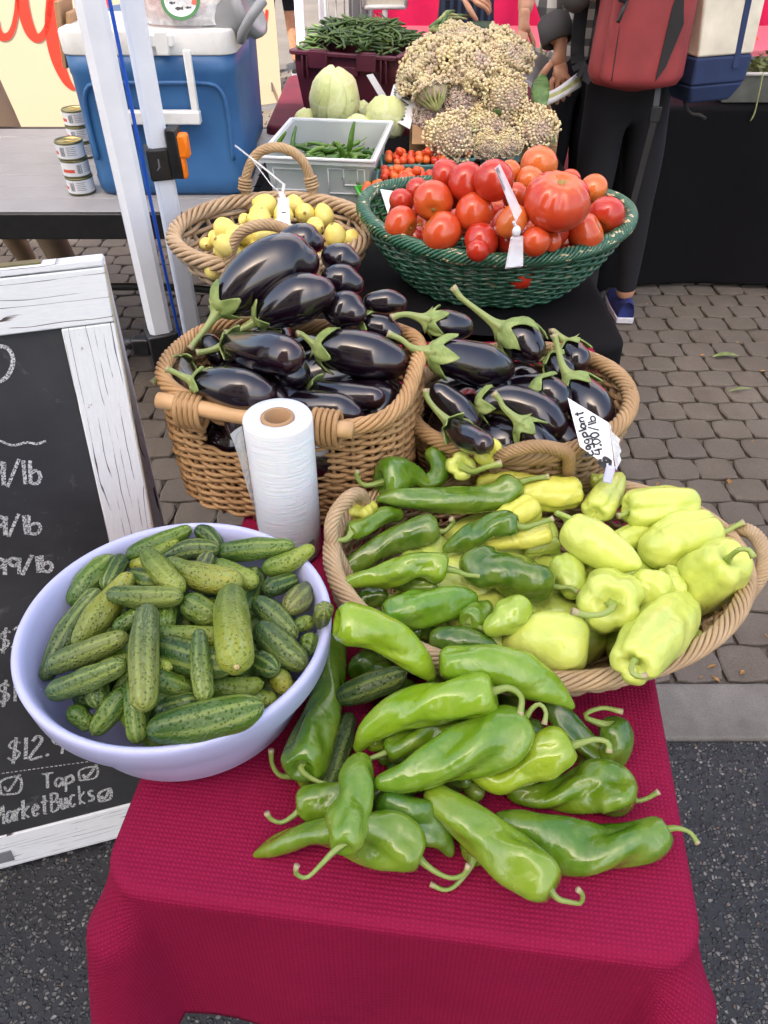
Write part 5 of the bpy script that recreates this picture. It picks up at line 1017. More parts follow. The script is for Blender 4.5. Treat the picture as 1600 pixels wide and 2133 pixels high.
for x, y, r, col, lab in TOM:
    ax = {'big tomato with': (.0, -.9, -.25), 'tomato resting': (.8, -.6, -.2), 'tomato at the front right': (.75, -.2, .6), 'red tomato with its': (-.5, -.6, -.45), 'tomato with a yell': (-.75, .1, .6)}
    a = next((v_ for k_, v_ in ax.items() if lab.startswith(k_)), RNG.normal(0, .6, 3)+[0, .8, -.3]); tomato(x, y, r, fT, 2.6667, gbb, col, lab+(' in the green basket' if 'basket' not in lab else ''), GT, a, .02, RNG.uniform(.84, .96))
tomato(1120, 318, 185, fT, 2.6667, gbb, (.52, .050, .016), 'huge ribbed beefsteak tomato on the right of the green basket', GT, (.05, -.25, 1), .055, .80, big=True, k=.8)
# ---- squash
GSQ = 'pale squash in the cane basket'; SQF = []
def squash(x, y, r, lab, ax=None, el=1.0):
    c, rr = settle([(x, y, r)], sbb, fS, 3.81, k=.84); c = c[0]; R = float(rr[0]); g = np.random.default_rng(nseed()); a = np.array(ax if ax is not None else g.normal(0, 1, 3)*[1, .6, .5]); a /= np.linalg.norm(a)
    prof = [(R*k_, R*z_*el) for k_, z_ in ((0, 1.12), (.12, 1.12), (.17, 1.06), (.24, 1.0), (.45, .86), (.66, .66), (.85, .36), (.97, .0), (1.0, -.25), (.94, -.52), (.76, -.78), (.48, -.95), (.2, -1.02), (0, -1.03))]
    q = smooth_path(np.array([(p[0], p[1], 0) for p in prof]), 30); b = MB(); b.lathe([(abs(p[0]), p[1]) for p in q], n=26, rot=Vector(a).to_track_quat('Z', 'Y').to_matrix()); o = b.build('squash', MT['squash'], None, c, True); tag(o, lab, 'squash', GSQ)
    b = MB(); b.lathe([(0, R*1.13*el), (R*.13, R*1.125*el), (R*.17, R*1.07*el)], n=14, rot=Vector(a).to_track_quat('Z', 'Y').to_matrix()); b.build('stem_scar', MT['tomato_scar'], o, smooth=True)
g = np.random.default_rng(78)
for i in range(16):
    a_ = g.uniform(0, 6.28); q_ = math.sqrt(g.uniform(0, 1)); PT = SBC+[.16*q_*math.cos(a_), .15*q_*math.sin(a_), g.uniform(.045, .08)]; dd = PT-CAM; zz = float(dd @ FWD)
    SQF.append(((800+FPX*float(dd @ RGT)/zz-380)*3.81, (1066.5-FPX*float(dd @ UPV)/zz-380)*3.81, .026*FPX/zz*3.81))
for x, y, r in SQF: squash(x, y, r, 'pale yellow squash low in the heap of the cane basket')
for x, y, r, lab, ax in [(490, 300, 50, 'small squash at the left back of the cane basket', None), (800, 250, 80, 'squash behind the white clip', None), (260, 430, 52, 'small squash at the left of the cane basket', None), (190, 492, 54, 'yellow squash against the left wall of the cane basket', None), (310, 540, 60, 'squash low at the front left of the cane basket', None),
    (420, 555, 52, 'squash beside the foot of the front hoop', None), (580, 510, 62, 'squash under the front hoop', None), (1060, 350, 72, 'squash right of the topmost eggplant', None), (1195, 480, 62, 'squash just above the back eggplant', None), (1350, 455, 74, 'squash against the right wall of the cane basket', None), (895, 180, 76, 'squash behind the round faced one', None),
    (650, 185, 94, 'large squash in front of the back hoop', (-.9, .2, .3)), (1110, 195, 72, 'squash at the back right by the hoop', None), (340, 365, 86, 'large squash on the left of the heap', (.9, -.2, .1)), (425, 415, 80, 'squash left of the front hoop', None), (335, 495, 90, 'round squash at the front left', (-.5, -.4, .6)), (1210, 405, 86, 'squash at the right of the heap', (-.2, -.3, 1)),
    (615, 245, 82, 'squash below the large one', (.3, -.7, .6)), (610, 300, 92, 'broad squash in the middle of the heap', (-.9, -.1, .3)), (660, 440, 98, 'squash seen through the front hoop', (-.9, .1, .3)), (970, 245, 78, 'squash with its round scar facing the viewer', (.1, -.9, .35)), (1118, 255, 84, 'pear shaped squash with its neck up', (-.15, .1, 1))]:
    squash(x, y, r, 'pale yellow '+lab if not lab.startswith(('small', 'yellow')) else lab+' of pale ones' if 0 else ('pale yellow '+lab if not lab.startswith('yellow') else lab), ax)
# ------------------------------------------------------------------ hand lettering
FONT = {'D': [[(0, 0), (0, 1)], [(0, 1), (.45, .9), (.6, .5), (.42, .1), (0, 0)]], '9': [[(.45, .85), (.2, 1), (.02, .75), (.2, .5), (.45, .7), (.47, .95), (.42, 0)]], '/': [[(0, -.1), (.45, 1.1)]], 'l': [[(.08, 1), (.1, 0)]], 'b': [[(.02, 1), (.02, 0)], [(.02, .45), (.3, .55), (.42, .28), (.28, .02), (.02, .05)]],
 '.': [[(.05, .0), (.12, .05), (.05, .08)]], '$': [[(.45, .8), (.2, .95), (.02, .72), (.42, .35), (.22, .05), (0, .2)], [(.24, 1.1), (.2, -.12)]], '1': [[(.1, 1), (.12, 0)]], '2': [[(.02, .8), (.25, 1), (.42, .75), (.0, 0), (.48, .04)]], '3': [[(.02, .9), (.3, 1), (.4, .78), (.15, .55), (.42, .3), (.25, 0), (.0, .1)]], '4': [[(.08, 1), (.0, .45), (.45, .45)], [(.36, .95), (.34, 0)]], '0': [[(.22, 1), (.02, .6), (.15, .03), (.4, .3), (.4, .8), (.22, 1)]],
 'T': [[(0, 1), (.6, 1)], [(.3, 1), (.28, 0)]], 'a': [[(.36, .5), (.12, .58), (.0, .25), (.15, .0), (.36, .3), (.38, .58), (.42, 0)]], 'p': [[(.03, .6), (.0, -.4)], [(.03, .5), (.32, .6), (.38, .25), (.05, .05)]], 'M': [[(0, 0), (.06, 1), (.3, .4), (.55, 1), (.62, 0)]], 'r': [[(.03, .6), (.03, 0)], [(.03, .4), (.2, .6), (.32, .55)]], 'k': [[(.03, 1), (.03, 0)], [(.34, .62), (.04, .3), (.36, 0)]], 'e': [[(.03, .3), (.36, .34), (.22, .6), (.03, .35), (.14, .02), (.38, .1)]], 't': [[(.18, .95), (.16, .05), (.3, .02)], [(.0, .62), (.36, .64)]],
 'B': [[(.02, 0), (.02, 1)], [(.02, 1), (.4, .85), (.3, .55), (.02, .5)], [(.02, .5), (.48, .35), (.35, .03), (.02, 0)]], 'u': [[(.02, .6), (.05, .1), (.25, .03), (.36, .58), (.38, 0)]], 'c': [[(.34, .52), (.12, .58), (.02, .25), (.15, .0), (.36, .08)]], 's': [[(.3, .55), (.08, .58), (.08, .38), (.3, .22), (.2, .0), (.0, .06)]], 'E': [[(.42, 1), (.02, .98), (.04, 0), (.45, .03)], [(.04, .5), (.36, .52)]], 'g': [[(.36, .5), (.1, .58), (.02, .25), (.2, .05), (.36, .4), (.34, -.3), (.05, -.35)]], 'n': [[(.02, .6), (.03, 0)], [(.03, .4), (.25, .6), (.36, .4), (.37, 0)]],
 'C': [[(.46, .85), (.2, 1), (.0, .5), (.2, 0), (.48, .12)]], 'f': [[(.4, .9), (.22, 1), (.14, .7), (.12, 0)], [(0, .55), (.32, .57)]], 'o': [[(.2, .58), (.02, .3), (.18, .0), (.38, .28), (.2, .58)]], 'w': [[(0, .58), (.12, .02), (.25, .45), (.38, .02), (.52, .58)]], 'i': [[(.05, .58), (.06, 0)], [(.05, .78), (.07, .84)]],
 '#': [[(0, 0), (.02, .8), (.7, .8), (.68, 0), (0, 0)], [(.12, .45), (.3, .15), (.72, .95)]], ' ': []}
ADV = {'l': .26, '.': .24, '1': .28, 'M': .8, 'w': .68, 'T': .7, '#': .85, ' ': .35, 'i': .22, 'r': .42, 'D': .75}
def script(mb, text, to3d, p0, p1, up, nrm, wd, jit=.03, seed=1, off=.0):
    """strokes of `text` from p0 towards p1 (end of the line), letter height vector up, all in the frame to3d understands"""
    g = np.random.default_rng(seed); tot = sum(ADV.get(c, .56) for c in text); d = (np.array(p1)-np.array(p0))/tot; x = 0
    for ch in text:
        for st in FONT[ch]:
            q = np.array(st, float)+g.normal(0, jit*.5, (len(st), 2)); s = smooth_path(np.column_stack([q, np.zeros(len(q))]), max(8, 5*len(st))) if len(st) > 2 else np.column_stack([q, np.zeros(len(q))])
            pts = np.array([to3d(*(np.array(p0)+d*(x+a)+np.array(up)*b)) for a, b in s[:, :2]])
            ribbon(mb, pts, np.full(len(pts), wd)*g.uniform(.8, 1.2), nrm, len(pts)*2, off)
        x += ADV.get(ch, .56)
# ------------------------------------------------------------------ A-frame chalkboard
sO = np.array([-.412, .748, 0.]); su = np.array([.961, .277, 0.]); sv = np.array([.007, .176, 1.1]); sv /= np.linalg.norm(sv); sn = np.cross(su, sv)
sg = empty('chalkboard_sign', sO, 'weathered white A frame chalkboard with chalk prices beside the bowl', 'sign')
def sp_(u_, v_, d=0.): return V(su*u_+sv*v_+sn*d)
def board(mb, u0, u1, v0, v1, d0, d1, vert=False):
    p = [sp_(u0, v0, d0), sp_(u1, v0, d0), sp_(u1, v1, d0), sp_(u0, v1, d0), sp_(u0, v0, d1), sp_(u1, v0, d1), sp_(u1, v1, d1), sp_(u0, v1, d1)]
    fs = [(3, 2, 1, 0), (4, 5, 6, 7), (0, 1, 5, 4), (1, 2, 6, 5), (2, 3, 7, 6), (3, 0, 4, 7)]; loc = [(u0, v0), (u1, v0), (u1, v1), (u0, v1)]*2
    uv = [[((loc[i][1], loc[i][0]) if vert else loc[i]) for i in f] for f in fs]; mb.add(p, fs, uv)
b = MB(); board(b, .045-.068, .045, .0, 1.045, -.022, 0, True); b.build('stile', MT['wood_white'], sg, bevel=.002)
b = MB(); board(b, -.62, -.552, .0, 1.045, -.022, 0, True); b.build('stile', MT['wood_white'], sg, bevel=.002)
b = MB(); board(b, -.62, .045, 1.0462, 1.118, -.022, .0); b.build('top_rail', MT['wood_white'], sg, bevel=.002)
b = MB(); board(b, -.551, -.0242, .003, .093, -.022, -.001); b.build('bottom_rail', MT['wood_white'], sg, bevel=.002)
b = MB(); board(b, -.551, -.0242, .094, 1.0450, -.016, -.005); b.build('board', MT['chalkboard'], sg)
b = MB(); board(b, .0452, .0462, .0, 1.118, -.021, -.001, True); b.build('worn_edge', MT['wood_edge'], sg)
b = MB(); board(b, -.37, -.325, .022, .052, -.001, .0016); b.build('metal_plate', MT['grey_print'], sg, bevel=.001)
# rear half
bk = np.array([-.277, .961, 0.]); q0 = su*.045+sv*1.112-sn*.034; q1 = su*.045+bk*.60+np.array([0, 0, .004])
def rear(mb, u0, u1, t0, t1, vert=True):
    a = q0+(q1-q0)*t0; c = q0+(q1-q0)*t1; nn = V(np.cross(su, q1-q0)).normalized()*.022; p = [V(a+su*(u0-.045)), V(a+su*(u1-.045)), V(c+su*(u1-.045)), V(c+su*(u0-.045))]; p += [x+nn for x in p]
    fs = [(0, 1, 2, 3), (7, 6, 5, 4), (0, 4, 5, 1), (1, 5, 6, 2), (2, 6, 7, 3), (3, 7, 4, 0)]; L = np.linalg.norm(q1-q0); lc = [(t0*L, u0), (t0*L, u1), (t1*L, u1), (t1*L, u0)]
    off = [(0, 0)]*4+[(0, .022)]*4; uv = [[(lc[i % 4][0], lc[i % 4][1]*1.+off[i][1]*4) for i in f] for f in fs]; mb.add(p, fs, uv)
b = MB(); rear(b, -.023, .045, 0, 1); b.build('rear_stile', MT['wood_grey'], sg, bevel=.002)
b = MB(); rear(b, -.62, -.552, 0, 1); b.build('rear_stile', MT['wood_grey'], sg, bevel=.002)
b = MB(); rear(b, -.551, -.024, .01, .98); b.build('rear_panel', MT['chalkboard'], sg)
b = MB(); board(b, -.62, .045, 1.1192, 1.129, -.030, .0); b.build('top_board', MT['wood_white'], sg, bevel=.002)
for x in (-.09, -.5):
    b = MB(); board(b, x, x+.06, 1.1292, 1.1312, -.026, -.006); b.build('hinge', MT['tin_rim'], sg)
fZ = lambda x, y: (x/1.6935, 540+y/1.6935)
def on_sign(x, y): X, Y = fZ(x, y); return on_plane(X, Y, sO-sn*.005, sn)-sO
b = MB(); W = .0026
script(b, 'D', on_sign, (-55, 440), (72, 430), (2, -135), sn, W, seed=2, off=.0012)
for st in ([(-60, 630), (0, 640), (45, 655), (95, 645), (130, 650), (162, 640)],): ribbon(b, np.array([on_sign(*p) for p in st]), np.full(len(st), .0018), sn, 40, .0012)
script(b, '$3.99/lb', on_sign, (-215, 800), (160, 790), (-4, -82), sn, W, seed=3, off=.0012); script(b, '$2.99/lb', on_sign, (-190, 985), (155, 965), (-4, -68), sn, W, seed=4, off=.0012); script(b, '$4.99/lb', on_sign, (-135, 1125), (198, 1098), (-3, -58), sn, W, seed=5, off=.0012)
script(b, 'll', on_sign, (160, 1215), (195, 1200), (-4, -58), sn, .0018, seed=6, off=.0012); script(b, '$3', on_sign, (-5, 1385), (85, 1360), (8, -75), sn, W*.8, seed=7, off=.0012); script(b, '$19', on_sign, (-5, 1572), (115, 1545), (4, -78), sn, W, seed=8, off=.0012)
script(b, '$12.99', on_sign, (28, 1772), (285, 1732), (4, -75), sn, W, seed=9, off=.0012); script(b, '##', on_sign, (-75, 1905), (85, 1872), (-2, -62), sn, W, seed=10, off=.0012); script(b, 'Tap', on_sign, (150, 1868), (270, 1848), (-2, -52), sn, W, seed=11, off=.0012); script(b, '#', on_sign, (282, 1838), (352, 1822), (-2, -45), sn, W, seed=12, off=.0012)
script(b, 'MarketBucks', on_sign, (-22, 2000), (345, 1905), (-2, -66), sn, W, seed=13, off=.0012); script(b, '#', on_sign, (352, 1912), (398, 1898), (-2, -40), sn, W, seed=14, off=.0012)
for i in range(24):
    x0 = -40+i*15.5; ribbon(b, np.array([on_sign(x0, 1813-.137*x0), on_sign(x0+10, 1813-.137*(x0+10))]), np.full(2, .0012), sn, 4, .0012)
b.build('chalk_lettering', MT['chalk'], sg)
# ------------------------------------------------------------------ price cards
def card(name, quad_, Zs, label, lines, mat, wd, thick=.001, extra=None):
    pts = [P(x, y, Z=z) for (x, y), z in zip(quad_, Zs)]; o = pts[0]; n_ = np.cross(pts[1]-pts[0], pts[3]-pts[0]); n_ /= np.linalg.norm(n_)
    if np.dot(n_, CAM-o) < 0: n_ = -n_
    pts = [p-n_*np.dot(p-o, n_) for p in pts]; t_ = empty(name, o, label, 'price card'); b = MB(); v = [p-o for p in pts]; v = v+[p-n_*thick for p in v]
    b.add(v, [(0, 1, 2, 3), (7, 6, 5, 4), (0, 4, 5, 1), (1, 5, 6, 2), (2, 6, 7, 3), (3, 7, 4, 0)]); b.build('card', MT['card'], t_)
    b = MB(); f = lambda x, y: on_plane(x, y, o, n_)-o
    for k, (tx, a, c, up, w_) in enumerate(lines): script(b, tx, f, a, c, up, n_, w_, seed=20+k, off=.0008)
    b.build('lettering', MT['ink'], t_); return t_, o, n_
g4 = lambda x, y: f4(x, y)
t_, o_, n_ = card('price_card', [g4(1020, 742), g4(1088, 1012), g4(1288, 1145), g4(1246, 880)], [1.035, 1.01, .985, 1.015], 'white handwritten card reading Eggplant clipped to the round basket rim',
    [('Eggplant', g4(1160, 1062), g4(1098, 805), (-17, 4), .0011), ('4.00/lb', g4(1216, 1050), g4(1168, 835), (-17, 4), .0011), ('$', g4(1268, 1118), g4(1238, 1058), (-22, 6), .0022)], MT['card'], .0012)
fl = lambda x, y, z: P(*g4(x, y), Z=z-.055)-o_
b = MB(); e = [fl(1246, 880, 1.072), fl(1262, 905, 1.072), fl(1256, 925, 1.07), fl(1290, 960, 1.07), fl(1310, 975, 1.068), fl(1302, 1000, 1.066), fl(1316, 1040, 1.064), fl(1304, 1062, 1.06), fl(1316, 1090, 1.056), fl(1288, 1145, 1.044)]
b.add(e, [tuple(range(len(e)))]); ob = b.build('clear_sleeve', MT['film'], t_); s_ = ob.modifiers.new('t', 'SOLIDIFY'); s_.thickness = .0008
b = MB(); b.bar(V(fl(1262, 1120, 1.048)), V(fl(1238, 1215, 1.052)), .012, .018); b.build('clip', MT['lavender'], t_, bevel=.002)
q4 = lambda x, y: (560+x/4, y/4)
t_, o_, n_ = card('price_card', [q4(1042, 700), q4(966, 960), q4(1178, 1064), q4(1228, 850)], [2.50, 2.46, 2.44, 2.48], 'white handwritten card reading Cauliflower between cabbages and cauliflowers',
    [('Cauliflower', q4(1022, 968), q4(1072, 740), (-9, -2), .0014), ('$3.99/lb', q4(1118, 1010), q4(1180, 800), (-16, -5), .002)], MT['card'], .002)
b = MB(); b.bar(V(P(*q4(1215, 1000), Z=2.46)-o_), V(P(*q4(1240, 1140), Z=2.5)-o_), .016, .02); b.build('clip', MT['clear'], t_, bevel=.002)
# clear tag standing behind the cabbage
t_ = empty('tag_holder', P(790, 185, Z=2.6), 'clear plastic tag holder standing behind the right cabbage', 'tag holder'); o_ = P(790, 185, Z=2.6)
b = MB(); b.bar(V(P(770, 155, Z=2.6)-o_), V(P(800, 205, Z=2.6)-o_), .03, .002); b.build('tag', MT['clear'], t_)
# tomato tag, seen edge on, with ball joint and clip
o_ = P(1073, 520, Z=1.52); t_ = empty('tag_holder', o_, 'clear plastic tag holder clipped to the front rim of the green basket', 'tag holder'); L_ = lambda x, y, z: V(P(x, y, Z=z)-o_)
b = MB(); b.add([L_(1030, 350, 1.40), L_(1040, 342, 1.43), L_(1086, 440, 1.45), L_(1074, 462, 1.43)], [(0, 1, 2, 3)]); ob = b.build('tag', MT['clear'], t_); s_ = ob.modifiers.new('t', 'SOLIDIFY'); s_.thickness = .0015
b = MB(); b.add([L_(1033, 352, 1.399), L_(1038, 348, 1.412), L_(1054, 392, 1.42), L_(1050, 398, 1.405)], [(0, 1, 2, 3)]); b.build('lettering', MT['grey_print'], t_)
b = MB(); b.ball(L_(1076, 482, 1.45), .0085, 12, 8, (1, 1, 1.35)); b.tube([L_(1070, 462, 1.435), L_(1076, 476, 1.45)], .003, 8); b.build('ball_joint', MT['card'], t_, smooth=True)
b = MB(); b.add([L_(1064, 494, 1.49), L_(1086, 494, 1.505), L_(1086, 556, 1.49), L_(1052, 560, 1.47), ], [(0, 1, 2, 3)]); ob = b.build('clip', MT['clear'], t_); s_ = ob.modifiers.new('t', 'SOLIDIFY'); s_.thickness = .006
b = MB(); 
for y in (497, 510): b.bar(L_(1065, y, 1.487), L_(1086, y, 1.50), .004, .004)
b.build('clip_bars', MT['card'], t_)
o_ = P(806, 420, Z=1.78); t_ = empty('price_card', o_, 'blank white card corner stuck in the left rim of the green basket', 'price card'); b = MB(); b.add([V(P(792, 394, Z=1.80)-o_), V(P(808, 445, Z=1.76)-o_), V(P(822, 398, Z=1.78)-o_)], [(0, 1, 2)]); ob = b.build('card', MT['card'], t_); s_ = ob.modifiers.new('t', 'SOLIDIFY'); s_.thickness = .001
# squash clip
o_ = P(592, 450, Z=1.66); t_ = empty('tag_holder', o_, 'white clip with a clear tie on the front hoop of the squash basket', 'tag holder')
b = MB(); v_ = [L_(580, 418, 1.66), L_(602, 418, 1.66), L_(606, 478, 1.63), L_(577, 478, 1.63)]; b.add(v_, [(0, 1, 2, 3)]); ob = b.build('clip', MT['card'], t_); s_ = ob.modifiers.new('t', 'SOLIDIFY'); s_.thickness = .008
b = MB(); b.bar(L_(587, 443, 1.640), L_(596, 443, 1.640), .008, .004); b.build('clip_slot', MT['ink'], t_)
b = MB(); b.bar(L_(585, 402, 1.67), L_(593, 420, 1.665), .012, .008); b.tube([L_(490, 303, 1.72), L_(560, 358, 1.69), L_(592, 385, 1.67)], .0022, 6); b.tube([L_(520, 325, 1.72), L_(565, 385, 1.68), L_(588, 405, 1.67)], .0014, 6); b.tube([L_(592, 383, 1.67), L_(588, 405, 1.67)], .004, 6); b.build('tie', MT['clear'], t_, smooth=True)
# ------------------------------------------------------------------ coolers, tins
def cooler(x0, x1, y0, z0, dep, h, label, lid=True, handle=True):
    W = x1-x0; t_ = empty('cooler', ((x0+x1)/2, y0+dep/2, z0), label, 'cooler'); b = MB(); hb = h*.86
    def rr(w_, d_, z, r=.05, n=6): return [(sx*(w_/2-r)+r*math.cos(a), sy*(d_/2-r)+r*math.sin(a), z) for sx, sy, a0 in ((1, -1, -90), (1, 1, 0), (-1, 1, 90), (-1, -1, 180)) for a in [math.radians(a0+90*i/n) for i in range(n+1)]]
    rings = [rr(W*.90, dep*.9, .0, .04), rr(W*.95, dep*.95, .012), rr(W*.965, dep*.965, hb*.13), rr(W*.955, dep*.955, hb*.15), rr(W*.975, dep*.975, hb*.86), rr(W*.985, dep*.985, hb*.88), rr(W*.99, dep*.99, hb)]
    k = len(rings[0]); b.add([p for r_ in rings for p in r_], [(j*k+i, j*k+(i+1) % k, (j+1)*k+(i+1) % k, (j+1)*k+i) for j in range(len(rings)-1) for i in range(k)]+[tuple(range(k-1, -1, -1)), tuple(range((len(rings)-1)*k, len(rings)*k))]); b.build('body', MT['cooler_blue'], t_, smooth=True, bevel=0)
    if lid:
        b = MB(); rings = [rr(W*1.0, dep*1.0, hb+.001), rr(W*1.005, dep*1.005, hb+.006), rr(W*1.01, dep*1.01, h-.008), rr(W*.995, dep*.995, h)]
        b.add([p for r_ in rings for p in r_], [(j*k+i, j*k+(i+1) % k, (j+1)*k+(i+1) % k, (j+1)*k+i) for j in range(3) for i in range(k)]+[tuple(range(k-1, -1, -1)), tuple(range(3*k, 4*k))]); b.build('lid', MT['cooler_white'], t_, smooth=False, bevel=.003)
        b = MB(); b.box((.02, -dep/2-.008, h-.022), (.12, .02, .028)); b.box((.05, -dep/2-.010, h-.028), (.035, .022, .055)); b.build('latch', MT['cooler_white'], t_, bevel=.003)
    # raised outline on the front
    b = MB(); b.tube(smooth_path([(-W*.42, -dep*.489, hb*.28), (-W*.42, -dep*.492, hb*.6), (-W*.40, -dep*.494, hb*.76), (-W*.32, -dep*.496, hb*.82), (0, -dep*.497, hb*.825), (W*.32, -dep*.496, hb*.82), (W*.40, -dep*.494, hb*.76), (W*.42, -dep*.492, hb*.6), (W*.42, -dep*.489, hb*.28)], 50), .006, 8); b.build('moulded_rib', MT['cooler_blue'], t_, smooth=True)
    if handle:
        b = MB(); y = -dep/2-.022; xl, xr, zt, zb = -.115, .115, h-.04, h-.205
        b.bar((xl, y, zt), (xl, y, zb), .020, .018, up=(0, 1, 0)); b.bar((xr, y, zt), (xr, y, zb), .020, .018, up=(0, 1, 0)); b.bar((xl-.012, y, zb), (xr+.012, y, zb), .030, .034); b.build('bail_handle', MT['cooler_white'], t_, bevel=.004)
    return t_
cooler(-.882, -.405, 2.345, .732, .34, .428, 'blue cooler with a white lid and bail handle behind the canopy legs')
cooler(-.93, -.440, 2.78, .732, .33, .46, 'second blue cooler standing behind the first one', False, False)
o_ = P(410, 55, Y=2.5); o_[2] = 1.162; t_ = empty('fish_bag', o_, 'clear plastic bag with a round green rimmed emblem lying on the cooler', 'bag'); b = MB(); vs = []; g = np.random.default_rng(9)
for j in range(9):
    a = j/8*math.pi/2
    for i in range(24): th = 2*math.pi*i/24; k = 1+.10*math.sin(3*th+j)+.08*math.sin(5*th+2*j); vs.append((.165*math.cos(th)*math.cos(a)**.5*k, .12*math.sin(th)*math.cos(a)**.5*k, .004+.20*math.sin(a)*(1+.05*math.sin(4*th))))
b.add(vs, [(j*24+i, j*24+(i+1) % 24, (j+1)*24+(i+1) % 24, (j+1)*24+i) for j in range(8) for i in range(24)]); b.build('bag_film', MT['film'], t_, smooth=True)
b = MB(); b.ball((-.055, -.03, .03), .1, 16, 8, (1, .6, .26)); b.build('red_contents', MT['salmon'], t_, smooth=True)
en = np.array([.05, -.80, .60]); en /= np.linalg.norm(en); ec = P(376, 0, Y=2.385)-o_; er = Vector(en).to_track_quat('Z', 'Y').to_matrix()
b = MB(); b.lathe([(0, .0), (.052, .0)], ec, 40, rot=er); b.build('emblem', MT['card'], t_)
b = MB(); b.lathe([(.043, .0012), (.052, .0012)], ec, 40, rot=er); b.build('emblem_ring', MT['green_print'], t_)
b = MB(); a = np.linspace(-.35, .6, 10); b.add([er @ Vector((r_*math.cos(q), r_*math.sin(q), .0018))+V(ec) for r_ in (.03, .0425) for q in a], [(i, i+1, 11+i, 10+i) for i in range(9)]); b.build('emblem_arc', MT['red_print'], t_)
b = MB()
for x, y, s_ in ((-.005, -.022, .012), (-.022, -.008, .009), (.02, -.02, .008)):
    b.add([er @ Vector((x+s_*u_, y+s_*v_, .0022))+V(ec) for u_, v_ in ((-1, 0), (-.3, -.4), (.5, -.15), (1, -.45), (.85, 0), (1, .45), (.5, .15), (-.3, .4))], [(0, 1, 2, 3, 4, 5, 6, 7)])
b.build('emblem_fish', MT['ink'], t_)
o_ = P(520, 40, Y=2.42); t_ = empty('grey_lid', o_, 'grey plastic jug end resting on the right corner of the cooler', 'jug'); b = MB(); q = Matrix.Rotation(math.radians(62), 3, 'Y') @ Matrix.Rotation(.2, 3, 'X'); b.lathe([(0, -.13), (.045, -.13), (.052, -.12), (.055, -.02), (.066, -.015), (.068, .0), (.066, .012), (.052, .014), (.050, .004), (0, .002)], (0, 0, .02), 32, rot=q); b.build('jug_body', MT['grey_plastic'], t_, smooth=True)
b = MB(); b.tube(smooth_path([(.05, -.06, .05), (.02, -.085, .02), (-.01, -.075, -.02), (-.02, -.05, -.04)], 20), .013, 10); b.build('jug_handle', MT['grey_plastic'], t_, smooth=True)
o_ = P(136, 50, Y=2.5); t_ = empty('wooden_clipboard', o_, 'thin wooden boards leaning at the left end of the cooler', 'board'); b = MB(); b.box((0, 0, -.02), (.012, .12, .16), Matrix.Rotation(.12, 3, 'Y')); b.box((.016, .01, -.03), (.012, .12, .13), Matrix.Rotation(.25, 3, 'Y')); b.bar((.02, -.05, .0), (.075, -.06, -.06), .012, .012); b.build('boards', MT['cardboard'], t_, bevel=.002)
def tin():
    t_ = empty('tin_can', (0, 0, 0)); R_, H_ = .040, .048; b = MB(); b.lathe([(R_, .004), (R_, H_-.005)], n=40); b.build('paper_label', MT['tin_label'], t_, smooth=True)
    b = MB(); b.lathe([(0, H_-.004), (R_*.86, H_-.004), (R_*.9, H_-.001)], n=40); b.tube(smooth_path([(.018, -.008, H_-.001), (.0, -.012, H_), (-.014, 0, H_), (.0, .012, H_), (.018, .008, H_-.001)], 20), .0016, 6); b.build('lid', MT['tin_gold'], t_, smooth=True)
    b = MB(); b.lathe([(R_*.9, H_-.001), (R_*.98, H_+.001), (R_*1.03, H_-.001), (R_*1.02, H_-.005), (R_*.995, H_-.006)], n=40); b.lathe([(R_*.995, .005), (R_*1.03, .002), (R_*.98, .0)], n=40); b.build('rims', MT['tin_rim'], t_, smooth=True)
    def patch(name, a0, a1, z0, z1, mat, dr=.0004): 
        b = MB(); a = np.linspace(a0, a1, 12); b.add([((R_+dr)*math.cos(q), (R_+dr)*math.sin(q), z) for z in (z0, z1) for q in a], [(i, i+1, 13+i, 12+i) for i in range(11)]); return b.build(name, mat, t_, smooth=True)
    patch('red_band', -3.3, -2.35, .015, .024, MT['red_print'])
    b = MB(); g = np.random.default_rng(2)
    for k in range(11):
        a0 = -2.15+k*.032; w_ = g.uniform(.006, .022); b.add([((R_+.0005)*math.cos(q), (R_+.0005)*math.sin(q), z) for z in (.012, .036) for q in (a0, a0+w_)], [(0, 1, 3, 2)])
    b.build('barcode', MT['ink'], t_)
    b = MB()
    for k in range(5):
        a = np.linspace(-1.65, -.95-.1*(k % 2), 8); z = .014+k*.0052; b.add([((R_+.0005)*math.cos(q), (R_+.0005)*math.sin(q), z+dz) for dz in (0, .0014) for q in a], [(i, i+1, 9+i, 8+i) for i in range(7)])
    b.build('small_print', MT['grey_print'], t_); return t_
T0 = tin(); c0 = P(166, 406, z=.732); c0[1] += .03; c1 = P(172, 330, z=.732)
lab = ['bottom tin of the front stack on the slatted table', 'middle tin of the front stack with a red band', 'top tin of the front stack with its gold lid showing', 'lower tin of the rear stack beside the cooler', 'second tin of the rear stack beside the cooler', 'top tin of the rear stack, touching the cooler']
for i, (c_, z, rz) in enumerate([(c0, 0, .1), (c0+[-.002, .001, 0], .0495, 1.0), (c0+[-.004, 0, 0], .099, .12), (c1+[0, .03, 0], 0, .5), (c1+[0, .03, 0], .0495, .2), (c1+[0, .03, 0], .099, .3)]):
    o = T0 if i == 0 else copy_tree(T0); o.location = (c_[0], c_[1], .733+z); o.rotation_euler.z = rz; tag(o, lab[i], 'tin', 'tins on the slatted table')
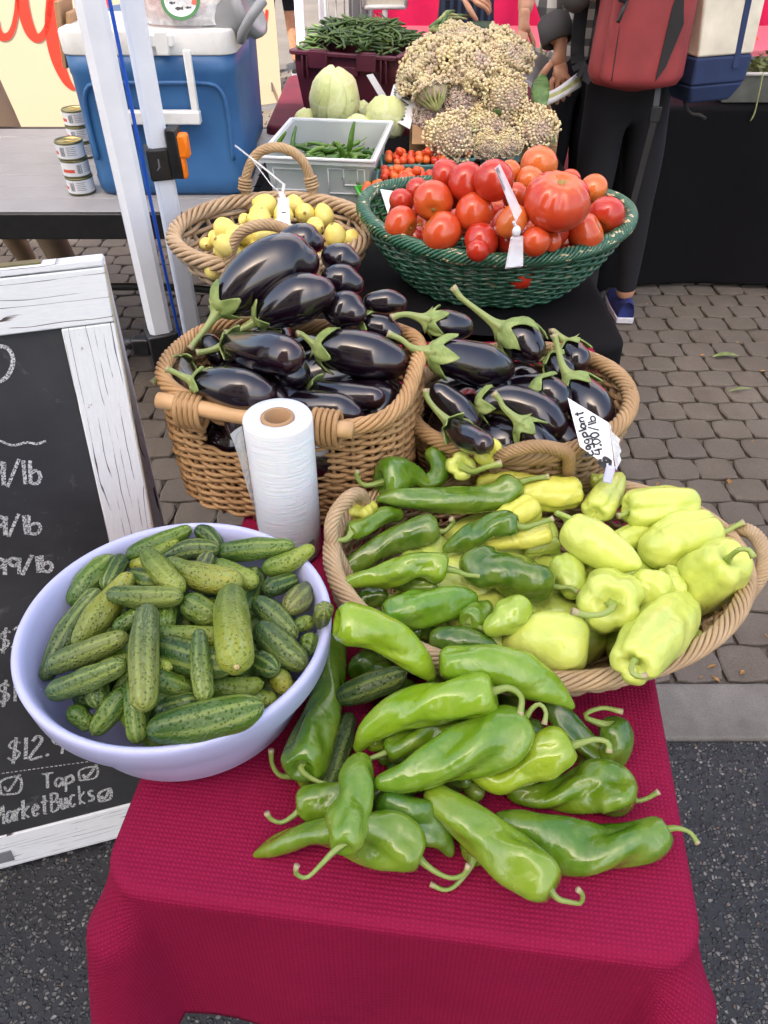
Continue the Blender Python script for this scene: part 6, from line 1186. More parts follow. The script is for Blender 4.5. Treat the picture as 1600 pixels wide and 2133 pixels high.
# ------------------------------------------------------------------ clear bin of chillies
t_ = empty('clear_bin', (-.19, 2.24, .732), 'clear plastic bin of small green chillies behind the squash', 'bin', rz=-.13); W, D, H = .305, .40, .135
def shell(x, y, z): return [(-x, 0+(.20-y), z), (x, 0+(.20-y), z), (x, .20+y, z), (-x, .20+y, z)]
rings = [shell(W*.44, D*.44, .0), shell(W*.50, D*.49, H), shell(W*.54, D*.52, H+.002), shell(W*.545, D*.523, H-.012)]; b = MB(); b.add([p for r_ in rings for p in r_], [(j*4+i, j*4+(i+1) % 4, (j+1)*4+(i+1) % 4, (j+1)*4+i) for j in range(3) for i in range(4)]+[(3, 2, 1, 0)]); ob = b.build('bin_wall', MT['bin'], t_); s_ = ob.modifiers.new('t', 'SOLIDIFY'); s_.thickness = .0025
b = MB(); q = [(-W*.54, .20-D*.522, H+.003), (W*.54, .20-D*.522, H+.003), (W*.54, .20+D*.522, H+.003), (-W*.54, .20+D*.522, H+.003)]
for i in range(4): b.bar(Vector(q[i]), Vector(q[(i+1) % 4]), .010, .007)
b.build('bin_rim', MT['card'], t_, bevel=.002)
b = MB()
for x0, x1, z0, z1 in ((-.13, -.02, .045, .105), (.03, .135, .04, .11), (.075, .115, .065, .11)):
    r_ = [(x0, 0, z0), (x1, 0, z0), (x1, 0, z1), (x0, 0, z1)]
    for i in range(4): a, c = r_[i], r_[(i+1) % 4]; yy = lambda z: .20-D*(.44+.05*z/H)-.003; b.tube([(a[0], yy(a[2]), a[2]), (c[0], yy(c[2]), c[2])], .0018, 6)
b.build('moulded_panels', MT['card'], t_, smooth=True)
def thin_pod(L, r, bend, seed, stem=True, mat=None, name='chilli'):
    g = np.random.default_rng(seed); n = 14; t = np.linspace(-.5, .5, n); p = np.column_stack([t*L, bend*L*(4*t*t-.5)+.02*L*np.sin(9*t), .15*bend*L*np.sin(5*t)]); u = t+.5; R = r*np.clip(1.15-.75*u**2, .15, 1)*np.clip(u/.06, .35, 1); mb = MB(); mb.tube(p, R, 8); return mb.mesh(name), p[0], p[0]-p[1]
POD = []
for i in range(6):
    me, p0, d0 = thin_pod(.075+.008*(i % 3), .0075, [.2, -.15, .35, .1, -.3, .25][i], i, name='chilli'); me.materials.append(MT['chili']); sm = MB(); d0 = d0/np.linalg.norm(d0); sm.tube(smooth_path([p0, p0+d0*.012, p0+d0*.022+[0, .006, .004]], 8), .0016, 6); ms = sm.mesh('stem'); ms.materials.append(MT['stem']); POD.append((me, ms))
g = np.random.default_rng(21); cr, sr = math.cos(-.13), math.sin(-.13)
for i in range(120):
    x, y = g.uniform(-.115, .125), g.uniform(.05, .34); z = .045+.060*g.uniform(0, 1)*(1-(x/.16)**2*.5)*(1-((y-.2)/.22)**2*.6); me, ms = POD[i % 6]; o = link('green_chilli', me, None, None, (-.19+x*cr-y*sr, 2.24+x*sr+y*cr, .735+z)); o.rotation_euler = (g.uniform(-.35, .35), g.uniform(-.35, .35), g.uniform(0, 6.28)); o.scale = (1, 1, 1)
    c_ = link('stem', ms, None, o); c_.color = (.16, .26, .05, 1); tag(o, 'small glossy green chilli lying in the clear bin', 'chilli', 'chillies in the clear bin')
for i, (px, py, rot, lab) in enumerate([(578, 305, (0, -1.0, .35), 'chilli standing up against the left wall of the bin'), (608, 305, (0, -1.15, .2), 'chilli with a curled tip at the back left of the bin'), (732, 285, (.2, -1.3, -.2), 'chilli with its long stalk sticking up at the right of the bin'), (716, 335, (.1, 1.2, .1), 'broad flat chilli hanging down at the right of the bin')]):
    me, ms = POD[i+1]; o = link('green_chilli', me, None, None, P(px, py, Z=2.24)); o.rotation_euler = rot; o.scale = (1.15,)*3; c_ = link('stem', ms, None, o); c_.color = (.16, .26, .05, 1); tag(o, lab, 'chilli', 'chillies in the clear bin')
# ------------------------------------------------------------------ pints of cherry tomatoes
def pint(mat, n_=('pint_basket')):
    t_ = empty(n_, (0, 0, 0)); b = MB(); s0, s1, h = .046, .057, .066
    r_ = [[(-s, -s, z), (s, -s, z), (s, s, z), (-s, s, z)] for s, z in ((s0, 0), (s1, h), (s1-.003, h), (s0-.002, .003))]; b.add([p for q in r_ for p in q], [(j*4+i, j*4+(i+1) % 4, (j+1)*4+(i+1) % 4, (j+1)*4+i) for j in range(3) for i in range(4)]+[(12, 13, 14, 15)]); b.build('pint_wall', mat, t_)
    b = MB(); q = [(-s1, -s1, h), (s1, -s1, h), (s1, s1, h), (-s1, s1, h)]
    for i in range(4): b.bar(Vector(q[i]), Vector(q[(i+1) % 4]), .006, .005)
    b.build('pint_rim', mat, t_); return t_
mbb = MB(); mbb.lathe([(0, .0115), (.004, .0105), (.008, .009), (.0115, .003), (.0118, -.003), (.009, -.009), (.004, -.0115), (0, -.012)], n=14); CH = mbb.mesh('cherry_tomato'); CH.materials.append(MT['cherry'])
P0 = pint(MT['pint']); P1 = pint(MT['pint_green']); g = np.random.default_rng(31)
PI = [(832, 352, 'teal pint of cherry tomatoes nearest the back corner of the clear bin', 0, .05), (826, 388, 'teal pint of cherry tomatoes just right of the clear bin', 0, -.03), (893, 352, 'teal pint of cherry tomatoes behind the left end of the green basket', 0, .1), (945, 338, 'teal pint of tomatoes under the lower left cauliflower', 0, .0), (1035, 328, 'teal pint of cherry tomatoes in front of the cauliflower box', 0, .08), (790, 422, 'green plastic pint between the clear bin and the green basket', 1, .2), (868, 395, 'green plastic pint beside the teal ones', 1, -.2)]
f0 = f1 = True
for px, py, lab, k, rz in PI:
    src = (P0, P1)[k]; first = (f0, f1)[k]; o = src if first else copy_tree(src)
    if k: f1 = False
    else: f0 = False
    c_ = P(px, py+28, z=.735); o.location = V(c_); o.rotation_euler.z = rz; tag(o, lab, 'pint basket', 'pints of cherry tomatoes')
    for i in range(17):
        x, y = [(-.034, -.034), (-.011, -.036), (.013, -.033), (.036, -.036), (-.036, -.010), (-.012, -.011), (.012, -.009), (.035, -.012), (-.033, .013), (-.01, .012), (.013, .014), (.036, .012), (-.035, .036), (-.011, .035), (.012, .037), (.035, .034), (0, 0)][i]
        z = .068+g.uniform(0, .010)+(.016 if i == 16 else 0); e_ = link('cherry_tomato', CH, None, None, (c_[0]+x+g.normal(0, .002), c_[1]+y+g.normal(0, .002), .735+z)); e_.rotation_euler = g.uniform(0, 6, 3); e_.scale = (g.uniform(.9, 1.12),)*3; tag(e_, 'cherry tomato in one of the pint baskets', 'tomato', 'cherry tomatoes in pints')
# ------------------------------------------------------------------ cabbages
def cabbage(px, py, rpx, Z, sz, seed, label, tall=1.0):
    c_ = P(px, py, Z=Z); R_ = rpx*Z/FPX; g = np.random.default_rng(seed); t_ = empty('cabbage', c_-[0, 0, R_*.9*tall], label, 'cabbage', 'pale green cabbages'); up = np.array([0, 0, R_*.9*tall]); b = MB(); b.ball(up, R_*.93, 28, 20, (1, 1, tall)); b.build('heart', MT['cabbage'], t_, smooth=True)
    for k in range(6):
        ax = np.array([math.cos(k*1.05+g.uniform(-.2, .2)), -.9 if k < 3 else .6*math.sin(k), g.uniform(-.1, .5)]) if k else np.array([-.15, -1, .1]); ax /= np.linalg.norm(ax); q = Vector(ax).to_track_quat('Z', 'Y').to_matrix(); b = MB(); vs = []; n, m = 28, 12; ph = g.uniform(0, 6)
        for j in range(m+1):
            t = j/m*(1.05+.12*math.sin(ph))
            for i in range(n):
                a = 2*math.pi*i/n; te = t*(1+.10*math.sin(3*a+ph)*(j/m)); rr = R_*(.960+.012*k+.05*(j/m)**4+.022*(j/m)**3*math.sin(7*a+ph)+.022*math.exp(-(math.sin(a-1.57)*4*max(.12, j/m))**2)*(1 if math.sin(a+1.57) < 2 else 0))
                v_ = q @ Vector((math.sin(te)*math.cos(a), math.sin(te)*math.sin(a), math.cos(te))); vs.append((v_.x*rr+up[0], v_.y*rr+up[1], v_.z*rr*tall+up[2]))
        b.add(vs, [(j*n+i, (j+1)*n+i, (j+1)*n+(i+1) % n, j*n+(i+1) % n) for j in range(m) for i in range(n)]); o = b.build('outer_leaf', MT['cabbage'], t_, smooth=True); s_ = o.modifiers.new('t', 'SOLIDIFY'); s_.thickness = .002; s_.offset = 0
cabbage(697, 210, 50, 2.56, 1, 1, 'tall pale cabbage with a thick white midrib facing the viewer', 1.2); cabbage(805, 246, 42, 2.5, 1, 2, 'round pale cabbage under the cauliflower price card'); cabbage(640, 258, 28, 2.62, 1, 3, 'small cabbage at the left behind the clear bin'); cabbage(746, 276, 32, 2.5, 1, 4, 'cabbage low between the tall one and the round one'); cabbage(752, 232, 20, 2.66, 1, 5, 'small cabbage peeping between the two large ones')
# ------------------------------------------------------------------ crate of beans
t_ = empty('bean_crate', (-.331, 3.215, .762), 'maroon plastic crate heaped with green beans', 'crate', rz=-.34); W, D, H = .395, .44, .205
def rr4(x0, x1, y0, y1, z): return [(x0, y0, z), (x1, y0, z), (x1, y1, z), (x0, y1, z)]
rings = [rr4(.02, W-.02, .015, D-.015, 0), rr4(0, W, 0, D, H*.72), rr4(0, W, 0, D, H), rr4(.008, W-.008, .008, D-.008, H), rr4(.026, W-.026, .022, D-.022, .004)]
b = MB(); b.add([p for q in rings for p in q], [(j*4+i, j*4+(i+1) % 4, (j+1)*4+(i+1) % 4, (j+1)*4+i) for j in range(4) for i in range(4)]+[(3, 2, 1, 0), (16, 17, 18, 19)]); b.build('crate_wall', MT['crate'], t_)
b = MB(); q = [(-.008, -.008, H), (W+.008, -.008, H), (W+.008, D+.008, H), (-.008, D+.008, H)]
for i in range(4): b.bar(Vector(q[i]), Vector(q[(i+1) % 4]), .024, .014)
b.build('crate_rim', MT['crate'], t_, bevel=.003)
b = MB()
for x in (.10, .29): b.box((x, -.012, H-.018), (.075, .024, .055)); b.box((x, -.010, H+.008), (.065, .02, .012))
for x in (.035, .055, .345, .365): b.box((x, -.009, H-.045), (.007, .02, .075))
b.box((.195, -.008, H-.05), (.12, .014, .028)); b.build('lid_hooks', MT['crate'], t_, bevel=.002)
BN = []
for i in range(8):
    me, p0, d0 = thin_pod(.115+.012*(i % 3), .0047, [.12, -.10, .2, .05, -.22, .15, .28, -.05][i], 40+i, name='green_bean'); me.materials.append(MT['bean']); BN.append(me)
g = np.random.default_rng(41); cr, sr = math.cos(-.34), math.sin(-.34)
for i in range(285):
    x, y = g.uniform(.025, W-.025), g.uniform(.02, D-.03); hx, hy = (x/W-.45)/.55, (y/D-.5)/.55; hill = max(0, 1-hx*hx*.85-hy*hy*.6); z = H-.02+.095*hill*g.uniform(.75, 1.04)+g.uniform(0, .006)
    o = link('green_bean', BN[i % 8], None, None, (-.331+x*cr-y*sr, 3.215+x*sr+y*cr, .762+z)); sx = -hx*.35; o.rotation_euler = (g.uniform(-.4, .4)-hy*.4, g.uniform(-.35, .35), g.uniform(-1.0, 1.0)+(1.57 if i % 3 == 0 else 0)+(1.2 if hx > 0 else -.6)); tag(o, 'green bean in the maroon crate', 'bean', 'green beans in the crate')
# ------------------------------------------------------------------ cauliflowers in a cardboard box
t_ = empty('cardboard_box', (.085, 2.70, .734), 'open cardboard box under the heap of cauliflowers', 'box', rz=-.06); W, D, H = .49, .32, .11; b = MB(); b.add([p for q in [rr4(0, W, 0, D, 0), rr4(0, W, 0, D, H), rr4(.005, W-.005, .005, D-.005, H), rr4(.005, W-.005, .005, D-.005, .005)] for p in q], [(j*4+i, j*4+(i+1) % 4, (j+1)*4+(i+1) % 4, (j+1)*4+i) for j in range(3) for i in range(4)]+[(12, 13, 14, 15)]); b.build('box_wall', MT['cardboard'], t_)
b = MB(); b.box((W/2, -.035, H-.02), (W*.96, .004, .075), Matrix.Rotation(-.9, 3, 'X')); b.build('box_flap', MT['cardboard'], t_)
cab_c = np.array([.33, 2.86, .73]); capb = lambda x, y: .80+.23*cl(1-ell(x, y, (.33, 2.90), .30, .26), 0, 1)+.12*cl(y-2.80, 0, .2)
CURD1, CURD2, CURD3 = srgb(226, 208, 156)[:3], srgb(220, 202, 152)[:3], srgb(198, 174, 164)[:3]
fC = Fr(780, 40, 4)
def cauliflower(x, y, r, col, label, face=(0, -.55, .85), stalks=True, n=680, flat=.62, leaves=0, seed=None):
    c, R_ = settle([(x, y, r)], capb, fC, 4., k=.55); c = c[0]; R_ = float(R_[0]); s = seed or nseed(); g = np.random.default_rng(s); f = np.array(face, float); f /= np.linalg.norm(f); q = Vector(f).to_track_quat('Z', 'Y').to_matrix(); t_ = empty('cauliflower', c, label, 'cauliflower', 'loose headed cauliflowers'); b = MB(); ph = g.uniform(0, 6.28, 4)
    for i in range(n):
        cz = 1-(i+.5)/n*1.12; th = i*2.39996; sr_ = math.sqrt(max(0, 1-cz*cz)); lump = 1.08+.13*math.sin(3*th+ph[0])*sr_+.11*math.sin(4*cz*3+5*math.cos(th)+ph[1])+.06*math.sin(9*th+ph[2]+7*cz)+g.normal(0, .045)
        p = q @ Vector((sr_*math.cos(th)*R_*lump, sr_*math.sin(th)*R_*lump, cz*R_*flat*lump)); b.ball(p, R_*g.uniform(.050, .094), 6, 4, (1, 1, g.uniform(.8, 1.1)))
        if i % 4 == 0: b.ball(p+Vector(g.normal(0, R_*.05, 3)), R_*g.uniform(.03, .05), 5, 3)
    o = b.build('curd', MT['curd'], t_, smooth=True); o.color = tuple(col)+(1,)
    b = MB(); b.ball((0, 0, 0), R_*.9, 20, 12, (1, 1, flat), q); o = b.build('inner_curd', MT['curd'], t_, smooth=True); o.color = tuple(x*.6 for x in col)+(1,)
    if stalks:
        b = MB()
        for k in range(16):
            a = k*2*math.pi/16+g.uniform(-.1, .1); p0 = q @ Vector((0, 0, -R_*1.0)); p1 = q @ Vector((math.cos(a)*R_*.5, math.sin(a)*R_*.5, -R_*.55)); p2 = q @ Vector((math.cos(a)*R_*.93, math.sin(a)*R_*.93, -R_*.02)); b.tube(smooth_path([p0, p1, p2], 10), np.linspace(R_*.09, R_*.055, 10), 7)
        b.build('stalks', MT['stalk'], t_, smooth=True)
    for k in range(leaves):
        a = g.uniform(0, 6.28); b = MB(); vs = []
        for j in range(8):
            for i in range(5): u_ = (i-2)/2; v_ = j/7; w_ = R_*.35*math.sin(math.pi*min(1, v_*.9+.08)); ang = a+u_*w_/R_; rad = R_*(1.02+.12*v_); vs.append(tuple(q @ Vector((math.cos(ang)*rad*math.cos(v_*1.1-.6), math.sin(ang)*rad*math.cos(v_*1.1-.6), R_*math.sin(v_*1.1-.6)*.9+.02*R_*math.sin(5*u_)))))
        b.add(vs, [(j*5+i, j*5+i+1, (j+1)*5+i+1, (j+1)*5+i) for j in range(7) for i in range(4)]); o = b.build('leaf', MT['leaf_green'], t_, smooth=True); s_ = o.modifiers.new('t', 'SOLIDIFY'); s_.thickness = .0018
for a in [(690, 150, 140, CURD2, 'cauliflower at the very top of the heap', (0, -.3, 1), False), (1040, 560, 170, CURD2, 'cauliflower in the shade on the right of the heap', (.5, -.7, .3), False), (560, 620, 140, CURD3, 'pinkish cauliflower deep in the middle', (0, -1, .2), False), (460, 830, 130, CURD3, 'mauve tinged cauliflower low at the left behind the price card', (-.3, -1, .1), True), (930, 1050, 100, CURD1, 'small cauliflower low in the front of the box', (0, -.9, .3), False), (1120, 1040, 95, CURD2, 'small cauliflower at the front right of the box', (.2, -.9, .3), False),
          (1090, 300, 205, CURD1, 'large yellowish cauliflower at the upper right of the heap', (.45, -.45, .9), False), (430, 390, 235, CURD2, 'large cauliflower at the left showing its pale green stalks', (-.75, -.05, .75), True), (820, 370, 235, CURD1, 'largest cauliflower in the middle of the heap', (.05, -.6, .8), False), (480, 610, 150, CURD2, 'cauliflower lying on its side with a fan of stalks above the price card', (-.25, .45, .65), True), (740, 700, 145, CURD3, 'pink tinged cauliflower in the middle of the heap', (0, -.9, .4), False), (1100, 650, 165, CURD1, 'cauliflower on the right beside the large green leaf', (.3, -.8, .55), False, 300, .7, 2),
          (980, 880, 185, CURD1, 'flat yellow cauliflower in the lower middle', (.05, -.6, .8), True, 340, .5, 1), (1340, 900, 175, CURD1, 'cauliflower at the lower right corner of the heap', (.35, -.65, .7), False, 340, .6, 1), (630, 980, 180, CURD1, 'pale cauliflower hanging over the box front at the lower left', (-.1, -.8, .6), False, 360, .8)]: cauliflower(*a)
def leafblade(name, pts, wd, label, cat='leaf', mat='leaf_green', parent=None):
    p = smooth_path(np.array(pts), 14); T, N, B_ = frames(p); b = MB(); vs = []
    for j in range(14):
        w_ = wd*math.sin(math.pi*min(1, j/13*.92+.06))**.7
        for i in range(7): u_ = (i-3)/3; d = p[j]-CAM; d /= np.linalg.norm(d); side = np.cross(T[j], d); side /= np.linalg.norm(side); vs.append(p[j]-p[0]+side*w_*u_-d*(.12*w_*(1-u_*u_))+d*.012*math.sin(j*1.3+u_*2))
    b.add(vs, [(j*7+i, j*7+i+1, (j+1)*7+i+1, (j+1)*7+i) for j in range(13) for i in range(6)]); o = b.build(name, MT[mat], parent, p[0], True); s_ = o.modifiers.new('t', 'SOLIDIFY'); s_.thickness = .002
    if label: tag(o, label, cat)
    return o
leafblade('cauliflower_leaf', [P(1128, 235, Z=2.42), P(1125, 190, Z=2.44), P(1132, 155, Z=2.50)], .030, 'broad green leaf at the right of the cauliflower heap'); leafblade('cauliflower_leaf', [P(985, 285, Z=2.36), P(988, 265, Z=2.37), P(992, 250, Z=2.40)], .022, 'bluish green leaf low in the middle of the cauliflowers'); leafblade('cauliflower_leaf', [P(1012, 225, Z=2.38), P(1008, 205, Z=2.40), P(1005, 190, Z=2.44)], .022, 'dark leaf between the middle and right cauliflowers')
# greens behind the cauliflowers
g = np.random.default_rng(51)
t_ = empty('greens_bundle', P(920, 60, Z=3.05), 'bundle of pale green leaves and stalks behind the crate', 'greens'); o_ = P(920, 60, Z=3.05)
for i in range(12):
    a = P(895+g.uniform(0, 30), 62+g.uniform(-6, 6), Z=3.05)-o_; c = P(935+g.uniform(0, 50), 40+g.uniform(-20, 26), Z=3.15+g.uniform(-.1, .1))-o_; b = MB(); b.tube(smooth_path([a, (a+c)/2+[0, 0, .025], c], 10), np.linspace(.011, .004, 10), 7); b.build('stalk', MT['stalk'] if i % 2 else MT['leaf_green'], t_, smooth=True)
c_ = P(1000, 62, Z=3.08); o = empty('courgette', c_, 'dark green courgette lying behind the top cauliflower', 'courgette'); b = MB(); P_, R_, u_ = body_rings(np.array([[-.055, 0, 0], [0, .01, 0], [.055, 0, .0]]), np.array([.026, .030, .028]), .7, .7); b.add(*skin_surface(P_, R_, u_, lambda th, u: 1+.02*np.cos(6*th)+0*u, 20)); b.build('courgette_body', plain('courgette_skin', srgb(46, 70, 44), .35, .3, 40), o, smooth=True)
b = MB(); b.tube([(.07, 0, 0), (.10, .0, .004)], [.012, .014], 8); b.build('stem', MT['stalk'], o, smooth=True)
# leeks in a pale tub at the right of the heap
t_ = empty('plastic_tub', P(1125, 128, Z=2.92), 'pale translucent tub of green leaves right of the cauliflowers', 'tub'); b = MB(); b.lathe([(.05, -.07), (.075, .03), (.08, .032), (.072, .028), (.048, -.066), (0, -.066)], n=30, sx=1.2, rot=Matrix.Rotation(.35, 3, 'Y')); b.build('tub_wall', MT['bin'], t_, smooth=True)
for i in range(9):
    b = MB(); a = g.uniform(0, 6.28); b.tube(smooth_path([(0, 0, -.03), (.03*math.cos(a), .03*math.sin(a), .02), (.055*math.cos(a), .05*math.sin(a), .04+g.uniform(0, .03))], 8), np.linspace(.006, .003, 8), 6); b.build('stalk', MT['stalk'], t_, smooth=True)
t_ = empty('leek', P(1140, 195, Z=2.55), 'white leek stalks pulled out under the reaching hand', 'leek'); o_ = P(1140, 195, Z=2.55)
for i in range(4):
    b = MB(); b.tube(smooth_path([P(1128, 203+i*5, Z=2.56)-o_, P(1162, 190+i*4, Z=2.56)-o_, P(1205, 160+i*5, Z=2.60)-o_], 12), np.linspace(.010, .013, 12), 9); b.build('stalk', MT['stalk'] if i in (1, 2) else MT['card'], t_, smooth=True)
# ------------------------------------------------------------------ right hand table: grey tray, herbs, blossoms
t_ = empty('herb_tray', (1.62, 3.36, .766), 'grey plastic lined tray of herbs on the long black table', 'tray'); b = MB(); b.add([p for q in [rr4(-.26, 1.2, .0, .34, 0), rr4(-.28, 1.2, -.02, .36, .10), rr4(-.27, 1.19, -.01, .35, .10), rr4(-.25, 1.18, .01, .33, .01)] for p in q], [(j*4+i, j*4+(i+1) % 4, (j+1)*4+(i+1) % 4, (j+1)*4+i) for j in range(3) for i in range(4)]+[(12, 13, 14, 15)]); b.build('tray_wall', plain('grey_tray_liner', srgb(108, 110, 104), .4, .25, 14, .3, 60), t_)
b = MB(); b.tube([(-.285, -.024, .104), (1.2, -.024, .104)], .007, 8); b.tube([(-.285, -.024, .104), (-.285, .36, .104)], .007, 8); b.build('tray_rim', MT['cooler_white'], t_, smooth=True)
def leaf_heap(name, c, rx, ry, h, n, mat, sz, label, cat, seed):
    g = np.random.default_rng(seed); b = MB()
    for i in range(n):
        a = g.uniform(0, 6.28); q = math.sqrt(g.uniform(0, 1)); x, y = rx*q*math.cos(a), ry*q*math.sin(a); z = h*(1-q*q)*g.uniform(.55, 1.03); d = g.normal(0, 1, 3); d /= np.linalg.norm(d); e = np.cross(d, g.normal(0, 1, 3)); e /= np.linalg.norm(e); s_ = sz*g.uniform(.5, 1.2); p = np.array([x, y, z])
        b.add([p-d*s_, p+e*s_*.45-d*.1*s_, p+d*s_, p-e*s_*.45+np.cross(d, e)*s_*.2], [(0, 1, 2), (0, 2, 3)])
        if i % 25 == 0: b.tube(smooth_path([p, p+[.03*d[0], -.02, .012], p+[.07*d[0], -.05, -.005]], 6), .0018, 5)
    return tag(b.build(name, MT[mat], None, c), label, cat, kind='stuff')
leaf_heap('herb_leaves', (1.80, 3.53, .78), .42, .16, .19, 1500, 'herb', .016, 'heap of dusty green herbs in the tray', 'herbs', 61)
g = np.random.default_rng(62)
for i in range(9):
    c_ = P(1528+g.uniform(-8, 34), 25+i*6.5, Z=2.78+g.uniform(0, .05)); b = MB(); d0 = g.normal(0, 1, 3); d0[2] = abs(d0[2]); d0 /= np.linalg.norm(d0); q = Vector(d0).to_track_quat('Z', 'Y').to_matrix()
    for k in range(5):
        a = k*1.2566; vs = [];
        for j in range(6):
            for m in (-1, 0, 1): v_ = j/5; r_ = .010+.030*v_; w_ = .011*math.sin(math.pi*min(1, v_*.85+.1)); vs.append(tuple(q @ Vector((math.cos(a)*r_-math.sin(a)*w_*m, math.sin(a)*r_+math.cos(a)*w_*m, .045*v_-.02*v_**3+.004*abs(m)))))
        b.add(vs, [(j*3+i_, j*3+i_+1, (j+1)*3+i_+1, (j+1)*3+i_) for j in range(5) for i_ in range(2)])
    o = b.build('squash_blossom', MT['petal'], None, c_, True); tag(o, 'orange squash blossom on the herbs beside the canvas bag', 'flower', 'orange blossoms on the herbs')
b = MB(); p = [P(1590, 150, Y=3.31), P(1582, 190, Y=3.30), P(1572, 235, Y=3.30), P(1563, 252, Y=3.30)]; b.tube(smooth_path([x-p[0] for x in p], 14), .0028, 6); tag(b.build('herb_stalk', MT['stalk'], None, p[0], True), 'single herb stalk hanging down the front of the black cloth', 'stalk')
# ------------------------------------------------------------------ far stalls
folding_table('folding table under pale pink cloth at the back', .02, 3.8, 4.45, 5.1, .777); draped('tablecloth', MT['pink_pale'], .0, 3.82, 4.43, 5.12, .78, (.6, .5, .5, .5), 'pale pink cloth on the far table at the back', rad=.015, flare=.03, corner=.05, fold=.012, hem=.05, seed=12)
b = MB(); vs = []; n, m = 90, 10
for j in range(m+1):
    for i in range(n+1): x = -.10+4.3*i/n; z = .35+1.75*j/m; vs.append((x, 5.35+.05*math.sin(x*9)+.03*math.sin(x*23+z), z))
b.add(vs, [(j*(n+1)+i, j*(n+1)+i+1, (j+1)*(n+1)+i+1, (j+1)*(n+1)+i) for j in range(m) for i in range(n)]); t_ = empty('pink_curtain', (0, 0, 0), 'hot pink cloth hung behind the far table', 'cloth'); o = b.build('curtain', MT['pink_cloth'], t_, smooth=True); s_ = o.modifiers.new('t', 'SOLIDIFY'); s_.thickness = .003
b = MB(); b.tube([(-.12, 5.35, 2.1), (4.25, 5.35, 2.1)], .012, 8); b.tube([(-.12, 5.35, .0), (-.12, 5.35, 2.1)], .012, 8); b.tube([(4.25, 5.35, .0), (4.25, 5.35, 2.1)], .012, 8); b.build('rail', MT['white_metal'], t_, smooth=True)
t_ = empty('wire_rack', P(728, 90, Y=4.3)*[1, 1, 0], 'grey wire rack standing behind the crate of beans', 'rack'); b = MB()
for i in range(6): b.tube([(-.10+.04*i, 0, 0.02), (-.10+.04*i, 0, 1.5)], .0045, 6)
for z in (.5, .9, 1.45): b.tube([(-.11, 0, z), (.11, 0, z)], .005, 6)
for x in (-.11, .11): b.tube([(x, .0, .0), (x, .0, 1.5)], .009, 8); b.tube([(x, -.12, .005), (x, .15, .005)], .009, 8)
b.build('rack_wire', MT['grey_plastic'], t_, smooth=True); b = MB(); b.box((.05, .05, .95), (.10, .04, .9)); b.build('rack_panel', MT['grey_plastic'], t_)
t_ = empty('framed_sign', P(802, 55, Y=3.9)*[1, 1, 0], 'white framed price board standing behind the beans', 'sign'); b = MB()
for a, c in (((-.09, 0, 1.02), (.09, 0, 1.02)), ((-.09, 0, 1.3), (.09, 0, 1.3)), ((-.09, 0, 1.02), (-.09, 0, 1.3)), ((.09, 0, 1.02), (.09, 0, 1.3))): b.tube([a, c], .009, 8)
b.build('frame', MT['cooler_white'], t_, smooth=True); b = MB(); b.box((0, .004, 1.16), (.17, .004, .27)); b.build('panel', MT['pale_bag'], t_); b = MB(); b.tube([(0, .01, .0), (0, .01, 1.02)], .012, 8); b.box((0, .01, .01), (.22, .2, .015)); b.build('post', MT['cooler_white'], t_)
t_ = empty('dark_bag', P(72, 345, Y=4.6)*[1, 1, 0], 'dark grey bag standing on the sunlit pavers far left', 'bag'); b = MB(); vs = []
for j in range(8):
    v_ = j/7
    for i in range(20): a = 2*math.pi*i/20; k = (1-.45*v_**2)*(1+.08*math.sin(3*a+j)+.05*math.sin(5*a-j)); vs.append((.17*k*math.cos(a), .12*k*math.sin(a), .34*v_))
b.add(vs, [(j*20+i, j*20+(i+1) % 20, (j+1)*20+(i+1) % 20, (j+1)*20+i) for j in range(7) for i in range(20)]+[tuple(range(140, 160))]); b.build('bag_body', MT['dark_navy'], t_, smooth=True)
# ------------------------------------------------------------------ people
def skin_mesh(name, verts, edges, root=0, levels=2, mats=(), pick=None, parent=None, loc=(0, 0, 0)):
    """verts: (x, y, z, rx[, ry]) grown with a Skin modifier into one surface; pick(centre) -> material index"""
    me = bpy.data.meshes.new('rig'); me.from_pydata([v[:3] for v in verts], edges, []); o = bpy.data.objects.new('rig', me); C.objects.link(o)
    m = o.modifiers.new('s', 'SKIN'); m.use_smooth_shade = True; m.branch_smoothing = .6; sk = me.skin_vertices[0].data
    for i, v in enumerate(verts): sk[i].radius = (v[3], v[4] if len(v) > 4 else v[3]); sk[i].use_root = (i == root)
    s = o.modifiers.new('u', 'SUBSURF'); s.levels = levels; s.render_levels = levels
    dg = bpy.context.evaluated_depsgraph_get(); out = bpy.data.meshes.new_from_object(o.evaluated_get(dg)); bpy.data.objects.remove(o); out.name = name
    for x in mats: out.materials.append(x)
    if pick: out.polygons.foreach_set('material_index', [pick(p.center) for p in out.polygons])
    return link(name, out, None, parent, loc)
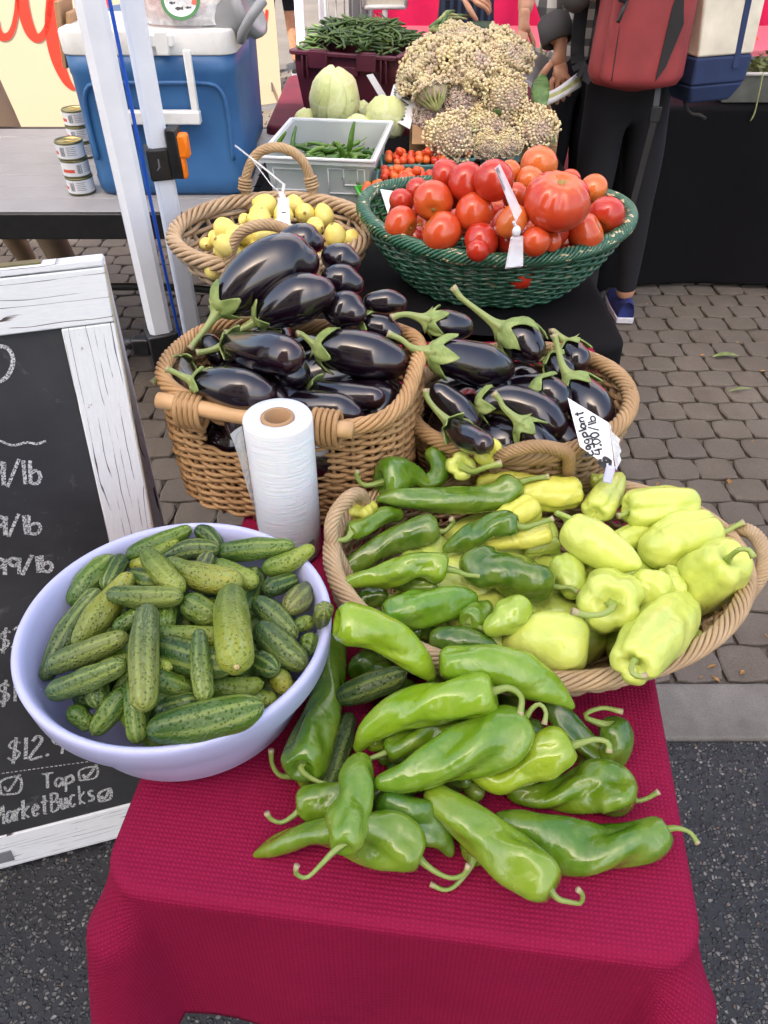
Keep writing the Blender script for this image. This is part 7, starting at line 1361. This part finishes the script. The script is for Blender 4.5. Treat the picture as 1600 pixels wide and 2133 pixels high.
def hand(parent, wrist, pdir, pnorm, side, curl, size=.185, name='hand', mat=None, spread=.10):
    """five separate fingers on a palm; pdir = towards the fingertips, pnorm = back of the hand, side = +1/-1 thumb side"""
    d = Vector(pdir).normalized(); n = Vector(pnorm); n = (n-d*n.dot(d)).normalized(); s = d.cross(n)*side; W = Vector(wrist); k = size/.185; V_ = []; E = []
    def add(p, r, r2=None): V_.append((p.x, p.y, p.z, r*k, (r2 or r)*k)); return len(V_)-1
    wm = add(W-d*.055*k, .029, .027); w0 = add(W-d*.02*k, .026, .021); E.append((wm, w0)); w1 = add(W+d*.03*k, .030, .016); w2 = add(W+d*.065*k, .036, .014); E += [(w0, w1), (w1, w2)]
    for i, (off, L) in enumerate(((.030, .072), (.010, .080), (-.010, .075), (-.029, .058))):
        b0 = W+d*.088*k+s*off*k; p = add(b0, .0105); E.append((w2, p)); ang = curl[i]; a = 0; q = b0; sp = s*(off*spread*3)
        for j, f in enumerate((.42, .33, .25)):
            a += ang*(.7 if j == 0 else 1); q = q+(d*math.cos(a)-n*math.sin(a)+sp).normalized()*L*f*k; r_ = (.0095, .0088, .0075)[j]; x = add(q, r_); E.append((p, x)); p = x
    b0 = W+d*.035*k+s*.030*k; p = add(b0, .0135); E.append((w1, p)); q = b0
    for j, f in enumerate((.040, .030, .024)): q = q+(d*.75+s*(.75-.25*j)-n*(.25+.25*j)).normalized()*f*k; x = add(q, (.0125, .0105, .0085)[j]); E.append((p, x)); p = x
    return skin_mesh(name, V_, E, 0, 2, [mat or MT['skin']], None, parent)
def head(parent, c, face, hair, R_=.098):
    f = Vector(face).normalized(); s = f.cross(Vector((0, 0, 1))).normalized(); c = Vector(c); b = MB(); vs = []; n, m = 28, 20
    for j in range(m+1):
        t = math.pi*j/m
        for i in range(n):
            a = 2*math.pi*i/n; x, y, z = math.sin(t)*math.cos(a), math.sin(t)*math.sin(a), math.cos(t); k = 1.; jaw = max(0, -z); y_ = y*(.80-.22*jaw); x_ = x*(1.0-.12*jaw)
            nose = math.exp(-((y/.13)**2+((z+.12)/.20)**2))*(.16 if x > 0 else 0); eye = (math.exp(-(((abs(y)-.34)/.16)**2+((z-.06)/.12)**2))*.07 if x > 0 else 0); x_ += nose-eye
            p = c+f*(x_*R_*1.02)+s*(y_*R_)+Vector((0, 0, z*R_*1.22)); vs.append(p)
    b.add(vs, [(j*n+i, (j+1)*n+i, (j+1)*n+(i+1) % n, j*n+(i+1) % n) for j in range(m) for i in range(n)])
    for y in (-1, 1): b.ball(c+s*(y*R_*.80)-f*.01, R_*.24, 10, 6, (.5, .35, 1))
    h = b.build('head', MT['skin'], parent, smooth=True)
    b = MB()
    for y in (-1, 1): b.ball(c+f*(R_*.86)+s*(y*R_*.30)+Vector((0, 0, R_*.06)), R_*.11, 10, 6)
    b.build('eyes', MT['ink'], h, smooth=True); b = MB(); b.ball(c+f*(R_*.80)+Vector((0, 0, -R_*.62)), R_*.26, 10, 6, (.6, 1.0, .22) if abs(f.x) > abs(f.y) else (1.0, .6, .22)); b.build('mouth', plain('lips', srgb(170, 90, 84), .5), h, smooth=True)
    b = MB(); b.ball(c-f*(R_*.16)+Vector((0, 0, R_*.22)), R_*1.10, 22, 14, (1, 1, 1.06)); b.build('hair', hair, parent, smooth=True)
def body(name, label, J, mats, pick, face, headc, hair=True):
    """J: hip, waist, chest, neck, (shoulder, elbow, wrist) x2, (thigh, knee, ankle, toe) x2 as (x, y, z)"""
    t_ = empty(name, (J['ankle'][0][0], J['ankle'][0][1], 0), label, 'person'); o = Vector(t_.location)
    R_ = dict(hip=(.155, .115), waist=(.135, .10), chest=(.165, .115), neck=(.058, .058)); Vt = []; ix = {}
    def add(k, p, r): ix[k] = len(Vt); q = Vector(p)-o; Vt.append((q.x, q.y, q.z)+(r if isinstance(r, tuple) else (r, r)))
    for k in ('hip', 'waist', 'chest', 'neck'): add(k, J[k], R_[k])
    E = [(0, 1), (1, 2), (2, 3)]
    for i in (0, 1):
        for k, r, a_, b_, f_ in (('shoulder', .064, 'shoulder', 'elbow', 0), ('upper', .056, 'shoulder', 'elbow', .5), ('elbow', .049, 'elbow', 'wrist', 0), ('forearm', .046, 'elbow', 'wrist', .35), ('lower', .038, 'elbow', 'wrist', .72), ('wrist', .032, 'wrist', 'wrist', 0)): add((k, i), Vector(J[a_][i])*(1-f_)+Vector(J[b_][i])*f_, r)
        E += [(ix['chest'], ix[('shoulder', i)])]+[(ix[(p, i)], ix[(q, i)]) for p, q in (('shoulder', 'upper'), ('upper', 'elbow'), ('elbow', 'forearm'), ('forearm', 'lower'), ('lower', 'wrist'))]
        for k, r in (('thigh', .098), ('knee', .064), ('calf', .058), ('ankle', .040)):
            add((k, i), J[k][i] if k != 'calf' else Vector(J['knee'][i])*.6+Vector(J['ankle'][i])*.4, r)
        E += [(0, ix[('thigh', i)]), (ix[('thigh', i)], ix[('knee', i)]), (ix[('knee', i)], ix[('calf', i)]), (ix[('calf', i)], ix[('ankle', i)])]
    add('headbase', Vector(J['neck'])+Vector((0, 0, .07)), .05); E.append((ix['neck'], ix['headbase']))
    skin_mesh('body', Vt, E, 0, 2, mats, lambda c: pick(Vector(c)+o), t_); head(t_, Vector(headc)-o, face, MT['hair']); return t_, o
def shoe(parent, o, heel, toe, up, sole, w=.042, h=.085):
    a, c = Vector(heel)-o, Vector(toe)-o; d = (c-a); L = d.length; d.normalize(); s = Vector((-d.y, d.x, 0)); b = MB(); vs = []; n, m = 18, 14
    for j in range(m+1):
        t = j/m; ww = w*(.78+.30*math.sin(t*2.4))*(1 if t < .85 else math.sqrt(max(.02, 1-((t-.85)/.155)**2))); hh = h*(1-.62*t**1.1)*(1 if t < .85 else math.sqrt(max(.05, 1-((t-.85)/.16)**2))); hh *= (1 if t > .06 else .86)
        for i in range(n): q = math.pi*i/(n-1); vs.append(a+d*(L*t)+s*(ww*math.cos(q))+Vector((0, 0, .024+hh*math.sin(q)**.7)))
    b.add(vs, [(j*n+i, j*n+i+1, (j+1)*n+i+1, (j+1)*n+i) for j in range(m) for i in range(n-1)]+[tuple(range(n))]); sh = b.build('shoe', up, parent, smooth=True)
    b = MB(); vs = []
    for j in range(m+1):
        t = j/m; ww = w*1.06*(.80+.30*math.sin(t*2.4))*(1 if t < .85 else math.sqrt(max(.02, 1-((t-.85)/.155)**2)))
        for sg_, z in ((1, .003), (-1, .003), (-1, .030), (1, .030)): vs.append(a+d*(L*1.02*t-.004)+s*(ww*sg_)+Vector((0, 0, z)))
    b.add(vs, [(j*4+i, j*4+(i+1) % 4, (j+1)*4+(i+1) % 4, (j+1)*4+i) for j in range(m) for i in range(4)]+[(3, 2, 1, 0), (m*4, m*4+1, m*4+2, m*4+3)]); b.build('sole', sole, sh, smooth=False, bevel=.004)
# --- person with the backpack, seen from behind
S_ = MT['skin']
J = dict(hip=(.86, 2.96, .92), waist=(.85, 2.95, 1.08), chest=(.83, 2.94, 1.30), neck=(.82, 2.96, 1.47), shoulder=[(.665, 2.93, 1.385), (1.0, 2.93, 1.385)], elbow=[(.595, 2.82, 1.165), (1.09, 3.0, 1.14)], wrist=[(.66, 3.03, 1.17), (1.02, 3.18, 1.10)],
         thigh=[(.785, 2.96, .82), (.945, 2.97, .82)], knee=[(.80, 2.95, .48), (.985, 2.99, .48)], ankle=[(.84, 2.93, .085), (1.028, 3.015, .085)])
pk = lambda c: (3 if c.z < .135 else 0) if c.z < .99 and abs(c.x-.87) < .26 else (1 if (Vector(c)-Vector(J['wrist'][0])).length > .05 and (Vector(c)-Vector(J['wrist'][1])).length > .05 else 2)
bp, bo = body('person', 'person seen from behind in black trousers and grey top wearing a red backpack', J, [MT['trousers_black'], MT['grey_jacket'], S_, S_], pk, (0, 1, 0), (.82, 2.99, 1.63))
shoe(bp, bo, (1.030, 2.955, 0), (1.045, 3.215, 0), MT['shoe_blue'], MT['sole']); shoe(bp, bo, (.838, 2.875, 0), (.82, 3.13, 0), MT['shoe_blue'], MT['sole'])
hand(bp, Vector(J['wrist'][0])-bo+Vector((.01, .03, 0)), (.3, 1, 0), (0, 0, 1), 1, (.5, .5, .55, .6)); hand(bp, Vector(J['wrist'][1])-bo+Vector((-.01, .03, 0)), (-.3, 1, 0), (0, 0, 1), -1, (.5, .5, .55, .6))
# the backpack hangs on the shoulders: a thing of its own
kc = Vector((.805, 2.74, .935)); t_ = empty('backpack', kc, 'brick red backpack with a black stripe and hanging strap on the person in black', 'backpack')
def soft_box(wf, df, H, n=24, m=18, ex=3.2):
    vs = []
    for j in range(m+1):
        v_ = j/m; w_, d_ = wf(v_), df(v_)
        for i in range(n): a = 2*math.pi*i/n; c_, s_ = math.cos(a), math.sin(a); k = (abs(c_)**ex+abs(s_)**ex)**(-1/ex); vs.append((c_*k*w_, s_*k*d_, H*v_+.012*math.cos(a*2)*0))
    return vs, [(j*n+i, j*n+(i+1) % n, (j+1)*n+(i+1) % n, (j+1)*n+i) for j in range(m) for i in range(n)]+[tuple(range(n-1, -1, -1)), tuple(range(m*n, (m+1)*n))]
capf = lambda v_: math.sqrt(max(.02, 1-max(0, (.10-v_)/.10)**2))*math.sqrt(max(.02, 1-max(0, (v_-.88)/.12)**2))
b = MB(); b.add(*soft_box(lambda v_: .150*capf(v_)*(1-.10*v_), lambda v_: (.085-.02*v_)*capf(v_), .47)); b.build('pack', MT['backpack'], t_, smooth=True)
b = MB(); vs, fs = soft_box(lambda v_: .118*capf(v_), lambda v_: .030*capf(v_), .30); b.add([(x-.01, y-.082, z+.02) for x, y, z in vs], fs); b.build('front_pocket', MT['backpack'], t_, smooth=True)
b = MB(); b.add([(.035, -.117, .05), (.058, -.117, .09), (.085, -.113, .20), (.075, -.112, .24), (.055, -.108, .33), (.040, -.114, .24)], [(0, 1, 2, 3, 4, 5)]); o = b.build('black_stripe', MT['webbing'], t_); s_ = o.modifiers.new('t', 'SOLIDIFY'); s_.thickness = .004
b = MB(); b.tube(smooth_path([(-.098, -.104, .05), (-.102, -.103, .18), (-.098, -.10, .27), (-.07, -.10, .32), (.02, -.10, .335), (.09, -.10, .30)], 30), .0042, 6); b.build('zip', MT['webbing'], t_, smooth=True)
b = MB(); b.tube(smooth_path([(-.098, -.115, .26), (-.108, -.125, .23), (-.115, -.125, .205)], 10), .006, 8); b.ball((-.112, -.125, .262), .011, 10, 6, (1.3, .8, .8)); b.tube([(-.09, -.112, .30), (-.097, -.116, .27)], .004, 6); b.build('zip_pull', MT['black_plastic'], t_, smooth=True)
b = MB(); b.bar((.075, -.03, .02), (.075, -.055, -.055), .022, .004); b.box((.075, -.06, -.055), (.034, .010, .045)); b.build('buckle', MT['black_plastic'], t_, bevel=.003)
b = MB(); b.bar((.075, -.062, -.075), (.066, -.05, -.36), .021, .002, up=(0, 1, 0)); b.build('loose_strap', MT['webbing'], t_)
for x in (-.11, .11):
    b = MB(); p = smooth_path([(x, .08, .02), (x*1.35, .19, .06), (x*1.25, .28, .28), (x*1.1, .26, .46), (x, .13, .49), (x*.9, .05, .44)], 30)
    for i in range(29): b.bar(V(p[i]), V(p[i+1]), .045, .008, up=(1, 0, 0) if 0 else (0, 1, 0))
    b.build('shoulder_strap', MT['webbing'], t_)
# --- canvas tote on the right shoulder
kc = Vector((1.055, 2.80, .90)); t_ = empty('tote_bag', kc, 'natural canvas tote bag with a navy bottom beside the red backpack', 'tote bag', rz=.35)
def pris(b, w0, w1, d0, d1, z0, z1, sk=0):
    v_ = [(-w0, -d0, z0), (w0, -d0, z0), (w0, d0, z0), (-w0, d0, z0), (-w1+sk, -d1, z1), (w1+sk, -d1, z1), (w1+sk, d1, z1), (-w1+sk, d1, z1)]; b.add(v_, [(3, 2, 1, 0), (4, 5, 6, 7), (0, 1, 5, 4), (1, 2, 6, 5), (2, 3, 7, 6), (3, 0, 4, 7)])
b = MB(); pris(b, .080, .105, .050, .072, .0, .055); pris(b, .105, .108, .072, .074, .0552, .135); b.build('navy_bottom', MT['navy'], t_, bevel=.008)
b = MB(); pris(b, .1072, .122, .0732, .030, .136, .44); b.build('canvas_body', MT['canvas'], t_, bevel=.006)
b = MB(); b.bar((.045, -.077, .10), (.05, -.036, .44), .022, .003, up=(0, 1, 0)); b.tube(smooth_path([(.05, -.034, .43), (.03, .0, .56), (-.04, .1, .56), (-.08, .04, .44)], 24), .009, 8); b.build('navy_strap', MT['navy'], t_, smooth=False)
b = MB(); b.tube(smooth_path([(-.10, .03, .14), (-.06, -.02, -.02), (-.03, -.06, -.035), (.0, -.05, -.05)], 14), .006, 6); b.build('cord', MT['webbing'], t_, smooth=True)
# --- person in the plaid shirt reaching in
J = dict(hip=(.74, 3.30, .92), waist=(.76, 3.30, 1.08), chest=(.78, 3.29, 1.32), neck=(.78, 3.29, 1.49), shoulder=[(.63, 3.25, 1.40), (.95, 3.28, 1.40)], elbow=[(.545, 3.10, 1.185), (1.04, 3.25, 1.15)], wrist=[(.604, 3.0, 1.02), (.95, 3.42, 1.10)],
         thigh=[(.68, 3.30, .82), (.82, 3.30, .82)], knee=[(.68, 3.28, .48), (.83, 3.28, .48)], ankle=[(.68, 3.32, .085), (.84, 3.32, .085)])
pk = lambda c: (0 if c.z < .95 and abs(c.x-.75) < .2 and c.y > 3.17 else (2 if (Vector(c)-Vector(J['wrist'][0])).length < .05 or (Vector(c)-Vector(J['wrist'][1])).length < .045 else 1))
pp, po = body('person', 'person in a grey and white plaid shirt reaching down to the leeks', J, [MT['trousers_black'], MT['plaid'], S_], pk, (-.5, -.8, 0), (.77, 3.26, 1.65)); shoe(pp, po, (.68, 3.36, 0), (.66, 3.12, 0), MT['webbing'], MT['sole']); shoe(pp, po, (.84, 3.36, 0), (.85, 3.12, 0), MT['webbing'], MT['sole'])
w_ = Vector(J['wrist'][0])-po; hand(pp, w_+Vector((.004, -.006, -.012)), (.10, -.28, -.95), (-.15, -.95, .25), 1, (.16, .30, .36, .30), .19); hand(pp, Vector(J['wrist'][1])-po, (-.2, 1, 0), (0, 0, 1), -1, (.4, .4, .4, .4))
e_ = Vector(J['elbow'][0])-po; d_ = (w_-e_).normalized(); b = MB(); q = d_.to_track_quat('Z', 'Y').to_matrix(); b.lathe([(.043, -.085), (.055, -.075), (.058, -.03), (.056, -.002), (.048, .004), (.040, -.004), (.038, -.03)], w_-d_*.012, 24, rot=q); b.build('rolled_cuff', MT['grey_jacket'], pp, smooth=True)
# --- stall holder in blue plaid behind the cauliflowers
J = dict(hip=(.37, 4.12, .92), waist=(.38, 4.12, 1.08), chest=(.39, 4.12, 1.32), neck=(.39, 4.11, 1.49), shoulder=[(.55, 4.10, 1.40), (.22, 4.10, 1.40)], elbow=[(.64, 3.98, 1.15), (.16, 4.0, 1.12)], wrist=[(.60, 3.82, 1.00), (.30, 3.86, 1.07)],
         thigh=[(.45, 4.12, .82), (.30, 4.12, .82)], knee=[(.46, 4.10, .48), (.30, 4.10, .48)], ankle=[(.46, 4.13, .085), (.30, 4.13, .085)])
pk = lambda c: (0 if c.z < .86 else (2 if c.y < 3.95 else 1))
sp, so = body('person', 'person in a dark blue checked apron with folded hands behind the cauliflowers', J, [MT['dark_navy'], MT['blue_plaid'], S_], pk, (0, -1, 0), (.39, 4.06, 1.65)); shoe(sp, so, (.46, 4.17, 0), (.47, 3.93, 0), MT['webbing'], MT['sole']); shoe(sp, so, (.30, 4.17, 0), (.29, 3.93, 0), MT['webbing'], MT['sole'])
hand(sp, Vector(J['wrist'][1])-so+Vector((.02, -.01, 0)), (.95, -.25, -.1), (0, -.6, .8), 1, (.45, .5, .55, .6)); hand(sp, Vector(J['wrist'][0])-so+Vector((0, -.01, -.02)), (-.05, -.45, -.88), (.3, -.9, .3), -1, (.7, .85, .85, .9))
o_ = Vector((.60, 3.80, .93)); t_ = empty('plastic_bag', o_, 'thin clear plastic bag hanging from the hand of the person in blue', 'bag'); b = MB(); vs = []
for j in range(10):
    v_ = j/9
    for i in range(16): a = 2*math.pi*i/16; k = (.012+.075*v_**.7)*(1+.18*math.sin(4*a+j*.6)); vs.append((k*math.cos(a)+.02*v_, k*math.sin(a)*.6, -.20*v_))
b.add(vs, [(j*16+i, j*16+(i+1) % 16, (j+1)*16+(i+1) % 16, (j+1)*16+i) for j in range(9) for i in range(16)]); b.build('bag_film', MT['film'], t_, smooth=True)
# --- person in khaki trousers at the left table
J = dict(hip=(-1.66, 3.32, .93), waist=(-1.67, 3.32, 1.08), chest=(-1.68, 3.32, 1.32), neck=(-1.68, 3.32, 1.49), shoulder=[(-1.52, 3.30, 1.40), (-1.86, 3.30, 1.40)], elbow=[(-1.48, 3.24, 1.12), (-1.93, 3.26, 1.12)], wrist=[(-1.55, 3.10, .93), (-1.86, 3.12, .98)],
         thigh=[(-1.57, 3.30, .84), (-1.74, 3.32, .83)], knee=[(-1.42, 3.10, .46), (-1.68, 3.26, .47)], ankle=[(-1.17, 2.80, .09), (-1.62, 3.34, .085)])
pk = lambda c: (0 if c.z < 1.0 and c.y > 2.5 and not ((Vector(c)-Vector(J['wrist'][0])).length < .07 or (Vector(c)-Vector(J['wrist'][1])).length < .06) else (2 if c.z < 1.0 else 1))
kp, ko = body('person', 'person in khaki trousers and black shoes standing behind the slatted table', J, [MT['khaki'], MT['khaki'], S_], pk, (.3, -1, 0), (-1.67, 3.28, 1.65)); shoe(kp, ko, (-1.20, 2.83, 0), (-1.04, 2.645, 0), MT['webbing'], MT['sole'], .047); shoe(kp, ko, (-1.63, 3.38, 0), (-1.60, 3.12, 0), MT['webbing'], MT['sole'])
hand(kp, Vector(J['wrist'][0])-ko, (.1, -.3, -.9), (.8, -.5, 0), 1, (.3, .3, .35, .4)); hand(kp, Vector(J['wrist'][1])-ko, (.1, -.3, -.9), (-.8, -.5, 0), -1, (.3, .3, .35, .4))
# --- passer-by in dark clothes far behind
J = dict(hip=(-.93, 7.95, .92), waist=(-.93, 7.95, 1.08), chest=(-.93, 7.95, 1.32), neck=(-.93, 7.95, 1.49), shoulder=[(-.76, 7.95, 1.40), (-1.10, 7.95, 1.40)], elbow=[(-.70, 7.92, 1.12), (-1.16, 7.92, 1.12)], wrist=[(-.72, 7.85, .9), (-1.14, 7.85, .9)],
         thigh=[(-.84, 7.95, .82), (-1.02, 7.95, .82)], knee=[(-.83, 7.93, .48), (-1.03, 7.93, .48)], ankle=[(-.81, 8.0, .085), (-1.04, 7.95, .085)])
pk = lambda c: 2 if c.z < .5 and c.x > -.93 else (2 if min((Vector(c)-Vector(w)).length for w in J['wrist']) < .05 else 0)
dp, do = body('person', 'distant person in a dark coat walking behind the bean crate', J, [MT['dark_navy'], MT['dark_navy'], S_], pk, (0, 1, 0), (-.93, 7.97, 1.65)); shoe(dp, do, (-.81, 8.04, 0), (-.80, 7.8, 0), MT['webbing'], MT['sole']); shoe(dp, do, (-1.04, 7.9, 0), (-1.04, 8.15, 0), MT['webbing'], MT['sole'])
b = MB(); b.lathe([(.15, 1.0), (.19, .86), (.235, .62), (.23, .62), (.18, .86), (.14, 1.0)], Vector((-.93, 7.95, 0))-do, 28); b.build('coat_skirt', MT['dark_navy'], dp, smooth=True)
for w in J['wrist']: hand(dp, Vector(w)-do, (0, .1, -1), (0, 1, 0), 1, (.3, .3, .3, .3))
